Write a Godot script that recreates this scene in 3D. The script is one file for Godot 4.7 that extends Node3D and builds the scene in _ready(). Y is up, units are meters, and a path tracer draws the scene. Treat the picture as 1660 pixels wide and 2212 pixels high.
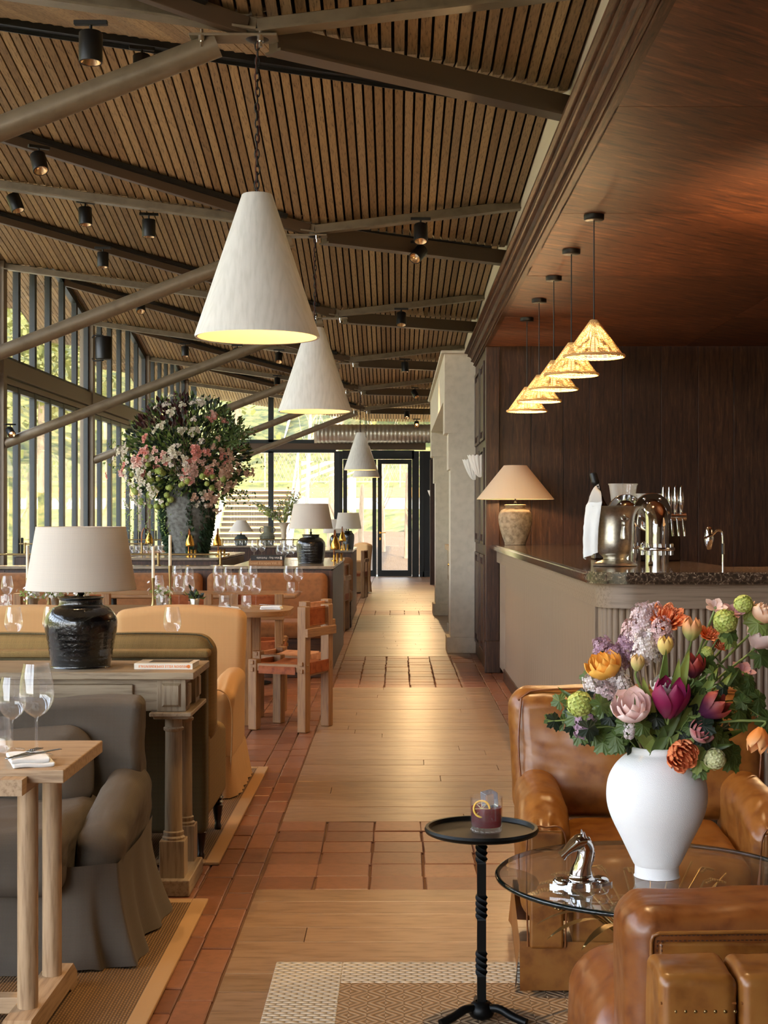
extends Node3D
# A long restaurant room: slatted folded ceiling, glazed left side, walnut bar on the right.
# x is right, y up, the room runs away from the camera along -z. d(...) below is a distance along the room.

class G:
	var v := PackedVector3Array()
	var n := PackedVector3Array()
	var t := PackedVector2Array()
	var ix := PackedInt32Array()
	var cs := PackedColorArray()
	var c := Color(1, 1, 1)
	var xf := Transform3D()

	func vert(p: Vector3, q: Vector3, uv := Vector2.ZERO) -> int:
		v.append(xf * p)
		n.append((xf.basis * q).normalized())
		t.append(uv)
		cs.append(c)
		return v.size() - 1

	func quad(a: Vector3, b: Vector3, cc: Vector3, d: Vector3) -> G:
		var q := (cc - a).cross(b - a)
		if q.length_squared() < 1e-16:
			q = (d - a).cross(cc - a)
		q = q.normalized()
		var i := vert(a, q, Vector2(0, 0))
		vert(b, q, Vector2(1, 0))
		vert(cc, q, Vector2(1, 1))
		vert(d, q, Vector2(0, 1))
		ix.append_array([i, i + 1, i + 2, i, i + 2, i + 3])
		return self

	func tri(a: Vector3, b: Vector3, cc: Vector3) -> G:
		var q := (cc - a).cross(b - a).normalized()
		var i := vert(a, q)
		vert(b, q, Vector2(1, 0))
		vert(cc, q, Vector2(0.5, 1))
		ix.append_array([i, i + 1, i + 2])
		return self

	# a surface over f(u, v), u and v from 0 to 1
	func grid(nu: int, nv: int, f: Callable, wrap := false, flip := false) -> G:
		var p := PackedVector3Array()
		p.resize((nu + 1) * (nv + 1))
		for i in nu + 1:
			for j in nv + 1:
				p[i * (nv + 1) + j] = f.call(float(i) / nu, float(j) / nv)
		var base := v.size()
		for i in nu + 1:
			for j in nv + 1:
				var i0 := maxi(i - 1, 0)
				var i1 := mini(i + 1, nu)
				if wrap and i == 0:
					i0 = nu - 1
				if wrap and i == nu:
					i1 = 1
				var du := p[i1 * (nv + 1) + j] - p[i0 * (nv + 1) + j]
				var dv := p[i * (nv + 1) + mini(j + 1, nv)] - p[i * (nv + 1) + maxi(j - 1, 0)]
				if du.length_squared() < 1e-12:
					var jj := 1 if j == 0 else j - 1
					du = p[i1 * (nv + 1) + jj] - p[i0 * (nv + 1) + jj]
				var q := du.cross(dv)
				if q.length_squared() < 1e-20:
					q = Vector3.UP
				vert(p[i * (nv + 1) + j], -q if flip else q, Vector2(float(i) / nu, float(j) / nv))
		for i in nu:
			for j in nv:
				var a := base + i * (nv + 1) + j
				var b := a + nv + 1
				if flip:
					ix.append_array([a, b, a + 1, b, b + 1, a + 1])
				else:
					ix.append_array([a, a + 1, b, b, a + 1, b + 1])
		return self

	# a turned shape: profile of (radius, height) from bottom to top, creased where it bends sharply
	func lathe(pr: Array, seg := 24, at := Vector3.ZERO, a0 := 0.0, a1 := TAU, sx := 1.0, sz := 1.0) -> G:
		var m := pr.size()
		var sn := []
		for j in m - 1:
			var e: Vector2 = pr[j + 1] - pr[j]
			sn.append(Vector2(e.y, -e.x).normalized())
		for j in m - 1:
			var na: Vector2 = sn[j]
			var nb: Vector2 = sn[j]
			if j > 0 and (sn[j] as Vector2).dot(sn[j - 1]) > 0.7:
				na = (sn[j] + sn[j - 1]).normalized()
			if j < m - 2 and (sn[j] as Vector2).dot(sn[j + 1]) > 0.7:
				nb = (sn[j] + sn[j + 1]).normalized()
			var base := v.size()
			for i in seg + 1:
				var a := a0 + (a1 - a0) * i / seg
				var co := cos(a)
				var si := sin(a)
				vert(at + Vector3(pr[j].x * co * sx, pr[j].y, pr[j].x * si * sz), Vector3(na.x * co, na.y, na.x * si), Vector2(float(i) / seg, float(j) / (m - 1)))
				vert(at + Vector3(pr[j + 1].x * co * sx, pr[j + 1].y, pr[j + 1].x * si * sz), Vector3(nb.x * co, nb.y, nb.x * si), Vector2(float(i) / seg, float(j + 1) / (m - 1)))
			for i in seg:
				var b := base + i * 2
				ix.append_array([b, b + 1, b + 2, b + 2, b + 1, b + 3])
		return self

	# a round bar along a path
	func tube(path: Array, r, seg := 8, caps := true) -> G:
		var m := path.size()
		var up := Vector3.UP
		var dir0: Vector3 = (path[1] - path[0]).normalized()
		if absf(dir0.dot(up)) > 0.9:
			up = Vector3.RIGHT
		var side := dir0.cross(up).normalized()
		var base := v.size()
		var first := Vector3.ZERO
		for k in m:
			var dir: Vector3 = (path[mini(k + 1, m - 1)] - path[maxi(k - 1, 0)]).normalized()
			side = (side - dir * side.dot(dir)).normalized()
			var nor := side.cross(dir).normalized()
			var rr: float = r[k] if r is Array else r
			for i in seg + 1:
				var a := TAU * i / seg
				var o := side * cos(a) + nor * sin(a)
				vert(path[k] + o * rr, o, Vector2(float(i) / seg, float(k) / (m - 1)))
		for k in m - 1:
			for i in seg:
				var a := base + k * (seg + 1) + i
				var b := a + seg + 1
				ix.append_array([a, a + 1, b, b, a + 1, b + 1])
		if caps:
			for e in 2:
				var k := 0 if e == 0 else m - 1
				var dir: Vector3 = (path[0] - path[1]) if e == 0 else (path[m - 1] - path[m - 2])
				dir = dir.normalized()
				var ci := vert(path[k], dir)
				var rb := v.size()
				for i in seg + 1:
					var q := v[base + k * (seg + 1) + i]
					v.append(q)
					n.append((xf.basis * dir).normalized())
					t.append(Vector2.ZERO)
					cs.append(c)
				for i in seg:
					if e == 0:
						ix.append_array([ci, rb + i + 1, rb + i])
					else:
						ix.append_array([ci, rb + i, rb + i + 1])
		return self

	# a box with rounded edges; more steps for cushions, warp moves each point
	func box(at: Vector3, s: Vector3, r := 0.0, steps := 1, warp = null, b := Basis()) -> G:
		var h := s * 0.5
		r = minf(r, minf(h.x, minf(h.y, h.z)) * 0.999)
		if r <= 0.0:
			var p := func(x: float, y: float, z: float) -> Vector3: return at + b * Vector3(x * h.x, y * h.y, z * h.z)
			quad(p.call(-1, 1, 1), p.call(1, 1, 1), p.call(1, -1, 1), p.call(-1, -1, 1))
			quad(p.call(1, 1, -1), p.call(-1, 1, -1), p.call(-1, -1, -1), p.call(1, -1, -1))
			quad(p.call(1, 1, 1), p.call(1, 1, -1), p.call(1, -1, -1), p.call(1, -1, 1))
			quad(p.call(-1, 1, -1), p.call(-1, 1, 1), p.call(-1, -1, 1), p.call(-1, -1, -1))
			quad(p.call(-1, 1, -1), p.call(1, 1, -1), p.call(1, 1, 1), p.call(-1, 1, 1))
			quad(p.call(-1, -1, 1), p.call(1, -1, 1), p.call(1, -1, -1), p.call(-1, -1, -1))
			return self
		for f in 6:
			var ax := f / 2
			var sg := 1.0 if f % 2 == 0 else -1.0
			var au := (ax + 1) % 3
			var av := (ax + 2) % 3
			var us := marks(h[au], r, steps)
			var vs := marks(h[av], r, steps)
			var base := v.size()
			for u in us:
				for w in vs:
					var p := Vector3()
					p[ax] = sg * h[ax]
					p[au] = u
					p[av] = w
					var q := Vector3(clampf(p.x, -h.x + r, h.x - r), clampf(p.y, -h.y + r, h.y - r), clampf(p.z, -h.z + r, h.z - r))
					var o := (p - q).normalized()
					var pp := q + o * r
					if warp != null:
						var e := 0.004
						var t1 := o.cross(Vector3(0.31, 0.57, 0.76)).normalized()
						var t2 := o.cross(t1)
						var w0: Vector3 = warp.call(pp)
						var d1: Vector3 = (warp.call(pp + t1 * e) as Vector3) - w0
						var d2: Vector3 = (warp.call(pp + t2 * e) as Vector3) - w0
						var on := d1.cross(d2)
						if on.dot(o) < 0:
							on = -on
						pp = w0
						o = on
					vert(at + b * pp, b * o, Vector2(u / h[au], w / h[av]) * 0.5 + Vector2(0.5, 0.5))
			var m := vs.size()
			for i in us.size() - 1:
				for j in m - 1:
					var a := base + i * m + j
					var e := a + m
					if sg > 0:
						ix.append_array([a, a + 1, e, e, a + 1, e + 1])
					else:
						ix.append_array([a, e, a + 1, e, e + 1, a + 1])
		return self

	func marks(h: float, r: float, steps: int) -> PackedFloat32Array:
		var o := PackedFloat32Array([-h])
		var e := 1 if steps <= 1 else 5
		for k in range(1, e):
			o.append(-h + r - r * tan(PI / 4 * (e - k) / e))
		o.append(-h + r)
		for k in range(1, steps):
			o.append(lerpf(-h + r, h - r, float(k) / steps))
		o.append(h - r)
		for k in range(1, e):
			o.append(h - r + r * tan(PI / 4 * k / e))
		o.append(h)
		return o

	# a bar of rectangular section between two points
	func bar(a: Vector3, b: Vector3, w: float, h: float, r := 0.0, up := Vector3.UP) -> G:
		var z := (b - a)
		var l := z.length()
		z = z / l
		if absf(z.dot(up)) > 0.98:
			up = Vector3.BACK
		var x := up.cross(z).normalized()
		var y := z.cross(x)
		return box((a + b) * 0.5, Vector3(w, h, l), r, 1, null, Basis(x, y, z))

	# an outline in x, y pushed along z
	func prism(poly: PackedVector2Array, z0: float, z1: float, smooth := false) -> G:
		if Geometry2D.is_polygon_clockwise(poly):
			poly = poly.duplicate()
			poly.reverse()
		var id := Geometry2D.triangulate_polygon(poly)
		for e in 2:
			var z := z1 if e == 0 else z0
			var q := Vector3(0, 0, 1 if z1 > z0 else -1) * (1 if e == 0 else -1)
			var base := v.size()
			for p in poly:
				vert(Vector3(p.x, p.y, z), q, p)
			for k in range(0, id.size(), 3):
				ix.append_array([base + id[k], base + id[k + 1], base + id[k + 2]])
		var m := poly.size()
		for k in m:
			var p := poly[k]
			var q := poly[(k + 1) % m]
			var e := (q - p).normalized()
			var o := Vector3(e.y, -e.x, 0)
			var o0 := o
			var o1 := o
			if smooth:
				var ep := (p - poly[(k + m - 1) % m]).normalized()
				var en := (poly[(k + 2) % m] - q).normalized()
				if ep.dot(e) > 0.7:
					o0 = (o + Vector3(ep.y, -ep.x, 0)).normalized()
				if en.dot(e) > 0.7:
					o1 = (o + Vector3(en.y, -en.x, 0)).normalized()
			var b := v.size()
			vert(Vector3(p.x, p.y, z0), o0)
			vert(Vector3(p.x, p.y, z1), o0)
			vert(Vector3(q.x, q.y, z1), o1)
			vert(Vector3(q.x, q.y, z0), o1)
			ix.append_array([b, b + 1, b + 2, b, b + 2, b + 3])
		return self

	func ball(at: Vector3, r: Vector3, seg := 12, rings := 8) -> G:
		return grid(seg, rings, func(u: float, w: float) -> Vector3:
			var a := u * TAU
			var e := (w - 0.5) * PI
			return at + Vector3(cos(a) * cos(e) * r.x, sin(e) * r.y, sin(a) * cos(e) * r.z), true, true)

	func add(o: G, x := Transform3D()) -> G:
		var base := v.size()
		for k in o.v.size():
			v.append(x * o.v[k])
			n.append((x.basis * o.n[k]).normalized())
		t.append_array(o.t)
		cs.append_array(o.cs)
		for i in o.ix:
			ix.append(base + i)
		return self

	func mesh(colored := false) -> ArrayMesh:
		for k in range(0, ix.size(), 3):  # faces turn the way their normals point
			var a := v[ix[k]]
			if (v[ix[k + 2]] - a).cross(v[ix[k + 1]] - a).dot(n[ix[k]] + n[ix[k + 1]] + n[ix[k + 2]]) < 0.0:
				var s := ix[k + 1]
				ix[k + 1] = ix[k + 2]
				ix[k + 2] = s
		var a := []
		a.resize(Mesh.ARRAY_MAX)
		a[Mesh.ARRAY_VERTEX] = v
		a[Mesh.ARRAY_NORMAL] = n
		a[Mesh.ARRAY_TEX_UV] = t
		a[Mesh.ARRAY_INDEX] = ix
		if colored:
			a[Mesh.ARRAY_COLOR] = cs
		var m := ArrayMesh.new()
		m.add_surface_from_arrays(Mesh.PRIMITIVE_TRIANGLES, a)
		return m


var M := {}
var rng := RandomNumberGenerator.new()
var taken := {}

func V(x: float, y: float, dist: float) -> Vector3:
	return Vector3(x, y, -dist)

func P2(a: Array) -> PackedVector2Array:
	var o := PackedVector2Array()
	for k in range(0, a.size(), 2):
		o.append(Vector2(a[k], a[k + 1]))
	return o

func PR(a: Array) -> Array:
	var o := []
	for k in range(0, a.size(), 2):
		o.append(Vector2(a[k], a[k + 1]))
	return o

# a smooth curve through the profile's points
func spl(a: Array, per := 5) -> Array:
	var p := PR(a)
	var o := []
	var m := p.size()
	for k in m - 1:
		var p0: Vector2 = p[maxi(k - 1, 0)]
		var p3: Vector2 = p[mini(k + 2, m - 1)]
		for j in per:
			o.append((p[k] as Vector2).cubic_interpolate(p[k + 1], p0, p3, float(j) / per))
	o.append(p[m - 1])
	return o

func path3(a: Array, per := 6) -> Array:
	var o := []
	var m := a.size()
	for k in m - 1:
		var p0: Vector3 = a[maxi(k - 1, 0)]
		var p3: Vector3 = a[mini(k + 2, m - 1)]
		for j in per:
			o.append((a[k] as Vector3).cubic_interpolate(a[k + 1], p0, p3, float(j) / per))
	o.append(a[m - 1])
	return o

func numbered(called: String) -> String:
	if not taken.has(called):
		taken[called] = 0
		return called
	taken[called] += 1
	return "%s_%03d" % [called, taken[called]]

func tag(o: Node, label: String, category: String, group := "") -> Node:
	o.set_meta("label", label)
	o.set_meta("category", category)
	if group:
		o.set_meta("group", group)
	return o

func thing(called: String, label: String, category: String, at := Vector3.ZERO, turn := 0.0, group := "") -> Node3D:
	var o := Node3D.new()
	o.name = numbered(called)
	add_child(o)
	o.position = at
	o.rotation.y = turn
	tag(o, label, category, group)
	return o

func put(g, called: String, m: Material, parent: Node = self, at := Vector3.ZERO) -> MeshInstance3D:
	var o := MeshInstance3D.new()
	o.name = numbered(called) if parent == self else called
	o.mesh = g.mesh(m.vertex_color_use_as_albedo) if g is G else g
	o.material_override = m
	o.position = at
	parent.add_child(o, true)
	return o

func struct(called: String, g, m: Material) -> MeshInstance3D:
	var o := put(g, called, m)
	o.set_meta("kind", "structure")
	return o

func setting(called: String, at := Vector3.ZERO) -> Node3D:
	var o := Node3D.new()
	o.name = numbered(called)
	add_child(o)
	o.position = at
	o.set_meta("kind", "structure")
	return o

func dup(o: Node3D, at: Vector3, turn: float, label: String, group := "") -> Node3D:
	var c: Node3D = o.duplicate()
	var called := String(o.name)
	if called.length() > 4 and called[called.length() - 4] == "_" and called.right(3).is_valid_int():
		called = called.left(called.length() - 4)
	c.name = numbered(called)
	add_child(c)
	c.position = at
	c.rotation.y = turn
	c.set_meta("label", label)
	if group:
		c.set_meta("group", group)
	return c

# ---------------------------------------------------------------- materials
func noise_tex(kind: String) -> Texture2D:
	if M.has("tex_" + kind):
		return M["tex_" + kind]
	var f := FastNoiseLite.new()
	var t := NoiseTexture2D.new()
	t.width = 512
	t.height = 512
	t.seamless = true
	t.generate_mipmaps = false
	var g := Gradient.new()
	f.seed = hash(kind) % 1000
	match kind:
		"wood":
			f.noise_type = FastNoiseLite.TYPE_SIMPLEX
			f.frequency = 0.014
			f.fractal_octaves = 5
			f.fractal_gain = 0.6
			f.domain_warp_enabled = true
			f.domain_warp_amplitude = 24
			f.domain_warp_frequency = 0.008
			g.offsets = PackedFloat32Array([0.0, 0.35, 0.5, 0.7, 1.0])
			g.colors = PackedColorArray([Color(0.74, 0.7, 0.66), Color(0.9, 0.885, 0.87), Color(0.95, 0.945, 0.94), Color(0.98, 0.98, 0.98), Color(1, 1, 1)])
		"walnut":
			f.noise_type = FastNoiseLite.TYPE_SIMPLEX
			f.frequency = 0.012
			f.fractal_octaves = 6
			f.fractal_gain = 0.62
			f.domain_warp_enabled = true
			f.domain_warp_amplitude = 40
			f.domain_warp_frequency = 0.006
			g.offsets = PackedFloat32Array([0.0, 0.3, 0.45, 0.6, 0.75, 1.0])
			g.colors = PackedColorArray([Color(0.36, 0.32, 0.3), Color(0.62, 0.57, 0.54), Color(0.82, 0.78, 0.75), Color(0.7, 0.66, 0.62), Color(0.95, 0.93, 0.9), Color(1, 1, 1)])
		"knotty":
			f.noise_type = FastNoiseLite.TYPE_SIMPLEX
			f.frequency = 0.02
			f.fractal_octaves = 5
			f.fractal_gain = 0.65
			f.domain_warp_enabled = true
			f.domain_warp_amplitude = 60
			f.domain_warp_frequency = 0.01
			g.offsets = PackedFloat32Array([0.0, 0.18, 0.28, 0.45, 0.7, 1.0])
			g.colors = PackedColorArray([Color(0.3, 0.29, 0.27), Color(0.55, 0.53, 0.5), Color(0.82, 0.8, 0.78), Color(0.91, 0.9, 0.88), Color(0.98, 0.97, 0.96), Color(1, 1, 1)])
		"faint":
			f.noise_type = FastNoiseLite.TYPE_SIMPLEX
			f.frequency = 0.02
			f.fractal_octaves = 5
			g.offsets = PackedFloat32Array([0.0, 0.5, 1.0])
			g.colors = PackedColorArray([Color(0.92, 0.92, 0.91), Color(0.97, 0.97, 0.97), Color(1, 1, 1)])
		"soft":
			f.noise_type = FastNoiseLite.TYPE_SIMPLEX
			f.frequency = 0.012
			f.fractal_octaves = 6
			f.fractal_gain = 0.6
			g.offsets = PackedFloat32Array([0.0, 0.5, 1.0])
			g.colors = PackedColorArray([Color(0.84, 0.83, 0.81), Color(0.95, 0.945, 0.94), Color(1, 1, 1)])
		"cloud":
			f.noise_type = FastNoiseLite.TYPE_SIMPLEX
			f.frequency = 0.012
			f.fractal_octaves = 5
			f.fractal_gain = 0.6
			g.offsets = PackedFloat32Array([0.0, 0.5, 1.0])
			g.colors = PackedColorArray([Color(0.62, 0.6, 0.57), Color(0.86, 0.85, 0.84), Color(1, 1, 1)])
		"leather":
			f.noise_type = FastNoiseLite.TYPE_SIMPLEX
			f.frequency = 0.012
			f.fractal_octaves = 5
			f.fractal_gain = 0.55
			g.offsets = PackedFloat32Array([0.0, 0.3, 0.55, 0.8, 1.0])
			g.colors = PackedColorArray([Color(0.76, 0.66, 0.58), Color(0.89, 0.84, 0.79), Color(0.97, 0.95, 0.93), Color(1, 1, 1), Color(1, 1, 1)])
		"marble":
			f.noise_type = FastNoiseLite.TYPE_CELLULAR
			f.cellular_return_type = FastNoiseLite.RETURN_DISTANCE2_SUB
			f.frequency = 0.025
			f.fractal_octaves = 4
			f.fractal_type = FastNoiseLite.FRACTAL_FBM
			f.domain_warp_enabled = true
			f.domain_warp_amplitude = 40
			f.domain_warp_frequency = 0.02
			g.offsets = PackedFloat32Array([0.0, 0.1, 0.16, 0.3, 0.6, 1.0])
			g.colors = PackedColorArray([Color(0.86, 0.8, 0.7), Color(0.62, 0.54, 0.45), Color(0.36, 0.28, 0.22), Color(0.24, 0.18, 0.14), Color(0.19, 0.14, 0.11), Color(0.13, 0.1, 0.08)])
		"grain":
			f.noise_type = FastNoiseLite.TYPE_SIMPLEX
			f.frequency = 0.09
			f.fractal_octaves = 3
			g.offsets = PackedFloat32Array([0.0, 1.0])
			g.colors = PackedColorArray([Color(0, 0, 0), Color(1, 1, 1)])
		"hill":
			f.noise_type = FastNoiseLite.TYPE_SIMPLEX
			f.frequency = 0.02
			f.fractal_octaves = 6
			f.fractal_gain = 0.65
			g.offsets = PackedFloat32Array([0.0, 0.35, 0.5, 0.65, 1.0])
			g.colors = PackedColorArray([Color(0.3, 0.34, 0.16), Color(0.5, 0.54, 0.26), Color(0.66, 0.68, 0.34), Color(0.78, 0.72, 0.44), Color(0.9, 0.86, 0.62)])
		"soil":
			f.noise_type = FastNoiseLite.TYPE_SIMPLEX
			f.frequency = 0.04
			f.fractal_octaves = 6
			f.fractal_gain = 0.75
			g.offsets = PackedFloat32Array([0.0, 0.35, 0.55, 0.75, 1.0])
			g.colors = PackedColorArray([Color(0.36, 0.3, 0.22), Color(0.56, 0.48, 0.36), Color(0.7, 0.62, 0.48), Color(0.82, 0.76, 0.64), Color(0.95, 0.92, 0.86)])
	t.color_ramp = g
	t.noise = f
	M["tex_" + kind] = t
	return t

# woven cloth, as a small repeating height and colour pattern
func weave_tex(kind: String) -> Texture2D:
	if M.has("tex_" + kind):
		return M["tex_" + kind]
	var s := 128
	var b := PackedByteArray()
	b.resize(s * s * 3)
	rng.seed = hash(kind)
	var rowt := []
	for k in 64:
		rowt.append(rng.randf_range(-0.5, 0.5))
	for y in s:
		for x in s:
			var h := 0.5
			match kind:
				"plain":  # fine over and under weave
					var cx := x / 8
					var cy := y / 8
					var fx := sin(PI * (x % 8 + 0.5) / 8.0)
					var fy := sin(PI * (y % 8 + 0.5) / 8.0)
					h = (fx if (cx + cy) % 2 == 0 else fy) * 0.8 + 0.2 + 0.16 * (rowt[cx] if (cx + cy) % 2 == 0 else rowt[cy + 20])
				"basket":  # thick plaited cords in rows
					var cy := y / 16
					var xx := (x + (cy % 2) * 16) % 32
					h = sin(PI * (xx + 0.5) / 32.0) * sin(PI * (y % 16 + 0.5) / 16.0) * 0.95 + 0.05
				"sisal":  # ribbed cords
					var cx := x / 8
					h = sin(PI * (x % 8 + 0.5) / 8.0) * (0.75 + 0.25 * sin(TAU * (y + cx * 5) / 16.0)) + rowt[cx % 60] * 0.12
				"diamond":  # cut pile with slanted dashes
					var q := (x / 32 + y / 32) % 2
					var w := (x + y) if q == 0 else (x - y + 128)
					h = 0.55 + 0.45 * sin(TAU * w / 16.0)
			h = clampf(h + rng.randf_range(-0.08, 0.08), 0.0, 1.0)
			var q8 := int(h * 255)
			var i := (y * s + x) * 3
			b[i] = q8
			b[i + 1] = q8
			b[i + 2] = q8
	var t := ImageTexture.create_from_image(Image.create_from_data(s, s, false, Image.FORMAT_RGB8, b))
	M["tex_" + kind] = t
	return t

# the same pattern as a colour: the low threads a little darker dyed
func weave_color(kind: String, low: float) -> Texture2D:
	var key := "tex_%s_c%d" % [kind, int(low * 100)]
	if M.has(key):
		return M[key]
	var im: Image = (weave_tex(kind) as ImageTexture).get_image()
	var d := im.get_data()
	for k in d.size():
		d[k] = int(255.0 * (low + (1.0 - low) * d[k] / 255.0))
	M[key] = ImageTexture.create_from_image(Image.create_from_data(im.get_width(), im.get_height(), false, Image.FORMAT_RGB8, d))
	return M[key]

func mat(called: String, color: Color, rough := 0.6, metal := 0.0) -> StandardMaterial3D:
	var m := StandardMaterial3D.new()
	m.resource_name = called
	m.albedo_color = color
	m.roughness = rough
	m.metallic = metal
	M[called] = m
	return m

func tri_tex(m: StandardMaterial3D, t: Texture2D, scale: Vector3, world := false, offset := Vector3.ZERO) -> StandardMaterial3D:
	m.albedo_texture = t
	m.uv1_triplanar = true
	m.uv1_world_triplanar = world
	m.uv1_triplanar_sharpness = 8.0
	m.uv1_scale = scale
	m.uv1_offset = offset
	return m

func bump(m: StandardMaterial3D, t: Texture2D, cm: float) -> StandardMaterial3D:
	m.heightmap_enabled = true
	m.heightmap_texture = t
	m.heightmap_scale = cm
	return m

# wood whose grain runs along an axis: "x", "y" or "z"
func wood(called: String, color: Color, axis: String, rough := 0.5, kind := "wood", along := 0.45, across := 5.0, world := false, offset := Vector3.ZERO) -> StandardMaterial3D:
	var m := mat(called, color, rough)
	var s := Vector3(across, across, across)
	s["xyz".find(axis)] = along
	return tri_tex(m, noise_tex(kind), s, world, offset)

func cloth(called: String, color: Color, kind := "plain", per := 12.0, low := 0.7, depth := 0.05, rough := 0.9) -> StandardMaterial3D:
	var m := mat(called, color, rough)
	tri_tex(m, weave_color(kind, low), Vector3.ONE * per)
	bump(m, weave_tex(kind), depth)
	return m

func glow(called: String, color: Color, energy: float) -> StandardMaterial3D:
	var m := mat(called, color, 0.5)
	m.emission_enabled = true
	m.emission = color
	m.emission_energy_multiplier = energy
	return m

func make_materials() -> void:
	# wood
	for k in 5:
		var tint: Color = [Color(0.63, 0.51, 0.355), Color(0.575, 0.455, 0.31), Color(0.67, 0.55, 0.39), Color(0.6, 0.49, 0.355), Color(0.54, 0.425, 0.285)][k]
		wood("slat%d" % k, tint, "z", 0.7, "knotty", 0.7, 6.0, true, Vector3(k * 0.37, k * 0.2, k * 0.61))
	for k in 4:
		var tint: Color = [Color(0.57, 0.45, 0.34), Color(0.54, 0.425, 0.315), Color(0.59, 0.47, 0.36), Color(0.56, 0.445, 0.345)][k]
		var f := wood("plank%d" % k, tint, "x", 0.34, "wood", 0.6, 3.2, true, Vector3(k * 0.31, 0, k * 0.23))
		f.metallic_specular = 0.55
	for k in 4:
		var tint: Color = [Color(0.52, 0.325, 0.22), Color(0.48, 0.295, 0.2), Color(0.56, 0.36, 0.25), Color(0.505, 0.315, 0.225)][k]
		tri_tex(mat("tile%d" % k, tint, 0.38), noise_tex("soft"), Vector3.ONE * 2.6, true, Vector3(k * 0.3, 0, k * 0.4))
	mat("grout", Color(0.43, 0.31, 0.23), 0.9)
	for ax in ["x", "y", "z"]:
		wood("walnut_" + ax, Color(0.33, 0.215, 0.145), ax, 0.42, "walnut", 0.35, 4.0)
		wood("oak_" + ax, Color(0.7, 0.58, 0.445), ax, 0.5, "wood", 0.5, 7.0)
		wood("greyoak_" + ax, Color(0.61, 0.53, 0.42), ax, 0.5, "wood", 0.5, 6.0)
		wood("barwood_" + ax, Color(0.555, 0.475, 0.395), ax, 0.5, "wood", 0.25, 7.0)
		wood("honey_" + ax, Color(0.6, 0.43, 0.26), ax, 0.45, "wood", 0.5, 7.0)
	for k in 4:
		var tint: Color = [Color(0.31, 0.2, 0.135), Color(0.35, 0.23, 0.155), Color(0.285, 0.185, 0.125), Color(0.33, 0.22, 0.15)][k]
		wood("panel%d" % k, tint, "y", 0.4, "walnut", 0.3, 3.6, true, Vector3(k * 0.29, k * 0.17, 0))
	for k in 3:
		var tint: Color = [Color(0.5, 0.29, 0.155), Color(0.46, 0.265, 0.14), Color(0.53, 0.31, 0.17)][k]
		wood("soffit%d" % k, tint, "x", 0.6, "walnut", 0.28, 2.6, false, Vector3(k * 0.33, 0, k * 0.27))
	wood("walnut_dark", Color(0.16, 0.095, 0.06), "y", 0.3, "walnut", 0.35, 4.0)
	wood("deckwood", Color(0.86, 0.6, 0.32), "x", 0.7)
	wood("twig", Color(0.7, 0.6, 0.48), "y", 0.9)
	# stone, plaster, paint
	tri_tex(mat("plaster", Color(0.85, 0.8, 0.71), 0.85), noise_tex("faint"), Vector3.ONE * 0.8)
	mat("whitewall", Color(0.83, 0.78, 0.69), 0.85)
	tri_tex(mat("marble", Color(1, 1, 1), 0.09), noise_tex("marble"), Vector3.ONE * 3.2)
	mat("stonetop", Color(0.56, 0.5, 0.42), 0.16)
	tri_tex(M.stonetop, noise_tex("soft"), Vector3.ONE * 2.0)
	mat("vase_white", Color(0.93, 0.93, 0.93), 0.8)
	bump(tri_tex(M.vase_white, noise_tex("cloud"), Vector3.ONE * 6.0), noise_tex("grain"), 0.05)
	M.vase_white.albedo_texture = null
	mat("sconce", Color(0.9, 0.88, 0.84), 0.7)
	tri_tex(mat("urn_beige", Color(0.71, 0.63, 0.51), 0.8), noise_tex("cloud"), Vector3.ONE * 2.2)
	tri_tex(mat("urn_grey", Color(0.5, 0.5, 0.48), 0.85), noise_tex("cloud"), Vector3.ONE * 2.0)
	var j := mat("jar", Color(0.022, 0.032, 0.042), 0.12)
	j.clearcoat_enabled = true
	j.clearcoat = 0.8
	j.clearcoat_roughness = 0.06
	j.uv1_triplanar = true
	j.uv1_scale = Vector3(5, 5, 5)
	bump(j, noise_tex("cloud"), 0.55)
	mat("jug", Color(0.47, 0.46, 0.38), 0.7)
	mat("jug_dark", Color(0.17, 0.2, 0.18), 0.8)
	mat("trumpet", Color(0.8, 0.73, 0.62), 0.5)
	# metal
	var st := mat("steel_paint", Color(0.5, 0.44, 0.35), 0.42, 0.2)
	tri_tex(st, noise_tex("soft"), Vector3.ONE * 0.7, true)
	mat("brown_paint", Color(0.31, 0.235, 0.165), 0.5)
	mat("black", Color(0.035, 0.038, 0.04), 0.45)
	mat("backing", Color(0.035, 0.03, 0.025), 0.9)
	mat("frame", Color(0.105, 0.135, 0.135), 0.4)
	mat("post", Color(0.5, 0.44, 0.36), 0.5)
	mat("endframe", Color(0.04, 0.065, 0.07), 0.4)
	mat("iron", Color(0.035, 0.042, 0.045), 0.42, 0.6)
	mat("brass", Color(0.83, 0.62, 0.28), 0.2, 1.0)
	mat("brass_dull", Color(0.62, 0.53, 0.36), 0.34, 1.0)
	mat("chrome", Color(0.86, 0.86, 0.86), 0.06, 1.0)
	tri_tex(mat("silver_old", Color(0.8, 0.78, 0.73), 0.34, 1.0), noise_tex("soft"), Vector3.ONE * 7.0)
	mat("duct", Color(0.8, 0.78, 0.72), 0.36, 0.85)
	mat("cutlery", Color(0.6, 0.6, 0.6), 0.14, 1.0)
	# cloth and leather
	cloth("linen", Color(0.335, 0.295, 0.25), "plain", 14.0, 0.78, 0.03)
	cloth("tweed", Color(0.64, 0.52, 0.31), "plain", 14.0, 0.5, 0.09)
	cloth("tweed_dark", Color(0.42, 0.37, 0.25), "plain", 12.0, 0.5, 0.06)
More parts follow.
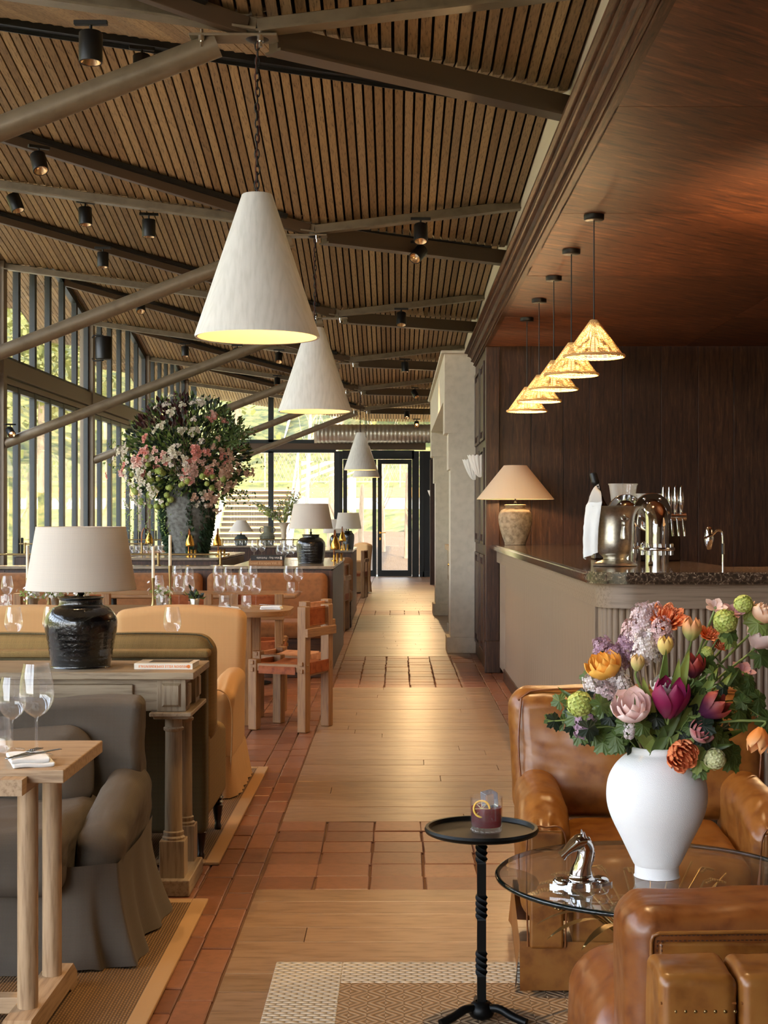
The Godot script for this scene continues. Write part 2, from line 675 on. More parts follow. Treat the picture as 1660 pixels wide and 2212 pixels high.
	cloth("mustard", Color(0.8, 0.63, 0.42), "plain", 24.0, 0.85, 0.02)
	var su := tri_tex(mat("suede", Color(0.56, 0.36, 0.19), 0.85), noise_tex("soft"), Vector3.ONE * 2.0)
	su.rim_enabled = true
	su.rim = 0.4
	var l := tri_tex(mat("leather", Color(0.55, 0.355, 0.15), 0.34), noise_tex("leather"), Vector3.ONE * 1.6)
	l.metallic_specular = 0.55
	var lr := tri_tex(mat("leather_red", Color(0.49, 0.285, 0.12), 0.34), noise_tex("leather"), Vector3.ONE * 2.2)
	lr.metallic_specular = 0.55
	tri_tex(mat("sling", Color(0.58, 0.31, 0.155), 0.55), noise_tex("leather"), Vector3.ONE * 2.0)
	M.sling.metallic_specular = 0.3
	tri_tex(mat("sling_pale", Color(0.8, 0.58, 0.45), 0.45), noise_tex("leather"), Vector3.ONE * 2.0)
	mat("thread", Color(0.86, 0.62, 0.38), 0.7)
	mat("thread_dark", Color(0.26, 0.13, 0.05), 0.7)
	mat("towel", Color(0.93, 0.93, 0.92), 0.9)
	bump(tri_tex(M.towel, weave_color("plain", 0.92), Vector3.ONE * 30), weave_tex("plain"), 0.02)
	var sh := cloth("shade", Color(0.95, 0.92, 0.87), "plain", 18.0, 0.9, 0.01)
	sh.backlight_enabled = true
	sh.backlight = Color(0.85, 0.8, 0.72)
	var sh2 := cloth("shade_cream", Color(0.95, 0.89, 0.78), "plain", 18.0, 0.92, 0.01)
	sh2.backlight_enabled = true
	sh2.backlight = Color(0.8, 0.74, 0.63)
	cloth("rug_cream", Color(0.9, 0.85, 0.76), "basket", 7.0, 0.62, 0.8)
	cloth("rug_brown", Color(0.66, 0.54, 0.4), "diamond", 5.0, 0.7, 0.5)
	cloth("sisal", Color(0.58, 0.43, 0.25), "sisal", 7.0, 0.5, 0.3)
	cloth("tape", Color(0.68, 0.53, 0.35), "plain", 20.0, 0.9, 0.02)
	# glass, wax, paper, leaves
	var gl := mat("pane", Color(1, 1, 1, 0.03), 0.0)
	gl.transparency = BaseMaterial3D.TRANSPARENCY_ALPHA
	var wg := mat("wineglass", Color(1, 1, 1, 0.02), 0.0)
	wg.transparency = BaseMaterial3D.TRANSPARENCY_ALPHA
	wg.metallic_specular = 0.7
	var tg := mat("tableglass", Color(0.55, 0.62, 0.6, 0.06), 0.0)
	tg.transparency = BaseMaterial3D.TRANSPARENCY_ALPHA
	tg.metallic_specular = 0.75
	var pl := mat("jugplastic", Color(0.85, 0.87, 0.88, 0.12), 0.05)
	pl.transparency = BaseMaterial3D.TRANSPARENCY_ALPHA
	mat("wax", Color(0.93, 0.87, 0.75), 0.5)
	mat("paper", Color(0.9, 0.88, 0.84), 0.7)
	mat("book_black", Color(0.05, 0.06, 0.065), 0.5)
	mat("book_brown", Color(0.55, 0.39, 0.23), 0.6)
	mat("ink_orange", Color(0.87, 0.47, 0.13), 0.6)
	mat("ink_white", Color(0.86, 0.84, 0.8), 0.6)
	mat("ink_tan", Color(0.76, 0.63, 0.46), 0.6)
	mat("print_grey", Color(0.24, 0.21, 0.19), 0.6)
	var co := mat("cone", Color(0.92, 0.905, 0.87), 0.75)
	tri_tex(co, noise_tex("faint"), Vector3(3.0, 0.5, 3.0))
	mat("cone_in", Color(0.95, 0.9, 0.8), 0.7)
	mat("rattan", Color(0.92, 0.79, 0.55), 0.6)
	M.rattan.backlight_enabled = true
	M.rattan.backlight = Color(0.8, 0.68, 0.46)
	glow("bulb", Color(1.0, 0.8, 0.52), 8.0)
	glow("bulb_soft", Color(1.0, 0.82, 0.58), 3.0)
	glow("spot_on", Color(1.0, 0.82, 0.58), 12.0)
	mat("reflector", Color(0.8, 0.66, 0.5), 0.25, 0.8)
	for e in [["leaf", Color(0.28, 0.36, 0.16)], ["leaf_light", Color(0.5, 0.57, 0.29)], ["leaf_dark", Color(0.1, 0.155, 0.1)], ["ivy", Color(0.19, 0.27, 0.17)], ["stem", Color(0.47, 0.55, 0.3)]]:
		var m := mat(e[0], e[1], 0.5)
		m.backlight_enabled = true
		m.backlight = (e[1] as Color) * 0.9

# ---------------------------------------------------------------- the scene, in order
const F := 3200.0

func _ready() -> void:
	rng.seed = 7
	var cam := Camera3D.new()
	cam.name = "camera"
	cam.position = Vector3(0, 1.35, 0)
	cam.set_frustum(0.05 * 2212.0 / F, Vector2(-28.0, 11.0) * 0.05 / F, 0.05, 400.0)
	add_child(cam)
	cam.current = true
	var env := Environment.new()
	var sky := Sky.new()
	var sm := ProceduralSkyMaterial.new()
	sm.sky_top_color = Color(0.72, 0.79, 0.88)
	sm.sky_horizon_color = Color(0.97, 0.965, 0.94)
	sm.ground_bottom_color = Color(0.45, 0.42, 0.36)
	sm.ground_horizon_color = Color(0.8, 0.78, 0.72)
	sky.sky_material = sm
	env.background_mode = Environment.BG_SKY
	env.background_energy_multiplier = 25.0
	env.sky = sky
	env.ambient_light_source = Environment.AMBIENT_SOURCE_DISABLED
	env.tonemap_mode = Environment.TONE_MAPPER_LINEAR
	env.tonemap_exposure = 0.6
	env.sdfgi_enabled = true
	env.ssao_enabled = true
	env.ssil_enabled = true
	var we := WorldEnvironment.new()
	we.name = "environment"
	we.environment = env
	add_child(we)
	var sun := DirectionalLight3D.new()
	sun.name = "sun"
	sun.light_color = Color(1.0, 0.93, 0.8)
	sun.light_energy = 8.0
	sun.shadow_enabled = true
	sun.light_angular_distance = 1.5
	add_child(sun)
	sun.look_at_from_position(Vector3.ZERO, Vector3(-0.35, -1.0, -0.55))

	make_materials()
	build_floor()
	build_ceiling()
	build_trusses()
	build_facade()
	build_end_wall()
	build_walls()
	build_bar()
	build_portal()
	build_outside()
	build_objects()

func build_objects() -> void:
	build_rugs()
	build_front_table()
	build_linen_sofa()
	build_console()
	build_tweed_sofa()
	build_dining_group()
	build_banquettes()
	build_partitions()
	build_leather_chairs()
	build_cone_pendants()
	build_rattan_pendants()
	build_table_lamps()
	build_brass_lamps()
	build_spots()
	build_wall_lights()
	build_books()
	build_table_settings()
	build_bar_things()
	build_lounge_things()
	build_far_vases()
	build_bouquet()
	build_urn()
	build_small_plants()

# ---------------------------------------------------------------- floor
func slab(g: G, cx: float, cd: float, w: float, l: float, top: float, ch: float, jit: float) -> void:
	var q := []
	for s in [Vector2(-1, -1), Vector2(1, -1), Vector2(1, 1), Vector2(-1, 1)]:
		q.append(Vector2(cx + s.x * w * 0.5 + rng.randf_range(-jit, jit), -cd + s.y * l * 0.5 + rng.randf_range(-jit, jit)))
	var mid := Vector2(cx, -cd)
	var a := []
	var b := []
	var e := []
	for p in q:
		var i: Vector2 = p + Vector2(signf(mid.x - p.x), signf(mid.y - p.y)) * ch
		a.append(Vector3(i.x, top + rng.randf_range(-jit, jit) * 0.2, i.y))
		b.append(Vector3(p.x, top - ch, p.y))
		e.append(Vector3(p.x, -0.02, p.y))
	g.quad(a[0], a[1], a[2], a[3])
	for k in 4:
		var m := (k + 1) % 4
		g.quad(a[m], a[k], b[k], b[m])
		g.quad(b[m], b[k], e[k], e[m])

func build_floor() -> void:
	var floor_ := setting("floor")
	var base := G.new()
	base.box(Vector3(-1.3, -0.16, -15.3), Vector3(11.6, 0.3, 36.8))
	put(base, "screed", M.grout, floor_)
	var rest := G.new()
	rng.seed = 11
	var w := 0.165
	for z in [[-2.9, 5.37], [6.57, 11.74], [14.35, 20.4], [21.4, 33.42]]:
		var count := int(round((z[1] - z[0]) / w))
		var ww: float = (z[1] - z[0]) / count
		for k in count:
			var cd: float = z[0] + (k + 0.5) * ww
			var x0 := -0.51
			var x1 := 0.72
			var cuts := [x0]
			if rng.randf() < 0.55:
				cuts.append(rng.randf_range(-0.35, 0.6))
			cuts.append(x1)
			for c in cuts.size() - 1:
				var gg := rest if cd < 3.85 else G.new()
				slab(gg, (cuts[c] + cuts[c + 1]) * 0.5, cd, cuts[c + 1] - cuts[c] - 0.002, ww - 0.0022, rng.randf_range(-0.0008, 0.0008), 0.0016, 0.0004)
				if gg != rest:
					put(gg, "plank", M["plank%d" % rng.randi_range(0, 3)], floor_)
	var r := put(rest, "planking", M.plank1, floor_)
	r.set_meta("kind", "stuff")
	# terracotta: bands across the walk, narrow border columns, square tiles under the tables
	var field := G.new()
	var tile_count := 0
	for z in [[5.37, 6.57, 6], [11.74, 14.35, 13], [20.4, 21.4, 5]]:
		var l: float = (z[1] - z[0]) / z[2]
		for k in z[2]:
			for c in 6:
				var cw := 1.23 / 6.0
				var gg := G.new()
				slab(gg, -0.51 + (c + 0.5) * cw + rng.randf_range(-0.004, 0.004), z[0] + (k + 0.5) * l, cw - 0.007, l - 0.007, rng.randf_range(-0.002, 0.001), 0.0035, 0.0028)
				put(gg, "tile", M["tile%d" % rng.randi_range(0, 3)], floor_)
				tile_count += 1
	for col in [[-0.515, -0.615], [-0.615, -0.72], [0.72, 0.82], [0.82, 0.93]]:
		var dd := -2.8
		while dd < 33.3:
			var l := rng.randf_range(0.2, 0.27)
			var cd := dd + l * 0.5
			var near := cd > 3.85 and cd < 13.0 and tile_count < 230
			var gg := G.new() if near else field
			slab(gg, (col[0] + col[1]) * 0.5, cd, absf(col[1] - col[0]) - 0.006, l - 0.007, rng.randf_range(-0.002, 0.001), 0.0035, 0.002)
			if near:
				put(gg, "tile", M["tile%d" % rng.randi_range(0, 3)], floor_)
				tile_count += 1
			dd += l
	for c in 19:
		for k in 181:
			var cx := -0.72 - (c + 0.5) * 0.203
			var cd := -2.8 + (k + 0.5) * 0.2
			var near: bool = c < 3 and cd > 6.4 and cd < 11.2
			var gg := G.new() if near else field
			slab(gg, cx, cd, 0.203 - 0.007, 0.2 - 0.007, rng.randf_range(-0.002, 0.001), 0.0035, 0.0024)
			if near:
				put(gg, "tile", M["tile%d" % rng.randi_range(0, 3)], floor_)
	for c in 16:
		for k in 80:
			slab(field, 0.93 + (c + 0.5) * 0.21, -2.8 + (k + 0.5) * 0.2, 0.2, 0.191, 0.0, 0.005, 0.002)
	var fl := put(field, "tiling", M.tile0, floor_)
	fl.set_meta("kind", "stuff")

# ---------------------------------------------------------------- ceiling: ridges and valleys across the room
func valley_d(k: int, x: float) -> float:
	return 2.1 + 5.0 * k + maxf(0.0, x + 0.67) * 0.93

func valley_y(x: float) -> float:
	return 3.75 + (0.14 * (-0.67 - x) if x < -0.67 else 0.05 * (x + 0.67))

func ridge_d(k: int) -> float:
	return 4.5 + 5.0 * k

func ridge_y(x: float) -> float:
	return 4.176 - 0.148 * x

func build_ceiling() -> void:
	var ceil_ := setting("ceiling")
	rng.seed = 21
	var unit := BoxMesh.new()
	unit.size = Vector3.ONE
	var fields := []
	for k in 5:
		fields.append(G.new())
	var pitch := 0.068
	var deck := G.new()
	for k in range(-1, 7):
		for half in 2:
			for i in (110 if k >= 2 else 98):
				var x := 0.965 - i * pitch
				var a := V(x, valley_y(x), valley_d(k, x)) if half == 0 else V(x, ridge_y(x), ridge_d(k))
				var b := V(x, ridge_y(x), ridge_d(k)) if half == 0 else V(x, valley_y(x), valley_d(k + 1, x))
				var tone := rng.randi_range(0, 4)
				var wide := 0.052 + rng.randf_range(-0.0015, 0.0015)
				var part := false
				if k == 1:
					part = x > -3.3
				elif k == 0 and half == 1:
					part = x > -1.4 and x < 0.95
				elif k == 2 and half == 1:
					part = x > -4.0 and x < 0.95
				var mid := (a + b) * 0.5 + Vector3(0, 0.012 + rng.randf_range(-0.001, 0.001), 0)
				var zz := (b - a).normalized()
				var xx := Vector3.UP.cross(zz).normalized()
				var yy := zz.cross(xx)
				if part:
					var o := MeshInstance3D.new()
					o.name = "slat"
					o.mesh = unit
					o.material_override = M["slat%d" % tone]
					o.transform = Transform3D(Basis(xx * wide, yy * 0.024, zz * ((b - a).length() + 0.01)), mid)
					ceil_.add_child(o, true)
				else:
					(fields[tone] as G).box(mid, Vector3(wide, 0.024, (b - a).length() + 0.01), 0.0, 1, null, Basis(xx, yy, zz))
			# dark board above the gaps, and the roof over it
			for x in [[-6.55 if k >= 2 else -5.72, -4.7], [-4.7, -2.7], [-2.7, -0.67], [-0.67, -0.25], [-0.25, 0.17], [0.17, 0.6], [0.6, 1.02]]:
				var pa := []
				for xx in x:
					var a := V(xx, valley_y(xx), valley_d(k, xx)) if half == 0 else V(xx, ridge_y(xx), ridge_d(k))
					var b := V(xx, ridge_y(xx), ridge_d(k)) if half == 0 else V(xx, valley_y(xx), valley_d(k + 1, xx))
					pa.append(a)
					pa.append(b)
				for h in [0.06, 0.2]:
					var u := Vector3(0, h, 0)
					if h < 0.1:
						deck.quad(pa[1] + u, pa[3] + u, pa[2] + u, pa[0] + u)
					else:
						deck.quad(pa[0] + u, pa[2] + u, pa[3] + u, pa[1] + u)
	for k in 5:
		var o := put(fields[k], "slat_field", M["slat%d" % k], ceil_)
		o.set_meta("kind", "stuff")
	put(deck, "roof_board", M.backing, ceil_)

# ---------------------------------------------------------------- steel: one truss at each valley, a black track at each ridge
func build_trusses() -> void:
	var names := ["", "nearest to the camera, with tube crossing the top left corner", "second from the camera, behind the large cone pendant", "third from the camera, its tube ending at the first window post", "fourth from the camera, its tube ending behind the flower arrangement", "fifth from the camera, above the flower arrangement", "farthest, next to the end doors"]
	for k in range(0, 7):
		var d := 2.1 + 5.0 * k
		var label := "bronze steel roof truss, " + String(names[k]) if k > 0 else "bronze steel roof truss overhead, just out of view"
		var t := thing("roof_truss", label, "roof beam", V(-0.67, 3.75, d))
		var o := -t.position
		var L := G.new()
		L.bar(V(-0.67, 3.705, d) + o, V(-4.6, 3.705 + 0.14 * 3.93, d) + o, 0.05, 0.07, 0.006)
		L.bar(V(-0.67, 3.668, d - 0.03) + o, V(-4.6, 3.668 + 0.14 * 3.93, d - 0.03) + o, 0.1, 0.012)
		put(L, "tie_beam", M.steel_paint, t)
		var R := G.new()
		R.bar(V(-0.67, 3.7, d) + o, V(1.02, 3.7 + 0.12 * 1.69, d) + o, 0.05, 0.07, 0.006)
		R.bar(V(-0.67, 3.66, d - 0.03) + o, V(1.02, 3.66 + 0.12 * 1.69, d - 0.03) + o, 0.1, 0.012)
		put(R, "tie_beam", M.steel_paint, t)
		var D := G.new()
		D.bar(V(-0.6, 3.66, d + 0.06) + o, V(1.02, 3.74, d + 1.57) + o, 0.07, 0.13, 0.004)
		D.bar(V(-0.6, 3.6, d + 0.06) + o, V(1.02, 3.68, d + 1.57) + o, 0.12, 0.014)
		put(D, "valley_beam", M.brown_paint, t)
		var E := G.new()
		E.bar(V(-0.72, 3.69, d - 0.02) + o, V(-4.6, 4.585, d - 1.69) + o, 0.06, 0.09, 0.004)
		put(E, "brace", M.brown_paint, t)
		var E2 := G.new()
		E2.bar(V(-0.9, 3.775, d - 0.13) + o, V(-4.5, 4.61, d - 1.68) + o, 0.1, 0.035)
		put(E2, "cable_tray", M.black, t)
		var tb := G.new()
		tb.tube([V(-4.52, 2.2, d) + o, V(-0.86, 3.615, d) + o], 0.06, 20)
		put(tb, "tube_strut", M.steel_paint, t)
		var pl := G.new()
		pl.box(V(-0.78, 3.645, d) + o, Vector3(0.42, 0.014, 0.13), 0.003)
		pl.prism(P2([-0.13, -0.02, 0.1, 0.04, -0.05, 0.045, -0.25, -0.01]), -0.006, 0.006)
		put(pl, "gusset", M.steel_paint, t)
		for s in [-1, 1]:
			var b := G.new()
			b.tube([V(-0.79 + s * 0.14, 3.67, d - 0.055) + o, V(-0.79 + s * 0.14, 3.585, d - 0.055) + o], 0.009, 8)
			b.tube([V(-0.79 + s * 0.14, 3.64, d - 0.055) + o, V(-0.79 + s * 0.14, 3.612, d - 0.055) + o], 0.018, 6)
			put(b, "bolt", M.chrome, t)
	var where := ["nearest ridge above the camera", "ridge just behind the nearest truss", "ridge between second and third truss", "ridge before the fourth truss", "ridge before the fifth truss", "ridge before the farthest truss"]
	for k in range(0, 6):
		var d := ridge_d(k)
		var g := G.new()
		var c := V(-1.75, ridge_y(-1.75) - 0.03, d)
		g.bar(V(-4.5, ridge_y(-4.5) - 0.03, d) - c, V(0.93, ridge_y(0.93) - 0.03, d) - c, 0.09, 0.045, 0.003)
		g.bar(V(-4.5, ridge_y(-4.5) - 0.06, d + 0.03) - c, V(0.93, ridge_y(0.93) - 0.06, d + 0.03) - c, 0.012, 0.03)
		tag(put(g, "lighting_track", M.black, self, c), "long black lighting track along the " + String(where[k]), "lighting track")

# ---------------------------------------------------------------- left side: posts, folding glass leaves, clerestory
func build_facade() -> void:
	var x := -4.62
	for k in range(-1, 7):
		var d := 2.1 + 5.0 * k
		var top := valley_y(x)
		var g := G.new()
		g.box(V(x, top * 0.5, d), Vector3(0.2, top, 0.15), 0.006)
		struct("trim_post", g, M.post)
	for k in range(-1, 6):
		var d0 := 2.1 + 5.0 * k + 0.075
		var w := setting("window_%d" % (k + 2))
		var g := G.new()
		g.box(V(x, 3.1, d0 + 2.425), Vector3(0.16, 0.2, 4.85), 0.005)
		g.box(V(x, 2.95, d0 + 2.425), Vector3(0.1, 0.07, 4.85), 0.004)
		put(g, "cross_beam", M.post, w)
		var sill := G.new()
		sill.box(V(x, 0.03, d0 + 2.425), Vector3(0.12, 0.06, 4.85), 0.004)
		put(sill, "sill", M.frame, w)
		var lw := 4.85 / 6.0
		for i in 6:
			var a := d0 + i * lw
			var b := a + lw
			var f := G.new()
			for e in [a + 0.03, b - 0.03]:
				f.box(V(x, 1.5, e), Vector3(0.07, 2.86, 0.055), 0.004)
			f.box(V(x, 0.1, (a + b) * 0.5), Vector3(0.065, 0.09, lw - 0.12), 0.004)
			f.box(V(x, 2.88, (a + b) * 0.5), Vector3(0.065, 0.06, lw - 0.12), 0.004)
			put(f, "leaf_frame", M.frame, w)
			if i % 2 == 1:
				var h := G.new()
				h.box(V(x + 0.06, 1.0, a + 0.03), Vector3(0.03, 0.2, 0.03), 0.008)
				put(h, "handle", M.black, w)
			var pane := G.new()
			pane.box(V(x, 1.5, (a + b) * 0.5), Vector3(0.008, 2.72, lw - 0.11))
			put(pane, "pane", M.pane, w)
			# clerestory light above, its head following the roof
			var ya := roof_at(x, a + 0.03) - 0.06
			var yb := roof_at(x, b - 0.03) - 0.06
			var u := G.new()
			u.box(V(x, (3.2 + ya) * 0.5, a + 0.03), Vector3(0.07, ya - 3.2, 0.05))
			u.box(V(x, (3.2 + yb) * 0.5, b - 0.03), Vector3(0.07, yb - 3.2, 0.05))
			u.box(V(x, 3.22, (a + b) * 0.5), Vector3(0.065, 0.05, lw - 0.11))
			u.bar(V(x, ya, a), V(x, yb, b), 0.07, 0.09)
			put(u, "upper_frame", M.frame, w)
			var up := G.new()
			var q := [V(x, 3.24, a + 0.05), V(x, 3.24, b - 0.05), V(x, yb - 0.04, b - 0.05), V(x, ya - 0.04, a + 0.05)]
			var th := Vector3(0.004, 0, 0)
			up.quad(q[0] + th, q[1] + th, q[2] + th, q[3] + th)
			up.quad(q[3] - th, q[2] - th, q[1] - th, q[0] - th)
			for e in 4:
				up.quad(q[e] + th, q[e] - th, q[(e + 1) % 4] - th, q[(e + 1) % 4] + th)
			put(up, "upper_pane", M.pane, w)

func roof_at(x: float, d: float) -> float:
	var k := int(floor((d - 2.1) / 5.0))
	var f := d - 2.1 - 5.0 * k
	if f < 2.4:
		return lerpf(valley_y(x), ridge_y(x), f / 2.4)
	return lerpf(ridge_y(x), valley_y(x), (f - 2.4) / 2.6)

# ---------------------------------------------------------------- far end: glazing, double door, dark panel
func build_end_wall() -> void:
	var d := 33.5
	var w := setting("window_8")
	var g := G.new()
	for x in [-4.6, -2.85, -1.36]:
		g.box(V(x, 1.42, d), Vector3(0.12, 2.84, 0.1), 0.004)
	for x in [-4.6, -2.85]:
		g.box(V(x, 3.9, d), Vector3(0.12, 1.72, 0.1), 0.004)
	g.box(V(-2.98, 0.05, d), Vector3(3.2, 0.1, 0.1))
	g.box(V(-2.98, 2.84, d), Vector3(3.2, 0.07, 0.1))
	g.box(V(-2.0, 3.06, d), Vector3(5.3, 0.08, 0.1))
	put(g, "frame", M.frame, w)
	var s := G.new()
	s.box(V(-2.0, 2.95, d), Vector3(5.3, 0.16, 0.06))
	put(s, "spandrel", M.brown_paint, w)
	for e in [[-4.54, -2.91, 0.1, 2.8], [-2.79, -1.42, 0.1, 2.8], [-4.54, -2.91, 3.1, 4.75], [-2.79, 0.9, 3.1, 4.1]]:
		var p := G.new()
		p.box(V((e[0] + e[1]) * 0.5, (e[2] + e[3]) * 0.5, d), Vector3(e[1] - e[0], e[3] - e[2], 0.008))
		put(p, "pane", M.pane, w)
	# double door
	var dr := setting("door_1")
	var fr := G.new()
	fr.box(V(-1.27, 1.42, d - 0.02), Vector3(0.08, 2.84, 0.12), 0.004)
	fr.box(V(0.42, 1.42, d - 0.02), Vector3(0.16, 2.84, 0.12), 0.004)
	fr.box(V(-0.42, 2.76, d - 0.02), Vector3(1.62, 0.2, 0.12), 0.004)
	put(fr, "door_frame", M.endframe, dr)
	for e in [[-1.22, -0.46], [-0.44, 0.34]]:
		var f := G.new()
		var c: float = (e[0] + e[1]) * 0.5
		var wd: float = e[1] - e[0]
		f.box(V(e[0] + 0.05, 1.33, d - 0.03), Vector3(0.09, 2.64, 0.07), 0.004)
		f.box(V(e[1] - 0.05, 1.33, d - 0.03), Vector3(0.09, 2.64, 0.07), 0.004)
		f.box(V(c, 0.08, d - 0.03), Vector3(wd - 0.18, 0.14, 0.07), 0.004)
		f.box(V(c, 2.6, d - 0.03), Vector3(wd - 0.18, 0.1, 0.07), 0.004)
		var leaf := put(f, "door_leaf", M.endframe, dr)
		var p := G.new()
		p.box(V(c, 1.35, d - 0.03), Vector3(wd - 0.19, 2.4, 0.008))
		put(p, "pane", M.pane, leaf)
		if e[0] > -0.5:
			var h := G.new()
			h.tube([V(e[0] + 0.06, 1.0, d - 0.06), V(e[0] + 0.06, 1.0, d - 0.11), V(e[0] + 0.19, 1.0, d - 0.115)], 0.011, 8)
			h.box(V(e[0] + 0.06, 1.0, d - 0.068), Vector3(0.045, 0.05, 0.01), 0.004)
			h.box(V(e[0] + 0.06, 0.86, d - 0.068), Vector3(0.035, 0.06, 0.01), 0.004)
			put(h, "handle", M.brass, leaf)
	var pan := G.new()
	pan.box(V(0.76, 1.42, d), Vector3(0.5, 2.84, 0.14))
	pan.box(V(0.6, 1.42, d - 0.08), Vector3(0.03, 2.84, 0.02))
	pan.box(V(0.76, 0.06, d - 0.08), Vector3(0.5, 0.12, 0.02))
	struct("wall_far", pan, M.endframe)
	# silver ventilation duct across the end
	var t := thing("ventilation_duct", "round ribbed silver duct running below the ceiling at the far end", "duct", V(-0.6, 3.2, 32.85))
	var dg := G.new()
	var pr := []
	for k in 121:
		pr.append(Vector2(0.2 + (0.009 if k % 4 < 2 else 0.0), k * 2.7 / 120.0))
	dg.xf = Transform3D(Basis(Vector3(0, 0, 1), PI / 2), Vector3(1.5, 0, 0))
	dg.lathe(pr, 28)
	put(dg, "pipe", M.duct, t)
	var cap := G.new()
	cap.xf = Transform3D(Basis(Vector3(0, 0, 1), PI / 2), Vector3(-1.2, 0, 0))
	cap.lathe(PR([0.0, 0.02, 0.19, 0.02, 0.21, 0.03, 0.21, -0.03]), 28)
	put(cap, "end_cap", M.whitewall, t)
	for hx in [-0.02, 1.2]:
		var hg := G.new()
		hg.tube([Vector3(hx, 0.2, 0), Vector3(hx, 0.62, 0)], 0.006, 6)
		put(hg, "hanger", M.black, t)

# ---------------------------------------------------------------- right side, front and outer walls
func build_walls() -> void:
	var g := G.new()
	g.box(V(1.12, 3.95, 15.25), Vector3(0.22, 2.05, 36.8))
	struct("wall_right", g, M.whitewall)
	var e := G.new()
	e.box(V(4.4, 1.6, 5.0), Vector3(0.2, 3.2, 16.2))
	struct("wall_bar_side", e, M.panel1)
	var f := G.new()
	f.box(V(1.3, 2.5, -3.1), Vector3(6.4, 5.0, 0.2))
	f.box(V(-3.3, 4.5, -3.1), Vector3(2.8, 1.0, 0.2))
	f.box(V(-3.3, 0.15, -3.1), Vector3(2.8, 0.3, 0.2))
	struct("wall_front", f, M.whitewall)
	var w := setting("window_9")
	var m := G.new()
	for x in [-4.6, -3.7, -2.8, -1.9]:
		m.box(V(x, 2.15, -3.1), Vector3(0.06, 3.7, 0.08))
	put(m, "frame", M.frame, w)
	for k in 3:
		var p := G.new()
		p.box(V(-4.15 + k * 0.9, 2.15, -3.1), Vector3(0.84, 3.7, 0.008))
		put(p, "pane", M.pane, w)
	# walnut wall between bar and chimney piece, with raised panels
	var wl := setting("wall_walnut")
	var b := G.new()
	b.box(V(0.9, 1.42, 13.83), Vector3(0.24, 2.84, 1.8))
	put(b, "wall_board", M.panel0, wl)
	for p in [[13.35, 0.5], [14.15, 0.7]]:
		for q in [[0.15, 1.0], [1.12, 1.95], [2.05, 2.72]]:
			var fr := G.new()
			var c := V(0.775, (q[0] + q[1]) * 0.5, p[0])
			var h: float = q[1] - q[0]
			for s in [-1, 1]:
				fr.box(c + Vector3(0, 0, s * p[1] * 0.5), Vector3(0.03, h, 0.03), 0.006)
				fr.box(c + Vector3(0, s * h * 0.5, 0), Vector3(0.03, 0.03, p[1] + 0.03), 0.006)
			fr.box(c, Vector3(0.022, h - 0.14, p[1] - 0.14), 0.008)
			put(fr, "raised_panel", M.panel1, wl)
	var ps := G.new()
	ps.box(V(0.83, 1.415, 12.9), Vector3(0.12, 2.83, 0.12), 0.006)
	ps.box(V(0.83, 0.14, 12.87), Vector3(0.14, 0.28, 0.12), 0.008)
	put(ps, "pilaster", M.panel3, wl)
	var fw := setting("wall_walnut_far")
	var fb := G.new()
	fb.box(V(0.9, 1.42, 27.3), Vector3(0.24, 2.84, 12.3))
	put(fb, "wall_board", M.panel0, fw)
	for k in 12:
		var fr := G.new()
		fr.box(V(0.775, 1.4, 21.8 + k), Vector3(0.03, 2.5, 0.06), 0.006)
		put(fr, "batten", M.panel2, fw)
	var fp := G.new()
	fp.box(V(0.72, 1.25, 29.6), Vector3(0.12, 2.5, 0.1), 0.006)
	put(fp, "pilaster", M.panel2, fw)

# ---------------------------------------------------------------- bar
func arc2(c: Vector2, r: float, a0: float, a1: float, n: int) -> Array:
	var o := []
	for k in n + 1:
		var a := deg_to_rad(lerpf(a0, a1, float(k) / n))
		o.append(c + Vector2(cos(a), sin(a)) * r)
	return o

# plan outline with the rounded near left corner; x right, y = distance
func bar_plan(inset: float) -> PackedVector2Array:
	var x0 := 0.81 + inset
	var d0 := 6.24 + inset
	var r := 0.2 - inset * 0.5
	var o := PackedVector2Array()
	o.append(Vector2(x0, 12.84))
	for p in arc2(Vector2(x0 + r, d0 + r), r, 180, 270, 8):
		o.append(p)
	o.append(Vector2(4.25, d0))
	o.append(Vector2(4.25, d0 + 0.75 - inset))
	o.append(Vector2(x0 + 0.75 - inset, d0 + 0.75 - inset))
	o.append(Vector2(x0 + 0.75 - inset, 12.84))
	return o

func plan_solid(g: G, plan: PackedVector2Array, y0: float, y1: float) -> void:
	g.xf = Transform3D(Basis(Vector3(1, 0, 0), Vector3(0, 0, -1), Vector3(0, 1, 0)), Vector3.ZERO)
	g.prism(plan, y0, y1, true)
	g.xf = Transform3D()

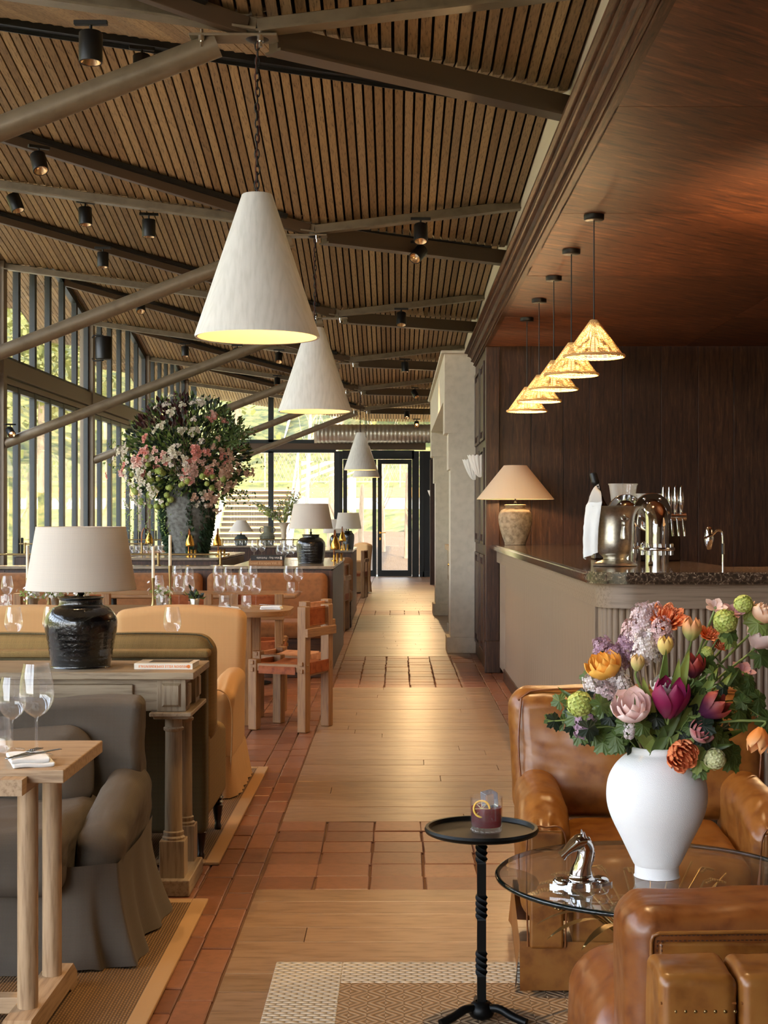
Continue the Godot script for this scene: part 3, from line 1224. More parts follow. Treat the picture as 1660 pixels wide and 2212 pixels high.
func build_bar() -> void:
	# soffit over the bar: veneer panels, joints left open
	var so := setting("ceiling_bar")
	var core := G.new()
	core.box(V(2.6, 3.0, 4.95), Vector3(3.6, 0.25, 15.9))
	put(core, "soffit_core", M.backing, so)
	rng.seed = 5
	var lines := [-3.0, -0.28, 1.59, 3.47, 5.34, 7.22, 9.09, 10.97, 12.84]
	for r in 2:
		var x0: float = [0.79, 2.5][r]
		var x1: float = [2.5, 4.3][r]
		for k in lines.size() - 1:
			var a: float = lines[k]
			var b: float = lines[k + 1]
			var c := V((x0 + x1) * 0.5, 2.845, (a + b) * 0.5)
			var g := G.new()
			var turn := deg_to_rad(38.0)
			g.box(Vector3.ZERO, Vector3(x1 - x0 - 0.004, 0.03, b - a - 0.004), 0.0, 1, null, Basis(Vector3.UP, -turn))
			var o := put(g, "veneer_panel", M["soffit%d" % rng.randi_range(0, 2)], so, c)
			o.rotation.y = turn
	# crown moulding along the edge of the soffit
	var mo := G.new()
	var pf := P2([0.8, 2.83, 0.764, 2.83, 0.764, 2.842, 0.752, 2.842, 0.752, 2.85, 0.758, 2.854, 0.756, 2.868, 0.744, 2.876, 0.728, 2.878, 0.728, 2.888, 0.735, 2.892, 0.733, 2.906, 0.722, 2.922, 0.704, 2.93, 0.696, 2.93, 0.696, 2.938, 0.702, 2.942, 0.696, 2.954, 0.682, 2.958, 0.666, 2.958, 0.666, 2.972, 0.8, 2.972])
	var mp := PackedVector2Array()
	for p in pf:
		mp.append(p)
	mo.prism(mp, 3.0, -14.6)
	var cm := wood("cornice_wood", Color(0.37, 0.245, 0.165), "z", 0.55, "walnut", 0.35, 4.0)
	cm.metallic_specular = 0.3
	struct("trim_1", mo, cm)
	# back wall of the bar in upright boards
	var bw := setting("wall_bar_back")
	var bk := G.new()
	bk.box(V(2.6, 1.4, 13.0), Vector3(3.6, 2.9, 0.1))
	put(bk, "wall_core", M.backing, bw)
	var x := 0.89
	while x < 4.25:
		var w := rng.randf_range(0.2, 0.34)
		var g := G.new()
		g.box(V(x + w * 0.5, 1.42, 12.93), Vector3(w - 0.003, 2.84, 0.03), 0.002)
		put(g, "wall_board", M["panel%d" % rng.randi_range(0, 3)], bw)
		x += w
	# counter
	var t := thing("bar_counter", "walnut bar counter with fluted front, below a dark veined marble top", "bar", V(0.9, 0, 9.5))
	var o := -t.position
	var body := G.new()
	body.box(V(1.25, 0.5, 9.55) + o, Vector3(0.62, 0.84, 5.3))
	body.box(V(2.6, 0.5, 6.7) + o, Vector3(3.2, 0.84, 0.5))
	body.box(V(1.26, 0.06, 9.6) + o, Vector3(0.6, 0.12, 6.2))
	put(body, "carcass", M.barwood_y, t)
	var ap := G.new()
	plan_solid(ap, bar_plan(0.055), 0.96, 1.066)
	var apn := put(ap, "apron", M.barwood_x, t)
	apn.position = o
	# smooth veneered side in tall boards
	for e in [[6.62, 8.45], [8.45, 10.3], [10.3, 12.1]]:
		var g := G.new()
		g.box(V(0.9, 0.52, (e[0] + e[1]) * 0.5) + o, Vector3(0.03, 0.88, e[1] - e[0] - 0.003), 0.002)
		put(g, "side_panel", M.barwood_y, t)
	# half-round flutes: round the near corner and along the front, and at the back end
	var pts := []
	for k in 15:
		pts.append([V(0.9, 0, 12.14 + k * 0.042), 0.0])
	for p in arc2(Vector2(1.06, 6.5), 0.16, 180, 270, 8):
		pts.append([V(p.x, 0, p.y), 0.0])
	var fx := 1.09
	while fx < 2.3:
		pts.append([V(fx, 0, 6.34), 0.0])
		fx += 0.031
	var flute := G.new()
	flute.tube([Vector3(0, 0.06, 0), Vector3(0, 0.958, 0)], 0.0165, 10, false)
	var fm := flute.mesh()
	for p in pts:
		put(fm, "flute", M.barwood_y, t, p[0] + o)
	var pl := G.new()
	pl.box(V(0.9, 0.05, 9.4) + o, Vector3(0.05, 0.1, 5.6), 0.004)
	put(pl, "plinth", M.walnut_z, t)
	# marble top with a rolled edge
	var mt := G.new()
	var n0 := bar_plan(0.012)
	var n1 := bar_plan(0.0)
	plan_solid(mt, n0, 1.066, 1.116)
	plan_solid(mt, n1, 1.078, 1.104)
	tag(put(mt, "marble_worktop", M.marble), "dark brown veined marble worktop on the bar counter", "worktop")

# ---------------------------------------------------------------- pale stepped chimney piece on the right
func build_portal() -> void:
	var w := setting("wall_chimney_piece")
	var near := G.new()
	# near jamb, stepped outwards towards the top
	near.box(V(0.77, 1.14, 14.9), Vector3(0.48, 2.28, 0.4), 0.004)
	near.box(V(0.76, 2.0, 14.9), Vector3(0.505, 0.36, 0.402), 0.006)
	near.box(V(0.74, 2.58, 14.9), Vector3(0.54, 0.8, 0.404), 0.006)
	put(near, "jamb", M.plaster, w)
	var nb := G.new()
	nb.box(V(0.76, 0.08, 14.88), Vector3(0.53, 0.16, 0.42), 0.004)
	put(nb, "jamb_base", M.plaster, w)
	var far := G.new()
	far.box(V(0.77, 1.14, 20.6), Vector3(0.48, 2.28, 0.5), 0.004)
	far.box(V(0.76, 2.0, 20.6), Vector3(0.505, 0.36, 0.502), 0.006)
	far.box(V(0.74, 2.58, 20.6), Vector3(0.54, 0.8, 0.504), 0.006)
	put(far, "jamb", M.plaster, w)
	var fb := G.new()
	fb.box(V(0.76, 0.08, 20.58), Vector3(0.53, 0.16, 0.52), 0.004)
	put(fb, "jamb_base", M.plaster, w)
	var l := G.new()
	l.box(V(0.74, 2.75, 17.72), Vector3(0.54, 0.46, 5.26))
	put(l, "lintel", M.plaster, w)
	var c := G.new()
	c.box(V(0.72, 2.985, 17.75), Vector3(0.57, 0.03, 6.2), 0.008)
	put(c, "cornice", M.plaster, w)
	var b := G.new()
	b.box(V(1.06, 1.5, 17.75), Vector3(0.1, 3.0, 6.1))
	put(b, "back_wall", M.plaster, w)
	# oak console standing in the opening
	for e in [[16.9, "nearer pale oak console with turned legs in the chimney piece opening"]]:
		var t := thing("wall_console", e[1], "console table", V(0.78, 0, e[0]))
		var top := G.new()
		top.box(Vector3(0, 1.0, 0), Vector3(0.42, 0.06, 1.6), 0.006)
		put(top, "table_top", M.oak_z, t)
		var ap := G.new()
		ap.box(Vector3(0, 0.82, 0), Vector3(0.36, 0.3, 1.5), 0.004)
		put(ap, "apron", M.greyoak_z, t)
		for s in [[-0.14, 0.66], [-0.14, -0.66], [0.14, 0.66], [0.14, -0.66]]:
			var leg := G.new()
			leg.lathe(PR([0.0, 0.0, 0.05, 0.0, 0.05, 0.1, 0.03, 0.11, 0.034, 0.14, 0.034, 0.6, 0.042, 0.62, 0.042, 0.68]), 14, Vector3(s[0], 0, s[1]))
			put(leg, "leg", M.greyoak_y, t)
		var kn := G.new()
		kn.ball(Vector3(-0.2, 0.82, 0.4), Vector3(0.015, 0.015, 0.015), 8, 6)
		put(kn, "knob", M.brass, t)

# ---------------------------------------------------------------- what lies beyond the glass
func build_outside() -> void:
	# ground outside, rising to a hillside on the left and behind the far end
	var hill := FastNoiseLite.new()
	hill.seed = 3
	hill.frequency = 0.05
	var m := tri_tex(mat("hillside", Color(0.55, 0.53, 0.42), 0.95), noise_tex("hill"), Vector3.ONE * 0.11)
	var g := G.new()
	g.grid(60, 60, func(u: float, v: float) -> Vector3:
		var x := lerpf(-110.0, -4.9, u)
		var d := lerpf(-40.0, 130.0, v)
		var away := maxf(0.0, -x - lerpf(60.0, 14.0, smoothstep(6.0, 24.0, d)))
		var y := -0.12 + away * 0.34 + maxf(0.0, d - 52.0) * 0.4 + hill.get_noise_2d(x, d) * minf(away * 0.25, 3.0)
		return V(x, y, d))
	struct("ground_left", g, m)
	var g2 := G.new()
	g2.grid(50, 50, func(u: float, v: float) -> Vector3:
		var x := lerpf(-4.9, 60.0, u)
		var d := lerpf(33.6, 130.0, v)
		var away := maxf(0.0, d - 52.0)
		var y := -0.12 + clampf((d - 35.5) * 0.09, 0.0, 1.1) * clampf((x + 2.2) / 2.0, 0.0, 1.0) + away * 0.4 + hill.get_noise_2d(x, d) * minf(away * 0.25, 3.0)
		return V(x, y, d))
	struct("ground_far", g2, m)
	var soil := tri_tex(mat("soilbed", Color(0.5, 0.43, 0.33), 0.95), noise_tex("soil"), Vector3.ONE * 0.9)
	bump(soil, noise_tex("soil"), 4.0)
	var bed := G.new()
	bed.grid(24, 30, func(u: float, v: float) -> Vector3:
		var x := lerpf(-2.4, 3.5, u)
		var d := lerpf(34.6, 44.0, v)
		return V(x, -0.06 + clampf((d - 35.0) * 0.11, 0.0, 1.0) * clampf((x + 2.4) / 1.2, 0.0, 1.0) + hill.get_noise_2d(x * 30, d * 30) * 0.05, d))
	var bo := put(bed, "soil_bank", soil)
	tag(bo, "bank of bare earth rising outside the end doors", "soil")
	bo.set_meta("kind", "stuff")
	var pv := G.new()
	pv.box(V(-1.5, -0.05, 34.2), Vector3(6.4, 0.1, 1.0))
	struct("floor_terrace", pv, M.whitewall)
	var pt := G.new()
	pt.box(V(-7.8, -0.06, 15.0), Vector3(6.0, 0.12, 42.0))
	struct("floor_terrace_left", pt, mat("paving", Color(0.72, 0.67, 0.58), 0.9))
	# footbridge: timber face over a white beam, wire railing
	var t := thing("footbridge", "raised timber footbridge with white beam and mesh railing outside the end doors", "bridge", V(0.5, 0, 46.0))
	var face := G.new()
	face.box(Vector3(0.4, 2.12, 0), Vector3(11, 0.3, 0.1))
	put(face, "timber_face", M.deckwood, t)
	var bm := G.new()
	bm.box(Vector3(0.4, 1.78, -0.1), Vector3(11, 0.36, 0.2))
	put(bm, "white_beam", M.whitewall, t)
	var dk := G.new()
	dk.box(Vector3(0.4, 2.2, -1.0), Vector3(11, 0.1, 2.0))
	put(dk, "deck", M.deckwood, t)
	for k in 8:
		var p := G.new()
		p.box(Vector3(-4.6 + k * 1.4, 2.8, 0), Vector3(0.05, 1.2, 0.05))
		put(p, "railing_post", M.post, t)
	for y in [2.45, 3.35]:
		var r := G.new()
		r.box(Vector3(0.4, y, 0), Vector3(11, 0.045, 0.045))
		put(r, "rail", M.post, t)
	var wire := G.new()
	for k in 90:
		wire.tube([Vector3(-4.8 + k * 0.12, 2.45, 0), Vector3(-4.4 + k * 0.12, 3.35, 0)], 0.008, 4, false)
		wire.tube([Vector3(-4.4 + k * 0.12, 2.45, 0), Vector3(-4.8 + k * 0.12, 3.35, 0)], 0.008, 4, false)
	var wo := put(wire, "wire_mesh", M.post, t)
	wo.set_meta("kind", "stuff")
	# outdoor stair
	var s := thing("outdoor_stair", "white outdoor stair with pale treads seen through the end glazing", "stair", V(-4.0, 0, 40.0))
	for k in 14:
		var tr := G.new()
		tr.box(Vector3(0, 0.13 + k * 0.155, -k * 0.29), Vector3(2.0, 0.05, 0.3), 0.006)
		put(tr, "tread", M.whitewall, s)
		var ri := G.new()
		ri.box(Vector3(0, 0.05 + k * 0.155, -k * 0.29 - 0.14), Vector3(2.0, 0.1, 0.02))
		put(ri, "riser", M.post, s)
		var no := G.new()
		no.box(Vector3(0, 0.145 + k * 0.155, -k * 0.29 + 0.152), Vector3(2.0, 0.03, 0.012))
		put(no, "nosing", M.deckwood, s)
	for e in [-1.06, 1.06]:
		var sg := G.new()
		sg.bar(Vector3(e, 0.1, 0.3), Vector3(e, 2.35, -4.1), 0.08, 0.3)
		put(sg, "stringer", M.whitewall, s)
		var hr := G.new()
		hr.tube([Vector3(e, 0.0, 0.2), Vector3(e, 1.05, 0.2), Vector3(e, 3.3, -4.1), Vector3(e, 2.3, -4.1)], 0.03, 8)
		put(hr, "handrail", M.whitewall, s)
	# slender trunks and stakes
	rng.seed = 31
	var names := ["white birch trunk", "pale young trunk", "thin leaning trunk", "bare sapling"]
	for e in [[-1.75, 39.0, 0.13, 5.4, 0.25, 0], [-0.95, 38.5, 0.09, 1.9, 0.05, 1], [-0.35, 39.5, 0.06, 3.2, -0.08, 3], [0.25, 38.2, 0.08, 2.2, 0.02, 1], [0.75, 38.0, 0.05, 1.3, -0.5, 2], [-1.3, 38.3, 0.05, 1.4, -0.45, 2], [-2.6, 42.0, 0.07, 4.8, 0.2, 3]]:
		var tt := thing("young_tree", "%s outside the end glazing, %s" % [names[e[5]], "left of the door" if e[0] < -1.3 else ("seen through the left door leaf" if e[0] < -0.45 else "seen through the right door leaf")], "tree", V(e[0], 0.3, e[1]), 0.0, "young trees outside the end doors")
		var tg := G.new()
		tg.tube(path3([Vector3(0, -0.4, 0), Vector3(e[4] * 0.4, e[3] * 0.5, 0.05), Vector3(e[4], e[3], 0)], 5), [e[2], e[2], e[2] * 0.95, e[2] * 0.9, e[2] * 0.85, e[2] * 0.8, e[2] * 0.75, e[2] * 0.7, e[2] * 0.65, e[2] * 0.6, e[2] * 0.5], 10)
		put(tg, "trunk", M.twig, tt)
		if e[3] > 3.0:
			var br := G.new()
			for k in 26:
				var h := rng.randf_range(0.35, 0.98) * float(e[3])
				var a := rng.randf() * TAU
				var l := rng.randf_range(0.4, 1.1)
				var p0 := Vector3(e[4] * h / e[3], h, 0)
				br.tube([p0, p0 + Vector3(cos(a) * l * 0.4, l * 0.5, sin(a) * l * 0.4), p0 + Vector3(cos(a) * l * 0.6, l * 1.1, sin(a) * l * 0.6)], [0.014, 0.009, 0.004], 5, false)
			put(br, "branches", M.twig, tt)
	# trees on the hillside behind the glass
	var leafy := mat("hill_leaf", Color(0.42, 0.42, 0.2), 0.8)
	leafy.backlight_enabled = true
	leafy.backlight = Color(0.35, 0.35, 0.14)
	for e in [[-6.5, 60.0, 9.0], [-2.5, 64.0, 10.0], [2.0, 62.0, 8.0], [-14.0, 58.0, 9.0], [-20.0, 48.0, 7.0], [-22.0, 70.0, 10.0]]:
		var tt := thing("hillside_tree", "yellow green spring tree on the hillside beyond the glass", "tree", V(e[0], maxf(0.0, (float(e[1]) - 52.0) * 0.4) + maxf(0.0, -float(e[0]) - 14.0) * 0.34, e[1]), 0.0, "spring trees on the hillside")
		var tk := G.new()
		tk.tube([Vector3(0, -0.8, 0), Vector3(0.1, e[2] * 0.5, 0)], [0.2, 0.1], 8)
		put(tk, "trunk", M.twig, tt)
		var cr := G.new()
		for k in 1500:
			var q := Vector3(rng.randfn(), rng.randfn() * 0.8, rng.randfn()) * float(e[2]) * 0.2 + Vector3(0, e[2] * 0.62, 0)
			var b := Basis(Vector3(rng.randf() - 0.5, rng.randf() - 0.5, rng.randf() - 0.5).normalized(), rng.randf() * TAU) * rng.randf_range(0.09, 0.22)
			cr.quad(q + b * Vector3(-1, 0, -0.5), q + b * Vector3(0, 0.1, 1), q + b * Vector3(1, 0, 0.5), q + b * Vector3(0, 0.1, -1))
		var co := put(cr, "foliage", leafy, tt)
		co.set_meta("kind", "stuff")

# ---------------------------------------------------------------- furniture
func pillow(g: G, at: Vector3, s: Vector3, b := Basis(), pinch := 0.55) -> void:
	var h := s * 0.5
	g.box(at, s, minf(h.x, minf(h.y, h.z)) * 0.9, 8, func(p: Vector3) -> Vector3:
		var u := absf(p.x) / h.x
		var w := absf(p.y) / h.y
		return Vector3(p.x * (1.0 - 0.05 * w * w), p.y * (1.0 - 0.06 * u * u), p.z * (1.0 - pinch * maxf(u, w) * maxf(u, w))), b)

# turned leg used under the tweed sofa
func turned_leg(h: float) -> Array:
	return PR([0.0, 0.0, 0.014, 0.0, 0.016, h * 0.1, 0.012, h * 0.14, 0.021, h * 0.5, 0.023, h * 0.62, 0.017, h * 0.66, 0.025, h * 0.7, 0.017, h * 0.75, 0.026, h * 0.82, 0.019, h * 0.87, 0.024, h])

func build_front_table() -> void:
	var t := thing("dining_table", "pale oak trestle dining table at the left front edge, set for one", "table", V(-1.3, 0, 3.95))
	var o := -t.position
	var top := G.new()
	top.box(V(-1.31, 0.7, 3.955) + o, Vector3(0.95, 0.034, 0.49), 0.003)
	put(top, "table_top", M.oak_x, t)
	for x in [-0.955, -1.66]:
		var br := G.new()
		br.prism(P2([-0.335, 0.034, -0.335, 0.012, -0.33, 0.003, -0.322, -0.004, -0.31, -0.006, 0.3, -0.006, 0.3, 0.034]), -0.029, 0.029)
		var bn := put(br, "bearer", M.oak_x, t, V(x, 0.667, 3.955) + o)
		bn.rotation.y = -PI / 2
		for d in [3.83, 4.1]:
			var c := G.new()
			c.lathe(PR([0.0, 0.07, 0.025, 0.07, 0.0265, 0.09, 0.0265, 0.66, 0.0, 0.66]), 20, V(x, 0, d) + o)
			put(c, "leg", M.oak_y, t)
		var ft := G.new()
		ft.prism(P2([-0.29, 0.0, -0.22, 0.0, -0.2, 0.012, 0.2, 0.012, 0.22, 0.0, 0.29, 0.0, 0.29, 0.035, 0.24, 0.072, -0.24, 0.072, -0.29, 0.035]), -0.036, 0.036)
		var fn := put(ft, "foot", M.oak_x, t, V(x, 0.012, 3.965) + o)
		fn.rotation.y = -PI / 2
	var st := G.new()
	st.box(V(-1.3, 0.05, 3.965) + o, Vector3(0.64, 0.045, 0.05), 0.004)
	put(st, "stretcher", M.oak_x, t)

func build_linen_sofa() -> void:
	var t := thing("linen_sofa", "grey brown sofa in a loose linen slipcover behind the front table", "sofa", V(-1.55, 0.0126, 4.79))
	var o := -t.position
	var nz := FastNoiseLite.new()
	nz.seed = 9
	nz.frequency = 3.0
	var crease := func(p: Vector3) -> Vector3: return p + Vector3(nz.get_noise_3dv(p * 1.3), nz.get_noise_3dv(p + Vector3(5, 0, 0)), nz.get_noise_3dv(p + Vector3(0, 7, 0))) * 0.018
	var back := G.new()
	back.box(V(-1.55, 0.43, 5.02) + o, Vector3(1.38, 0.62, 0.15), 0.03, 14, crease)
	put(back, "backrest", M.linen, t)
	var seat := G.new()
	seat.box(V(-1.55, 0.34, 4.62) + o, Vector3(1.16, 0.2, 0.7), 0.06, 14, crease)
	put(seat, "seat_cushion", M.linen, t)
	for s in [-1, 1]:
		var arm := G.new()
		arm.box(Vector3(s * 0.63, 0.29, 0.02), Vector3(0.15, 0.42, 0.66), 0.07, 14, func(p: Vector3) -> Vector3:
			var f := smoothstep(-0.35, 0.35, p.z)
			var q := p
			q.y -= f * f * 0.1 * smoothstep(-0.2, 0.2, p.y)
			q.x += s * 0.02 * sin(p.y * 9.0)
			return q + Vector3(nz.get_noise_3dv(p * 1.2), nz.get_noise_3dv(p), nz.get_noise_3dv(p * 0.8)) * 0.014)
		put(arm, "armrest", M.linen, t)
	# skirt: hangs to the floor and spreads, with folds
	var sk := G.new()
	var ring := [Vector2(-0.7, -0.36), Vector2(0.7, -0.36), Vector2(0.72, 0.0), Vector2(0.715, 0.36), Vector2(0.6, 0.41), Vector2(0.0, 0.42), Vector2(-0.6, 0.41), Vector2(-0.715, 0.36), Vector2(-0.72, 0.0), Vector2(-0.7, -0.36)]
	sk.grid(150, 14, func(u: float, w: float) -> Vector3:
		var f := u * (ring.size() - 1)
		var k := mini(int(f), ring.size() - 2)
		var p: Vector2 = (ring[k] as Vector2).lerp(ring[k + 1], f - k)
		var out := p.normalized()
		var fold := sin(u * 95.0) * 0.014 + sin(u * 41.0 + 1.0) * 0.018
		var low := 1.0 - w
		p += out * (low * low * 0.055 + fold * low)
		return Vector3(p.x, 0.003 + w * 0.3 + sin(u * 60.0) * 0.004 * low, p.y), true)
	put(sk, "skirt", M.linen, t)
	for e in [[0.3, 0.5, -0.1], [-0.28, 0.5, 0.06]]:
		var p := G.new()
		pillow(p, Vector3.ZERO, Vector3(0.5, 0.3, 0.17), Basis(Vector3.FORWARD, e[2]) * Basis(Vector3.RIGHT, -0.3))
		put(p, "cushion", M.linen, t, Vector3(e[0], e[1] - 0.01, -0.1))

func build_console() -> void:
	var t := thing("console_table", "pale oak console table with paired columns, carrying the large jar lamp", "console table", V(-1.4, 0, 5.46))
	var o := -t.position
	var top := G.new()
	top.box(V(-1.6, 0.787, 5.465) + o, Vector3(1.76, 0.026, 0.44), 0.003)
	put(top, "table_top", M.greyoak_x, t)
	var fr := G.new()
	fr.box(V(-1.62, 0.715, 5.465) + o, Vector3(1.66, 0.115, 0.35), 0.002)
	put(fr, "apron", M.greyoak_x, t)
	var dw := G.new()
	dw.box(V(-1.43, 0.712, 5.285) + o, Vector3(0.98, 0.085, 0.02), 0.006)
	put(dw, "drawer", M.greyoak_x, t)
	for e in [[-0.805, 5.335], [-0.805, 5.595], [-2.4, 5.335], [-2.4, 5.595]]:
		var bl := G.new()
		var c := V(e[0], 0, e[1]) + o
		bl.box(c + Vector3(0, 0.715, 0), Vector3(0.104, 0.118, 0.104), 0.003)
		for s in [Vector3(0, 0, 1), Vector3(1, 0, 0), Vector3(-1, 0, 0), Vector3(0, 0, -1)]:
			var bb := Basis(Vector3.UP, atan2(s.x, s.z))
			var q: Vector3 = c + Vector3(0, 0.715, 0) + s * 0.052
			var a := func(x: float, y: float, z: float) -> Vector3: return q + bb * Vector3(x, y, z)
			for k in 4:
				var r := [Vector2(-1, -1), Vector2(-1, 1), Vector2(1, 1), Vector2(1, -1)]
				var p0: Vector2 = r[k]
				var p1: Vector2 = r[(k + 1) % 4]
				bl.quad(a.call(p0.x * 0.034, p0.y * 0.042, 0.001), a.call(p1.x * 0.034, p1.y * 0.042, 0.001), a.call(p1.x * 0.026, p1.y * 0.034, 0.009), a.call(p0.x * 0.026, p0.y * 0.034, 0.009))
			bl.quad(a.call(-0.026, 0.034, 0.009), a.call(0.026, 0.034, 0.009), a.call(0.026, -0.034, 0.009), a.call(-0.026, -0.034, 0.009))
		put(bl, "corner_block", M.greyoak_y, t)
		var cl := G.new()
		cl.lathe(PR([0.034, 0.19, 0.04, 0.192, 0.041, 0.2, 0.035, 0.206, 0.037, 0.212, 0.037, 0.22, 0.032, 0.224, 0.0315, 0.24, 0.03, 0.58, 0.036, 0.585, 0.037, 0.592, 0.031, 0.597, 0.031, 0.625, 0.037, 0.635]), 24, c)
		put(cl, "leg", M.greyoak_y, t)
		var pb := G.new()
		pb.box(c + Vector3(0, 0.125, 0), Vector3(0.09, 0.135, 0.09), 0.003)
		put(pb, "leg_base", M.greyoak_y, t)
	for x in [-0.805, -2.4]:
		var ml := G.new()
		ml.box(V(x, 0.648, 5.465) + o, Vector3(0.15, 0.016, 0.42), 0.004)
		ml.box(V(x, 0.636, 5.465) + o, Vector3(0.125, 0.012, 0.39), 0.003)
		put(ml, "moulding", M.greyoak_z, t)
		var pl := G.new()
		pl.box(V(x, 0.03, 5.445) + o, Vector3(0.135, 0.06, 0.37), 0.006)
		put(pl, "plinth", M.greyoak_z, t)

func build_tweed_sofa() -> void:
	var t := thing("tweed_sofa", "olive tweed sofa with turned dark legs, its back against the oak console", "sofa", V(-1.55, 0.012, 6.1))
	var o := -t.position
	var body := G.new()
	body.box(V(-1.55, 0.47, 5.79) + o, Vector3(1.62, 0.7, 0.09), 0.02)
	put(body, "back_panel", M.tweed_dark, t)
	var bs := G.new()
	bs.box(V(-1.55, 0.28, 6.14) + o, Vector3(1.6, 0.24, 0.6), 0.02)
	put(bs, "base", M.tweed, t)
	for x in [-0.79, -2.31]:
		var a := G.new()
		a.box(V(x, 0.36, 6.13) + o, Vector3(0.1, 0.42, 0.62), 0.045, 8, func(p: Vector3) -> Vector3:
			return p + Vector3(0, -0.1 * smoothstep(-0.31, 0.31, -p.z) * smoothstep(-0.1, 0.21, p.y), 0))
		put(a, "armrest", M.tweed, t)
	var top := G.new()
	top.box(V(-1.53, 0.818, 5.785) + o, Vector3(1.6, 0.03, 0.1), 0.012)
	put(top, "top_rail", M.tweed, t)
	for e in [[-0.99, 0.54], [-1.54, 0.54], [-2.09, 0.54]]:
		var c := G.new()
		c.box(V(e[0], 0.66, 5.91) + o, Vector3(e[1], 0.44, 0.18), 0.075, 10, func(p: Vector3) -> Vector3:
			return Vector3(p.x, p.y + 0.012 * cos(p.x * 5.0), p.z * (1.0 + 0.1 * cos(p.x * 5.0))))
		var cn := put(c, "back_cushion", M.tweed, t)
		var pp := G.new()
		var path := []
		for k in 25:
			var u := lerpf(-1.0, 1.0, k / 24.0)
			path.append(V(e[0], 0.0, 5.855) + o + Vector3(u * e[1] * 0.485, 0.882 + 0.008 * cos(u * e[1] * 2.5) - 0.05 * pow(absf(u), 14.0), 0))
		pp.tube(path, 0.004, 6)
		put(pp, "piping", M.tweed_dark, cn)
	for e in [[-0.77, 5.81], [-0.77, 6.36], [-2.32, 5.81], [-2.32, 6.36]]:
		var l := G.new()
		l.lathe(turned_leg(0.165), 14, V(e[0], 0.013, e[1]) + o)
		put(l, "leg", M.walnut_dark, t)

func build_mustard_chair() -> Node3D:
	var t := thing("mustard_armchair", "mustard yellow armchair with arched back and pleated arm, facing the camera beside the walkway", "armchair", V(-1.124, 0.012, 7.45), 0.0, "mustard armchairs")
	var b := G.new()
	b.box(Vector3(0, 0.5, -0.24), Vector3(0.66, 0.7, 0.13), 0.045, 14, func(p: Vector3) -> Vector3:
		var f := smoothstep(-0.1, 0.35, p.y)
		return p + Vector3(p.x * 0.03 * f, 0.032 * f * cos(p.x * 4.6), -0.03 * f))
	put(b, "backrest", M.mustard, t)
	var s := G.new()
	s.box(Vector3(0, 0.35, 0.1), Vector3(0.5, 0.16, 0.6), 0.055, 10)
	put(s, "seat_cushion", M.mustard, t)
	for e in [-1, 1]:
		var a := G.new()
		a.box(Vector3(e * 0.275, 0.36, 0.1), Vector3(0.12, 0.42, 0.58), 0.055, 12, func(p: Vector3) -> Vector3:
			var f := smoothstep(-0.1, 0.29, p.z)
			return p + Vector3(e * 0.015 * smoothstep(0.0, 0.2, p.y), -0.06 * f * f * smoothstep(-0.05, 0.2, p.y) + 0.004 * sin(p.x * 130.0) * f * smoothstep(0.1, 0.2, p.y), 0))
		var an := put(a, "armrest", M.mustard, t)
		var wl := G.new()
		wl.tube(path3([Vector3(e * 0.33, 0.1, 0.392), Vector3(e * 0.338, 0.4, 0.392), Vector3(e * 0.3, 0.5, 0.385), Vector3(e * 0.24, 0.47, 0.388), Vector3(e * 0.23, 0.1, 0.392)], 6), 0.0035, 6)
		put(wl, "welt", M.mustard, an)
	var sk := G.new()
	sk.grid(64, 5, func(u: float, w: float) -> Vector3:
		var a := u * 4.0
		var k := int(a) % 4
		var f := a - int(a)
		var q := [Vector2(0.33, -0.3), Vector2(0.33, 0.39), Vector2(-0.33, 0.39), Vector2(-0.33, -0.3)]
		var p: Vector2 = (q[k] as Vector2).lerp(q[(k + 1) % 4], f)
		var fl := (1.0 - w) * (0.035 + 0.012 * sin(f * 40.0))
		var n: Vector2 = [Vector2(1, 0), Vector2(0, 1), Vector2(-1, 0), Vector2(0, -1)][k]
		p += n * fl
		return Vector3(p.x, 0.005 + w * 0.19, p.y), true)
	put(sk, "skirt", M.mustard, t)
	return t

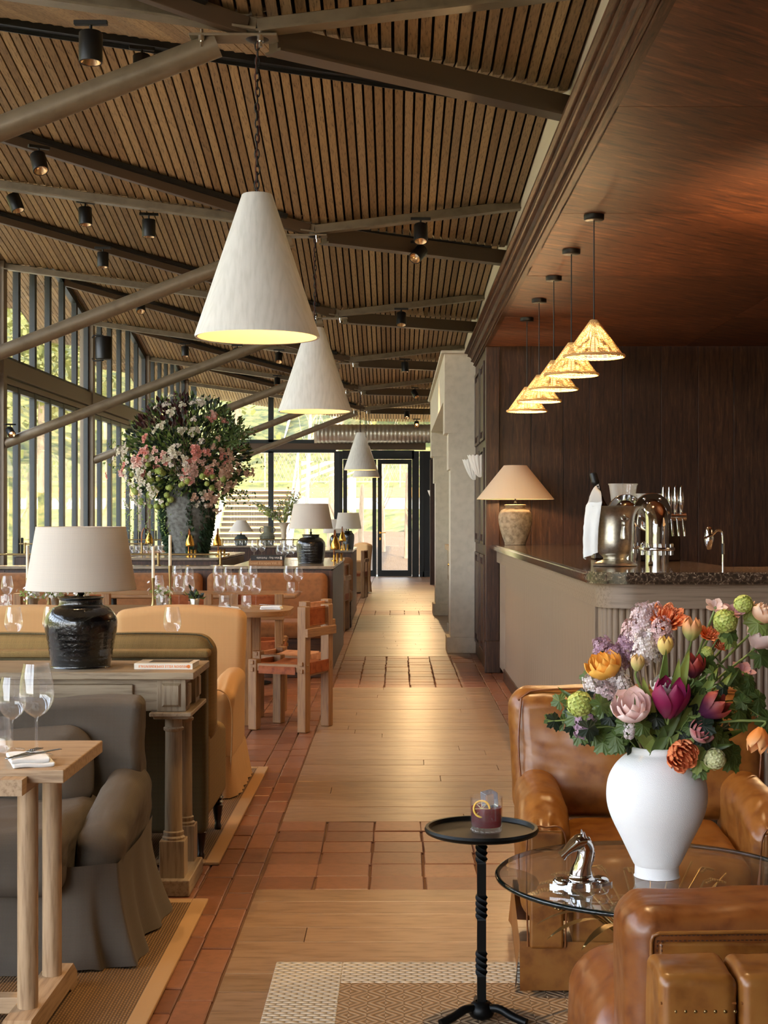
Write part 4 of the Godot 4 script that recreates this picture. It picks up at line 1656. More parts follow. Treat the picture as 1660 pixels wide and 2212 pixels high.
# oak and saddle-leather chair with square posts
func build_sling_chair(label: String, leather: Material) -> Node3D:
	var t := thing("sling_chair", label, "chair", Vector3.ZERO, 0.0, "oak and leather dining chairs")
	for e in [[-1, -1], [1, -1], [-1, 1], [1, 1]]:
		var tall: bool = e[1] < 0
		var h := 0.79 if tall else 0.45
		var p := G.new()
		var c := Vector3(e[0] * 0.165, 0, e[1] * 0.175)
		p.box(c + Vector3(0, h * 0.5, 0), Vector3(0.062, h, 0.062), 0.007)
		var lg := put(p, "leg", M.honey_y, t)
		for y in [0.385, 0.43]:
			var pg := G.new()
			pg.box(c + Vector3(e[0] * 0.025, y, 0), Vector3(0.03, 0.026, 0.022), 0.002)
			put(pg, "peg", M.honey_x, lg)
	for s in [-1, 1]:
		var r := G.new()
		r.box(Vector3(s * 0.172, 0.4, 0), Vector3(0.03, 0.05, 0.42), 0.004)
		put(r, "seat_rail", M.honey_z, t)
		var q := G.new()
		q.box(Vector3(0, 0.375, s * 0.182), Vector3(0.38, 0.05, 0.03), 0.004)
		put(q, "seat_rail", M.honey_x, t)
	var seat := G.new()
	seat.grid(12, 24, func(u: float, w: float) -> Vector3:
		var x := lerpf(-0.19, 0.19, w)
		var z := lerpf(-0.13, 0.13, u)
		var dip := -0.022 * (1.0 - pow(absf(w * 2.0 - 1.0), 2.0))
		var y := 0.437 + dip
		if w < 0.08 or w > 0.92:
			y = 0.437 - (1.0 - minf(w, 1.0 - w) / 0.08) * 0.07
			x = signf(x) * 0.196
		return Vector3(x, y, z), false, true)
	var seat2 := G.new()
	seat2.add(seat)
	seat2.add(seat, Transform3D(Basis(), Vector3(0, -0.005, 0)))
	put(seat2, "leather_seat", leather, t)
	var front := G.new()
	front.box(Vector3(0, 0.4, 0.2), Vector3(0.27, 0.075, 0.012), 0.004)
	put(front, "seat_wrap", leather, t)
	var rear := G.new()
	rear.box(Vector3(0, 0.4, -0.2), Vector3(0.27, 0.075, 0.012), 0.004)
	put(rear, "seat_wrap", leather, t)
	var back := G.new()
	back.box(Vector3(0, 0.72, -0.165), Vector3(0.34, 0.12, 0.008), 0.003, 8, func(p: Vector3) -> Vector3:
		return p + Vector3(0, 0, -0.02 * (1.0 - p.x * p.x * 30.0)))
	var lb := put(back, "leather_back", leather, t)
	var st := G.new()
	for y in [0.668, 0.772]:
		for k in 40:
			st.box(Vector3(-0.135 + k * 0.0069, y, -0.192), Vector3(0.004, 0.0014, 0.0016))
	put(st, "stitching", M.thread, lb)
	var rail := G.new()
	rail.box(Vector3(0, 0.625, -0.215), Vector3(0.41, 0.055, 0.022), 0.004)
	put(rail, "back_rail", M.honey_x, t)
	return t

func build_dining_group() -> void:
	# large table in the middle distance
	var t := thing("dining_table", "honey oak dining table with rounded corner behind the mustard armchairs", "table", V(-1.7, 0, 9.9))
	var o := -t.position
	var top := G.new()
	var pl := PackedVector2Array()
	for p in arc2(Vector2(-0.95, 9.75), 0.25, -90, 0, 6) + arc2(Vector2(-0.95, 10.05), 0.25, 0, 90, 6):
		pl.append(p)
	pl.append(Vector2(-2.9, 10.3))
	pl.append(Vector2(-2.9, 9.5))
	plan_solid(top, pl, 0.705, 0.74)
	put(top, "table_top", M.honey_x, t).position = o
	for e in [[-0.97, 9.6], [-0.97, 10.2], [-2.6, 9.6], [-2.6, 10.2]]:
		var l := G.new()
		l.box(V(e[0], 0.352, e[1]) + o, Vector3(0.06, 0.704, 0.06), 0.006)
		put(l, "leg", M.honey_y, t)
	var a := build_sling_chair("oak chair with tan leather sling seat standing open beside the walkway", M.sling)
	a.position = V(-0.68, 0, 9.5)
	a.rotation.y = -1.978
	var b := build_sling_chair("oak chair with pale leather back, second in from the walkway chair", M.sling_pale)
	b.position = V(-0.71, 0, 10.08)
	b.rotation.y = -1.978
	for e in [[-1.03, 11.05, "oak and orange leather chair with its back to the camera behind the cluster of glasses"], [-1.55, 11.05, "oak and orange leather chair with its back to the camera behind the small potted plant"], [-2.3, 11.05, "oak and orange leather chair with its back to the camera behind the lamp shade"], [-2.95, 11.05, "oak and orange leather chair at the left edge behind the tumblers"]]:
		var c := dup(a, V(e[0], 0.0, e[1]), PI, e[2])
	dup(a, V(-0.8, 0, 17.7), -1.7, "oak chair seen past the end of the nearer walnut deck")
	dup(a, V(-0.72, 0, 24.9), -1.7, "oak and leather chair far down the walkway beside the end doors")
	# mustard chairs
	var m := build_mustard_chair()
	dup(m, V(-1.9, 0.012, 7.45), 0.0, "mustard yellow armchair with arched back, left one behind the jar lamp")
	dup(m, V(-0.86, 0.012, 26.6), -1.2, "mustard yellow armchair at the far end by the doors")
	# small table between the tweed sofa and the mustard chairs
	var st := thing("dining_table", "small oak table between the tweed sofa and the mustard armchairs", "table", V(-1.4, 0.012, 6.76))
	var s1 := G.new()
	s1.box(Vector3(0, 0.7, 0), Vector3(1.1, 0.03, 0.4), 0.004)
	put(s1, "table_top", M.oak_x, st)
	var s2 := G.new()
	s2.lathe(PR([0.0, 0.0, 0.14, 0.0, 0.14, 0.02, 0.03, 0.04, 0.03, 0.685]), 20)
	put(s2, "pedestal", M.oak_y, st)
	# table before the banquette
	var bt := thing("dining_table", "narrow oak table set in front of the orange banquette", "table", V(-1.6, 0, 12.02))
	var b1 := G.new()
	b1.box(Vector3(-0.1, 0.722, 0), Vector3(1.8, 0.035, 0.6), 0.012)
	put(b1, "table_top", M.honey_x, bt)
	for x in [0.4, -0.7]:
		var b2 := G.new()
		b2.lathe(PR([0.0, 0.0, 0.18, 0.0, 0.18, 0.012, 0.025, 0.03, 0.025, 0.705]), 16, Vector3(x, 0, 0))
		put(b2, "pedestal", M.black, bt)

# orange banquette built against a walnut half-wall
func build_banquettes() -> void:
	var seg := [[-0.6, -1.66, "right end section of the orange suede banquette, with rounded top corner"], [-1.69, -2.75, "second section of the orange suede banquette, behind the candles"], [-2.78, -3.84, "third section of the orange suede banquette, behind the lamp shade"]]
	for e in seg:
		var c: float = (e[0] + e[1]) * 0.5
		var t := thing("banquette", e[2], "banquette", V(c, 0, 12.7), 0.0, "orange banquette sections")
		var w: float = e[0] - e[1] - 0.01
		var b := G.new()
		b.box(Vector3(0, 0.63, -0.22), Vector3(w, 0.47, 0.14), 0.06, 8)
		put(b, "backrest", M.suede, t)
		var s := G.new()
		s.box(Vector3(0, 0.4, 0.05), Vector3(w, 0.14, 0.52), 0.05, 6)
		put(s, "seat", M.suede, t)
		var k := G.new()
		k.box(Vector3(0, 0.165, 0.02), Vector3(w, 0.33, 0.46), 0.004)
		put(k, "base", M.walnut_x, t)
	for e in [[-3.2, 22.2, "orange suede banquette beyond the flower urn"], [-1.2, 18.6, "orange suede banquette behind the black and tan books"]]:
		var t := thing("banquette", e[2], "banquette", V(e[0], 0, e[1] - 0.3), 0.0, "orange banquette sections")
		var b := G.new()
		b.box(Vector3(0, 0.62, -0.2), Vector3(1.3, 0.46, 0.14), 0.06, 6)
		put(b, "backrest", M.suede, t)
		var s := G.new()
		s.box(Vector3(0, 0.38, 0.07), Vector3(1.3, 0.14, 0.5), 0.05, 6)
		put(s, "seat", M.suede, t)
		var k := G.new()
		k.box(Vector3(0, 0.155, 0.02), Vector3(1.28, 0.31, 0.42), 0.004)
		put(k, "base", M.walnut_x, t)

func half_wall(label: String, x0: float, x1: float, d0: float, d1: float, boards := 0.0) -> Node3D:
	var c := V((x0 + x1) * 0.5, 0, (d0 + d1) * 0.5)
	var t := thing("half_wall", label, "partition", c)
	var w := x1 - x0
	var l := d1 - d0
	var b := G.new()
	b.box(Vector3(0, 0.445, 0), Vector3(w - 0.04, 0.89, l - 0.04))
	put(b, "core", M.walnut_y, t)
	var n := maxi(1, int(round(w / 0.5)))
	for k in n:
		var p := G.new()
		p.box(Vector3(-w * 0.5 + (k + 0.5) * w / n, 0.44, l * 0.5 - 0.012), Vector3(w / n - 0.003, 0.88, 0.022), 0.002)
		put(p, "front_board", M["panel%d" % (k % 4)], t)
	var ns := maxi(1, int(round(l / 0.65)))
	for k in ns:
		var p := G.new()
		p.box(Vector3(w * 0.5 - 0.012, 0.44, -l * 0.5 + (k + 0.5) * l / ns), Vector3(0.022, 0.88, l / ns - 0.003), 0.002)
		put(p, "side_board", M["panel%d" % ((k + 1) % 4)], t)
	var tp := G.new()
	tp.box(Vector3(0, 0.905, 0), Vector3(w + 0.02, 0.026, l + 0.02), 0.004)
	put(tp, "stone_top", M.stonetop, t)
	return t

func brass_rail(label: String, x0: float, x1: float, d: float, y: float, rise: float) -> void:
	var t := thing("brass_rail", label, "rail", V((x0 + x1) * 0.5, y, d))
	var w := x1 - x0
	var g := G.new()
	g.tube([Vector3(-w * 0.5, rise, 0), Vector3(w * 0.5, rise, 0)], 0.009, 10)
	g.ball(Vector3(w * 0.5, rise, 0), Vector3(0.012, 0.012, 0.012), 8, 6)
	put(g, "bar", M.brass_dull, t)
	var n := maxi(2, int(round(w / 0.58)) + 1)
	for k in n:
		var p := G.new()
		var x := -w * 0.5 + 0.07 + (w - 0.14) * k / (n - 1)
		p.lathe(PR([0.0, 0.0, 0.022, 0.0, 0.022, 0.006, 0.011, 0.01, 0.011, rise - 0.012, 0.016, rise - 0.01, 0.016, rise + 0.012, 0.0, rise + 0.014]), 12, Vector3(x, 0, 0))
		put(p, "post", M.brass_dull, t)

func build_partitions() -> void:
	half_wall("long walnut half-wall with brass rail behind the orange banquette", -4.45, -1.47, 13.05, 13.3)
	half_wall("nearer walnut deck with stone top carrying the black jar lamp and books", -1.46, -0.565, 13.05, 15.7)
	half_wall("walnut half-wall with stone top left of the flower urn", -4.45, -2.86, 17.2, 17.65)
	half_wall("walnut deck with stone top under the big flower urn", -2.85, -1.9, 15.7, 18.4)
	half_wall("farther walnut deck beside the walkway with the slim jar lamp", -1.46, -0.585, 19.2, 21.5)
	half_wall("low walnut half-wall carrying the two handled jug and the cone lamp", -4.45, -1.47, 22.3, 22.8)
	brass_rail("brass rail on the long half-wall behind the wine glasses", -4.4, -1.5, 13.17, 0.919, 0.1)
	brass_rail("brass rail on the half-wall left of the flower urn", -4.4, -2.9, 17.24, 0.919, 0.12)
	brass_rail("brass rail on the far half-wall before the two handled jug", -4.3, -1.5, 22.34, 0.919, 0.09)

func leather_warp(a: float) -> Variant:
	var nz := FastNoiseLite.new()
	nz.seed = 17
	nz.frequency = 4.0
	return func(p: Vector3) -> Vector3: return p + Vector3(nz.get_noise_3dv(p), nz.get_noise_3dv(p + Vector3(3, 0, 0)), nz.get_noise_3dv(p + Vector3(0, 3, 0))) * a

func seam(t: Node, pts: Array, m: Material, r := 0.0022, called := "seam") -> void:
	var g := G.new()
	g.tube(pts, r, 6)
	put(g, called, m, t)

func build_leather_chairs() -> void:
	# club chair facing the camera, left of the bar
	var t := thing("club_chair", "tan leather club chair with skirt facing the camera, behind the glass table", "armchair", V(0.765, 0.0158, 4.55), -0.05)
	var wrp = leather_warp(0.008)
	var back := G.new()
	back.box(Vector3(0, 0.565, -0.25), Vector3(0.8, 0.42, 0.17), 0.065, 16, func(p: Vector3) -> Vector3:
		var f := smoothstep(-0.2, 0.2, p.y)
		return (wrp.call(p) as Vector3) + Vector3(p.x * 0.03 * f, 0.012 * cos(p.x * 4.0), -0.05 * f + 0.03 * cos(p.x * 3.2) * cos(p.y * 5.0) * (1.0 if p.z > 0 else 0.0)))
	var bn := put(back, "backrest", M.leather, t)
	var bp := []
	for k in 21:
		var u := lerpf(-1, 1, k / 20.0)
		bp.append(Vector3(u * 0.385, 0.772 + 0.012 * cos(u * 1.5) - 0.03 * pow(absf(u), 20.0), -0.225))
	seam(bn, bp, M.leather_red, 0.004)
	for s in [-1, 1]:
		seam(bn, path3([Vector3(s * 0.375, 0.75, -0.205), Vector3(s * 0.385, 0.6, -0.175), Vector3(s * 0.37, 0.42, -0.165)], 6), M.leather_red, 0.004)
		var arm := G.new()
		arm.box(Vector3(s * 0.325, 0.355, 0.07), Vector3(0.145, 0.34, 0.68), 0.07, 14, func(p: Vector3) -> Vector3:
			var f := smoothstep(0.0, 0.34, p.z)
			var q: Vector3 = wrp.call(p)
			return q + Vector3(0, -0.05 * f * f * smoothstep(0.0, 0.17, p.y) + 0.006 * sin(p.x * 140.0) * smoothstep(0.24, 0.33, p.z) * smoothstep(0.08, 0.16, p.y), 0))
		var an := put(arm, "armrest", M.leather, t)
		var fp := G.new()
		fp.box(Vector3(s * 0.325, 0.29, 0.413), Vector3(0.095, 0.33, 0.02), 0.009, 3)
		put(fp, "arm_panel", M.leather, an)
		seam(an, path3([Vector3(s * 0.325 - 0.052, 0.13, 0.416), Vector3(s * 0.325 - 0.054, 0.43, 0.418), Vector3(s * 0.325, 0.465, 0.416), Vector3(s * 0.325 + 0.054, 0.43, 0.418), Vector3(s * 0.325 + 0.052, 0.13, 0.416)], 6), M.leather_red, 0.003, "welt")
	var seat := G.new()
	seat.box(Vector3(0, 0.31, 0.1), Vector3(0.51, 0.13, 0.6), 0.05, 12, wrp)
	put(seat, "seat_cushion", M.leather, t)
	var fr := G.new()
	fr.box(Vector3(0, 0.185, 0.08), Vector3(0.5, 0.14, 0.62), 0.02, 4)
	put(fr, "seat_front", M.leather, t)
	var q := [Vector2(0.4, -0.3), Vector2(0.4, 0.41), Vector2(-0.4, 0.41), Vector2(-0.4, -0.3)]
	for k in 4:
		var nrm: Vector2 = [Vector2(1, 0), Vector2(0, 1), Vector2(-1, 0), Vector2(0, -1)][k]
		var sk := G.new()
		sk.grid(16, 5, func(u: float, w: float) -> Vector3:
			var p: Vector2 = (q[k] as Vector2).lerp(q[(k + 1) % 4], u)
			p += nrm * (1.0 - w) * (0.004 + 0.01 * pow(absf(u * 2.0 - 1.0), 8.0))
			return Vector3(p.x, 0.008 + w * 0.135, p.y), false)
		put(sk, "skirt_panel", M.leather, t)
	# chair with its back to the camera, cut by the lower right corner
	var c := thing("lounge_chair", "tan leather lounge chair with stitched back at the lower right corner, turned away", "armchair", V(0.82, 0.0158, 2.95))
	var cb := G.new()
	cb.box(Vector3(0.0, 0.4, 0.03), Vector3(0.765, 0.375, 0.22), 0.055, 14, func(p: Vector3) -> Vector3:
		return (wrp.call(p) as Vector3) + Vector3(0, 0.016 * smoothstep(-0.3, 0.4, p.x), 0))
	var cbn := put(cb, "backrest", M.leather_red, c)
	var bk := G.new()
	bk.box(Vector3(0.02, 0.36, 0.135), Vector3(0.69, 0.34, 0.02), 0.009, 4)
	put(bk, "back_panel", M.leather, cbn)
	for y in [0.5415, 0.5315]:
		var st := G.new()
		for k in 84:
			st.box(Vector3(-0.325 + k * 0.0084, y + 0.006 * k / 84.0, 0.145), Vector3(0.0045, 0.0017, 0.002))
		put(st, "stitching", M.thread_dark, cbn)
	for x in [-0.327, -0.318]:
		var st := G.new()
		for k in 42:
			st.box(Vector3(x, 0.53 - k * 0.0084, 0.145), Vector3(0.0017, 0.0045, 0.002))
		put(st, "stitching", M.thread_dark, cbn)
	seam(cbn, [Vector3(-0.336, 0.2, 0.144), Vector3(-0.338, 0.53, 0.144), Vector3(-0.334, 0.541, 0.144), Vector3(-0.322, 0.546, 0.144), Vector3(0.36, 0.556, 0.144)], M.leather, 0.004, "welt")
	# channelled outer back
	for e in [[-0.316, 0.134], [-0.181, 0.134], [-0.046, 0.134], [0.089, 0.134], [0.224, 0.134]]:
		var ch := G.new()
		ch.box(Vector3(e[0], 0.29, 0.405), Vector3(e[1], 0.56, 0.15), 0.02, 8, wrp)
		var chn := put(ch, "channel", M.leather, c)
		seam(chn, [Vector3(e[0] - e[1] * 0.47, 0.522, 0.474), Vector3(e[0], 0.524, 0.478), Vector3(e[0] + e[1] * 0.47, 0.522, 0.474)], M.leather_red, 0.0025)
	var nails := G.new()
	for k in 7:
		nails.ball(Vector3(-0.355 + k * 0.0165, 0.51, 0.481), Vector3(0.0032, 0.0032, 0.002), 6, 4)
	put(nails, "nail_row", M.brass_dull, c)
	for s in [-1, 1]:
		var ar := G.new()
		ar.box(Vector3(s * 0.305, 0.165, -0.25), Vector3(0.2, 0.4, 0.5), 0.095, 12, func(p: Vector3) -> Vector3:
			return (wrp.call(p) as Vector3) + Vector3(s * 0.03 * cos(p.y * 6.0), 0, 0))
		put(ar, "armrest", M.leather_red, c)
	var se := G.new()
	se.box(Vector3(0, 0.27, -0.25), Vector3(0.56, 0.2, 0.5), 0.06, 8)
	put(se, "seat_cushion", M.leather_red, c)

func rug(called: String, label: String, x0: float, x1: float, d0: float, d1: float, field: Material, edge: Material, border: float, h := 0.011) -> void:
	var c := V((x0 + x1) * 0.5, 0, (d0 + d1) * 0.5)
	var t := thing(called, label, "rug", c)
	var w := x1 - x0
	var l := d1 - d0
	var f := G.new()
	f.box(Vector3(0, h * 0.5, 0), Vector3(w - border * 1.6, h, l - border * 1.6), 0.003)
	put(f, "field", field, t)
	for s in [-1, 1]:
		var a := G.new()
		a.box(Vector3(s * (w - border) * 0.5, h * 0.5 + 0.0012, 0), Vector3(border, h, l), 0.003)
		put(a, "border", edge, t)
		var b := G.new()
		b.box(Vector3(0, h * 0.5 + 0.001, s * (l - border) * 0.5), Vector3(w - border * 2.0, h, border), 0.003)
		put(b, "border", edge, t)

func build_rugs() -> void:
	rug("sisal_rug", "brown sisal rug with tan cloth border under the linen sofa", -3.4, -0.662, 2.4, 5.2, M.sisal, M.tape, 0.055)
	rug("sisal_rug", "brown sisal rug with tan cloth border under the tweed sofa and mustard chairs", -3.4, -0.69, 5.74, 7.95, M.sisal, M.tape, 0.055)
	rug("wool_rug", "cream basket weave rug with brown patterned middle at the bottom edge", -0.362, 2.2, 1.4, 4.45, M.rug_brown, M.rug_cream, 0.2, 0.014)

# ---------------------------------------------------------------- lamps
func omni(parent: Node3D, at: Vector3, color: Color, energy: float, size := 0.04) -> void:
	var l := OmniLight3D.new()
	l.name = "light"
	l.light_color = color
	l.light_energy = energy
	l.light_size = size
	l.omni_range = 40.0
	l.omni_attenuation = 2.0
	l.shadow_enabled = true
	l.position = at
	parent.add_child(l, true)

const WARM := Color(1.0, 0.83, 0.6)

func build_cone_pendants() -> void:
	var t: Node3D = null
	var names := ["largest white cone pendant on a black chain, nearest the camera", "second white cone pendant, partly behind the largest one", "small white cone pendant before the end doors", "smallest white cone pendant, partly hidden behind the third"]
	var ds := [7.1, 12.1, 27.1, 32.1]
	for i in 4:
		if i > 0:
			dup(t, V(-0.67, 3.64, ds[i]), 0.0, names[i])
			continue
		t = thing("cone_pendant", names[0], "pendant lamp", V(-0.67, 3.64, 7.1), 0.0, "white cone pendants")
		var rose := G.new()
		rose.lathe(PR([0.0, -0.012, 0.035, -0.012, 0.06, 0.0, 0.062, 0.01]), 20)
		put(rose, "ceiling_rose", M.black, t)
		var ch := G.new()
		var y := -0.012
		var k := 0
		while y > -0.75:
			var p := []
			for j in 13:
				var a := TAU * j / 12
				var q := Vector3(cos(a) * 0.0105, sin(a) * 0.013 + signf(sin(a)) * 0.011 * absf(sin(a)), 0)
				if k % 2 == 1:
					q = Vector3(0, q.y, q.x)
				p.append(q + Vector3(sin(k * 1.3) * 0.002, y - 0.02, cos(k * 2.1) * 0.002))
			ch.tube(p, 0.0038, 6, false)
			y -= 0.037
			k += 1
		put(ch, "chain", M.black, t)
		var cord := G.new()
		cord.tube(path3([Vector3(0.004, -0.01, 0.004), Vector3(-0.008, -0.2, 0.008), Vector3(0.01, -0.4, 0.005), Vector3(-0.006, -0.6, 0.008), Vector3(0.0, -0.77, 0.0)], 8), 0.0028, 5)
		cord.tube(path3([Vector3(0.0, -0.72, 0.01), Vector3(0.014, -0.735, 0.012), Vector3(0.016, -0.755, 0.01)], 4), 0.0022, 5)
		put(cord, "cord", mat("cord_rust", Color(0.32, 0.12, 0.06), 0.8), t)
		var out := G.new()
		out.lathe(PR([0.286, -1.428, 0.297, -1.43, 0.299, -1.42, 0.074, -0.748, 0.07, -0.744, 0.0, -0.744]), 48)
		put(out, "shade", M.cone, t)
		var inn := G.new()
		inn.lathe(PR([0.0, -0.76, 0.066, -0.76, 0.286, -1.428]), 40)
		put(inn, "shade_lining", M.cone_in, t)
		var b := G.new()
		b.ball(Vector3(0, -1.14, 0), Vector3(0.045, 0.055, 0.045), 14, 10)
		var so := G.new()
		so.lathe(PR([0.02, -1.09, 0.024, -1.09, 0.024, -1.02, 0.006, -1.0, 0.006, -0.76]), 12)
		put(b, "bulb", M.bulb_soft, put(so, "socket", M.black, t))
		omni(t, Vector3(0, -1.15, 0), Color(1.0, 0.74, 0.44), 1.4, 0.05)

func build_rattan_pendants() -> void:
	var t: Node3D = null
	var names := ["nearest woven rattan pendant over the bar, lit", "second woven rattan pendant over the bar from the front, lit", "middle woven rattan pendant over the bar, lit", "fourth woven rattan pendant over the bar from the front, lit", "farthest woven rattan pendant over the bar, lit"]
	for i in 5:
		var d: float = [7.26, 8.2, 9.12, 10.06, 11.0][i]
		if i > 0:
			dup(t, V(0.966, 2.83, d), i * 0.7, names[i])
			continue
		t = thing("rattan_pendant", names[0], "pendant lamp", V(0.966, 2.83, d), 0.0, "rattan pendants over the bar")
		var c := G.new()
		c.lathe(PR([0.0, -0.026, 0.046, -0.026, 0.05, -0.022, 0.05, 0.0]), 28)
		put(c, "ceiling_rose", M.black, t)
		var w := G.new()
		w.tube([Vector3(0, -0.02, 0), Vector3(0, -0.53, 0)], 0.0035, 6)
		put(w, "cord", M.black, t)
		var sh := G.new()
		var n := 34
		for k in n:  # upright canes
			var a := TAU * k / n
			var p := []
			for j in 9:
				var f := j / 8.0
				var r := lerpf(0.016, 0.142, f)
				p.append(Vector3(cos(a) * r, -0.515 - f * 0.175, sin(a) * r))
			sh.tube(p, 0.0022, 4, false)
		var rows := 27
		for j in rows:  # weavers going in front of and behind the canes
			var f := (j + 0.5) / rows
			var r := lerpf(0.016, 0.142, f)
			var p := []
			for k in n * 2 + 1:
				var a := TAU * k / (n * 2)
				var q := r + cos(PI * k * 0.5 + PI * j) * 0.002
				p.append(Vector3(cos(a) * q, -0.515 - f * 0.175, sin(a) * q))
			sh.tube(p, 0.0021, 4, false)
		for j in 3:  # thick plaited rim
			var p := []
			for k in 97:
				var a := TAU * k / 96
				var ph := a * 16.0 + j * TAU / 3.0
				var q := 0.146 + cos(ph) * 0.005
				p.append(Vector3(cos(a) * q, -0.692 + sin(ph) * 0.005, sin(a) * q))
			sh.tube(p, 0.0036, 5, false)
		put(sh, "woven_shade", M.rattan, t)
		var so := G.new()
		so.lathe(PR([0.0, -0.6, 0.014, -0.6, 0.014, -0.55, 0.004, -0.53]), 12)
		var son := put(so, "socket", M.black, t)
		var b := G.new()
		b.lathe(spl([0.0, -0.672, 0.012, -0.668, 0.0165, -0.655, 0.0165, -0.62, 0.01, -0.605, 0.008, -0.6], 4), 14)
		put(b, "bulb", M.bulb, son)
		omni(t, Vector3(0, -0.645, 0), WARM, 1.2, 0.02)

# pot lamp: the pot's profile, the drum or cone shade above it
func pot_lamp(label: String, at: Vector3, prof: Array, m: Material, neck: float, y0: float, r0: float, y1: float, r1: float, shm: Material, lit: float) -> Node3D:
	var t := thing("table_lamp", label, "lamp", at)
	var p := G.new()
	p.lathe(prof, 48)
	put(p, "pot", m, t)
	var s := G.new()
	s.tube([Vector3(0, neck, 0), Vector3(0, y1 - 0.03, 0)], 0.006, 8)
	s.lathe(PR([0.016, neck - 0.004, 0.016, neck + 0.006, 0.008, neck + 0.01, 0.013, neck + 0.02, 0.008, neck + 0.03, 0.0, neck + 0.03]), 12)
	put(s, "stem", M.black, t)
	var sh := G.new()
	sh.lathe(PR([r0, y0, r1, y1]), 56)
	sh.lathe(PR([r1 - 0.003, y1, r0 - 0.003, y0]), 56)
	put(sh, "lamp_shade", shm, t)
	var rm := G.new()
	for e in [[r0, y0], [r1, y1]]:
		var c := []
		for k in 57:
			c.append(Vector3(cos(TAU * k / 56) * (e[0] - 0.001), e[1], sin(TAU * k / 56) * (e[0] - 0.001)))
		rm.tube(c, 0.0022, 5, false)
	put(rm, "shade_trim", shm, t.get_node("lamp_shade"))
	var sp := G.new()
	for k in 3:
		var a := TAU * k / 3 + 0.4
		sp.tube([Vector3(0, y1 - 0.035, 0), Vector3(cos(a) * (r1 - 0.004), y1 - 0.01, sin(a) * (r1 - 0.004))], 0.002, 5, false)
	put(sp, "shade_carrier", M.brass_dull, t)
	var b := G.new()
	b.ball(Vector3(0, (y0 + y1) * 0.5 - 0.02, 0), Vector3(0.028, 0.034, 0.028), 12, 8)
	if lit > 0.0:
		put(b, "bulb", M.bulb_soft, t)
		omni(t, Vector3(0, (y0 + y1) * 0.5 - 0.02, 0), WARM, lit, 0.03)
	else:
		put(b, "bulb", M.paper, t)
	return t

func ribbed(a: Array, y0: float, y1: float, amp: float) -> Array:
	var o := []
	for p in spl(a, 10):
		var q: Vector2 = p
		if q.y > y0 and q.y < y1:
			q.x += sin(q.y * 520.0) * amp
		o.append(q)
	return o

func build_table_lamps() -> void:
	pot_lamp("large table lamp with glossy black jar and linen drum shade on the oak console", V(-1.163, 0.8, 5.45), ribbed([0.0, 0.0, 0.1, 0.0, 0.108, 0.012, 0.12, 0.08, 0.1315, 0.15, 0.127, 0.185, 0.105, 0.215, 0.082, 0.226, 0.079, 0.245, 0.084, 0.254, 0.078, 0.257, 0.07, 0.25], 0.02, 0.12, 0.0009), M.jar, 0.25, 0.285, 0.201, 0.513, 0.163, M.shade, 0.0)
	pot_lamp("table lamp with glossy black jar and grey drum shade on the nearer walnut deck", V(-0.805, 0.918, 13.85), ribbed([0.0, 0.0, 0.112, 0.0, 0.12, 0.012, 0.13, 0.08, 0.136, 0.16, 0.13, 0.2, 0.1, 0.235, 0.082, 0.242, 0.08, 0.262, 0.085, 0.27, 0.07, 0.268], 0.02, 0.16, 0.0012), M.jar, 0.265, 0.325, 0.205, 0.555, 0.162, M.shade, 0.0)
	pot_lamp("slim black jar lamp with grey drum shade on the farther walnut deck", V(-0.66, 0.918, 20.1), spl([0.0, 0.0, 0.06, 0.0, 0.07, 0.02, 0.08, 0.13, 0.078, 0.19, 0.055, 0.225, 0.048, 0.235, 0.052, 0.245, 0.04, 0.245], 6), M.jar, 0.24, 0.275, 0.178, 0.49, 0.142, M.shade, 0.0)
	pot_lamp("black pot lamp half hidden behind the slim jar lamp", V(-0.87, 0.918, 20.75), spl([0.0, 0.0, 0.06, 0.0, 0.075, 0.1, 0.06, 0.16, 0.045, 0.175, 0.05, 0.185], 6), M.jar, 0.18, 0.21, 0.17, 0.4, 0.13, M.shade, 0.0)
	pot_lamp("bar lamp with weathered beige urn and cream cone shade", V(0.995, 1.1165, 12.45), spl([0.0, 0.0, 0.082, 0.0, 0.09, 0.02, 0.122, 0.11, 0.141, 0.2, 0.138, 0.26, 0.112, 0.295, 0.085, 0.308, 0.083, 0.325, 0.092, 0.335, 0.08, 0.34], 6), M.urn_beige, 0.335, 0.385, 0.325, 0.665, 0.098, M.shade_cream, 1.1)
	pot_lamp("bar lamp with beige urn at the right end of the counter, out of view", V(2.3, 1.1165, 6.65), spl([0.0, 0.0, 0.082, 0.0, 0.09, 0.02, 0.122, 0.11, 0.141, 0.2, 0.138, 0.26, 0.112, 0.295, 0.085, 0.308, 0.083, 0.325, 0.092, 0.335, 0.08, 0.34], 6), M.urn_beige, 0.335, 0.385, 0.325, 0.665, 0.14, M.shade_cream, 8.0)
	pot_lamp("dark pot lamp with pale cone shade on the far half-wall, left of the jug", V(-2.38, 0.9185, 22.6), spl([0.0, 0.0, 0.08, 0.0, 0.1, 0.06, 0.1, 0.11, 0.07, 0.14, 0.06, 0.155, 0.065, 0.16], 6), M.jug_dark, 0.155, 0.21, 0.19, 0.38, 0.075, M.shade, 0.0)

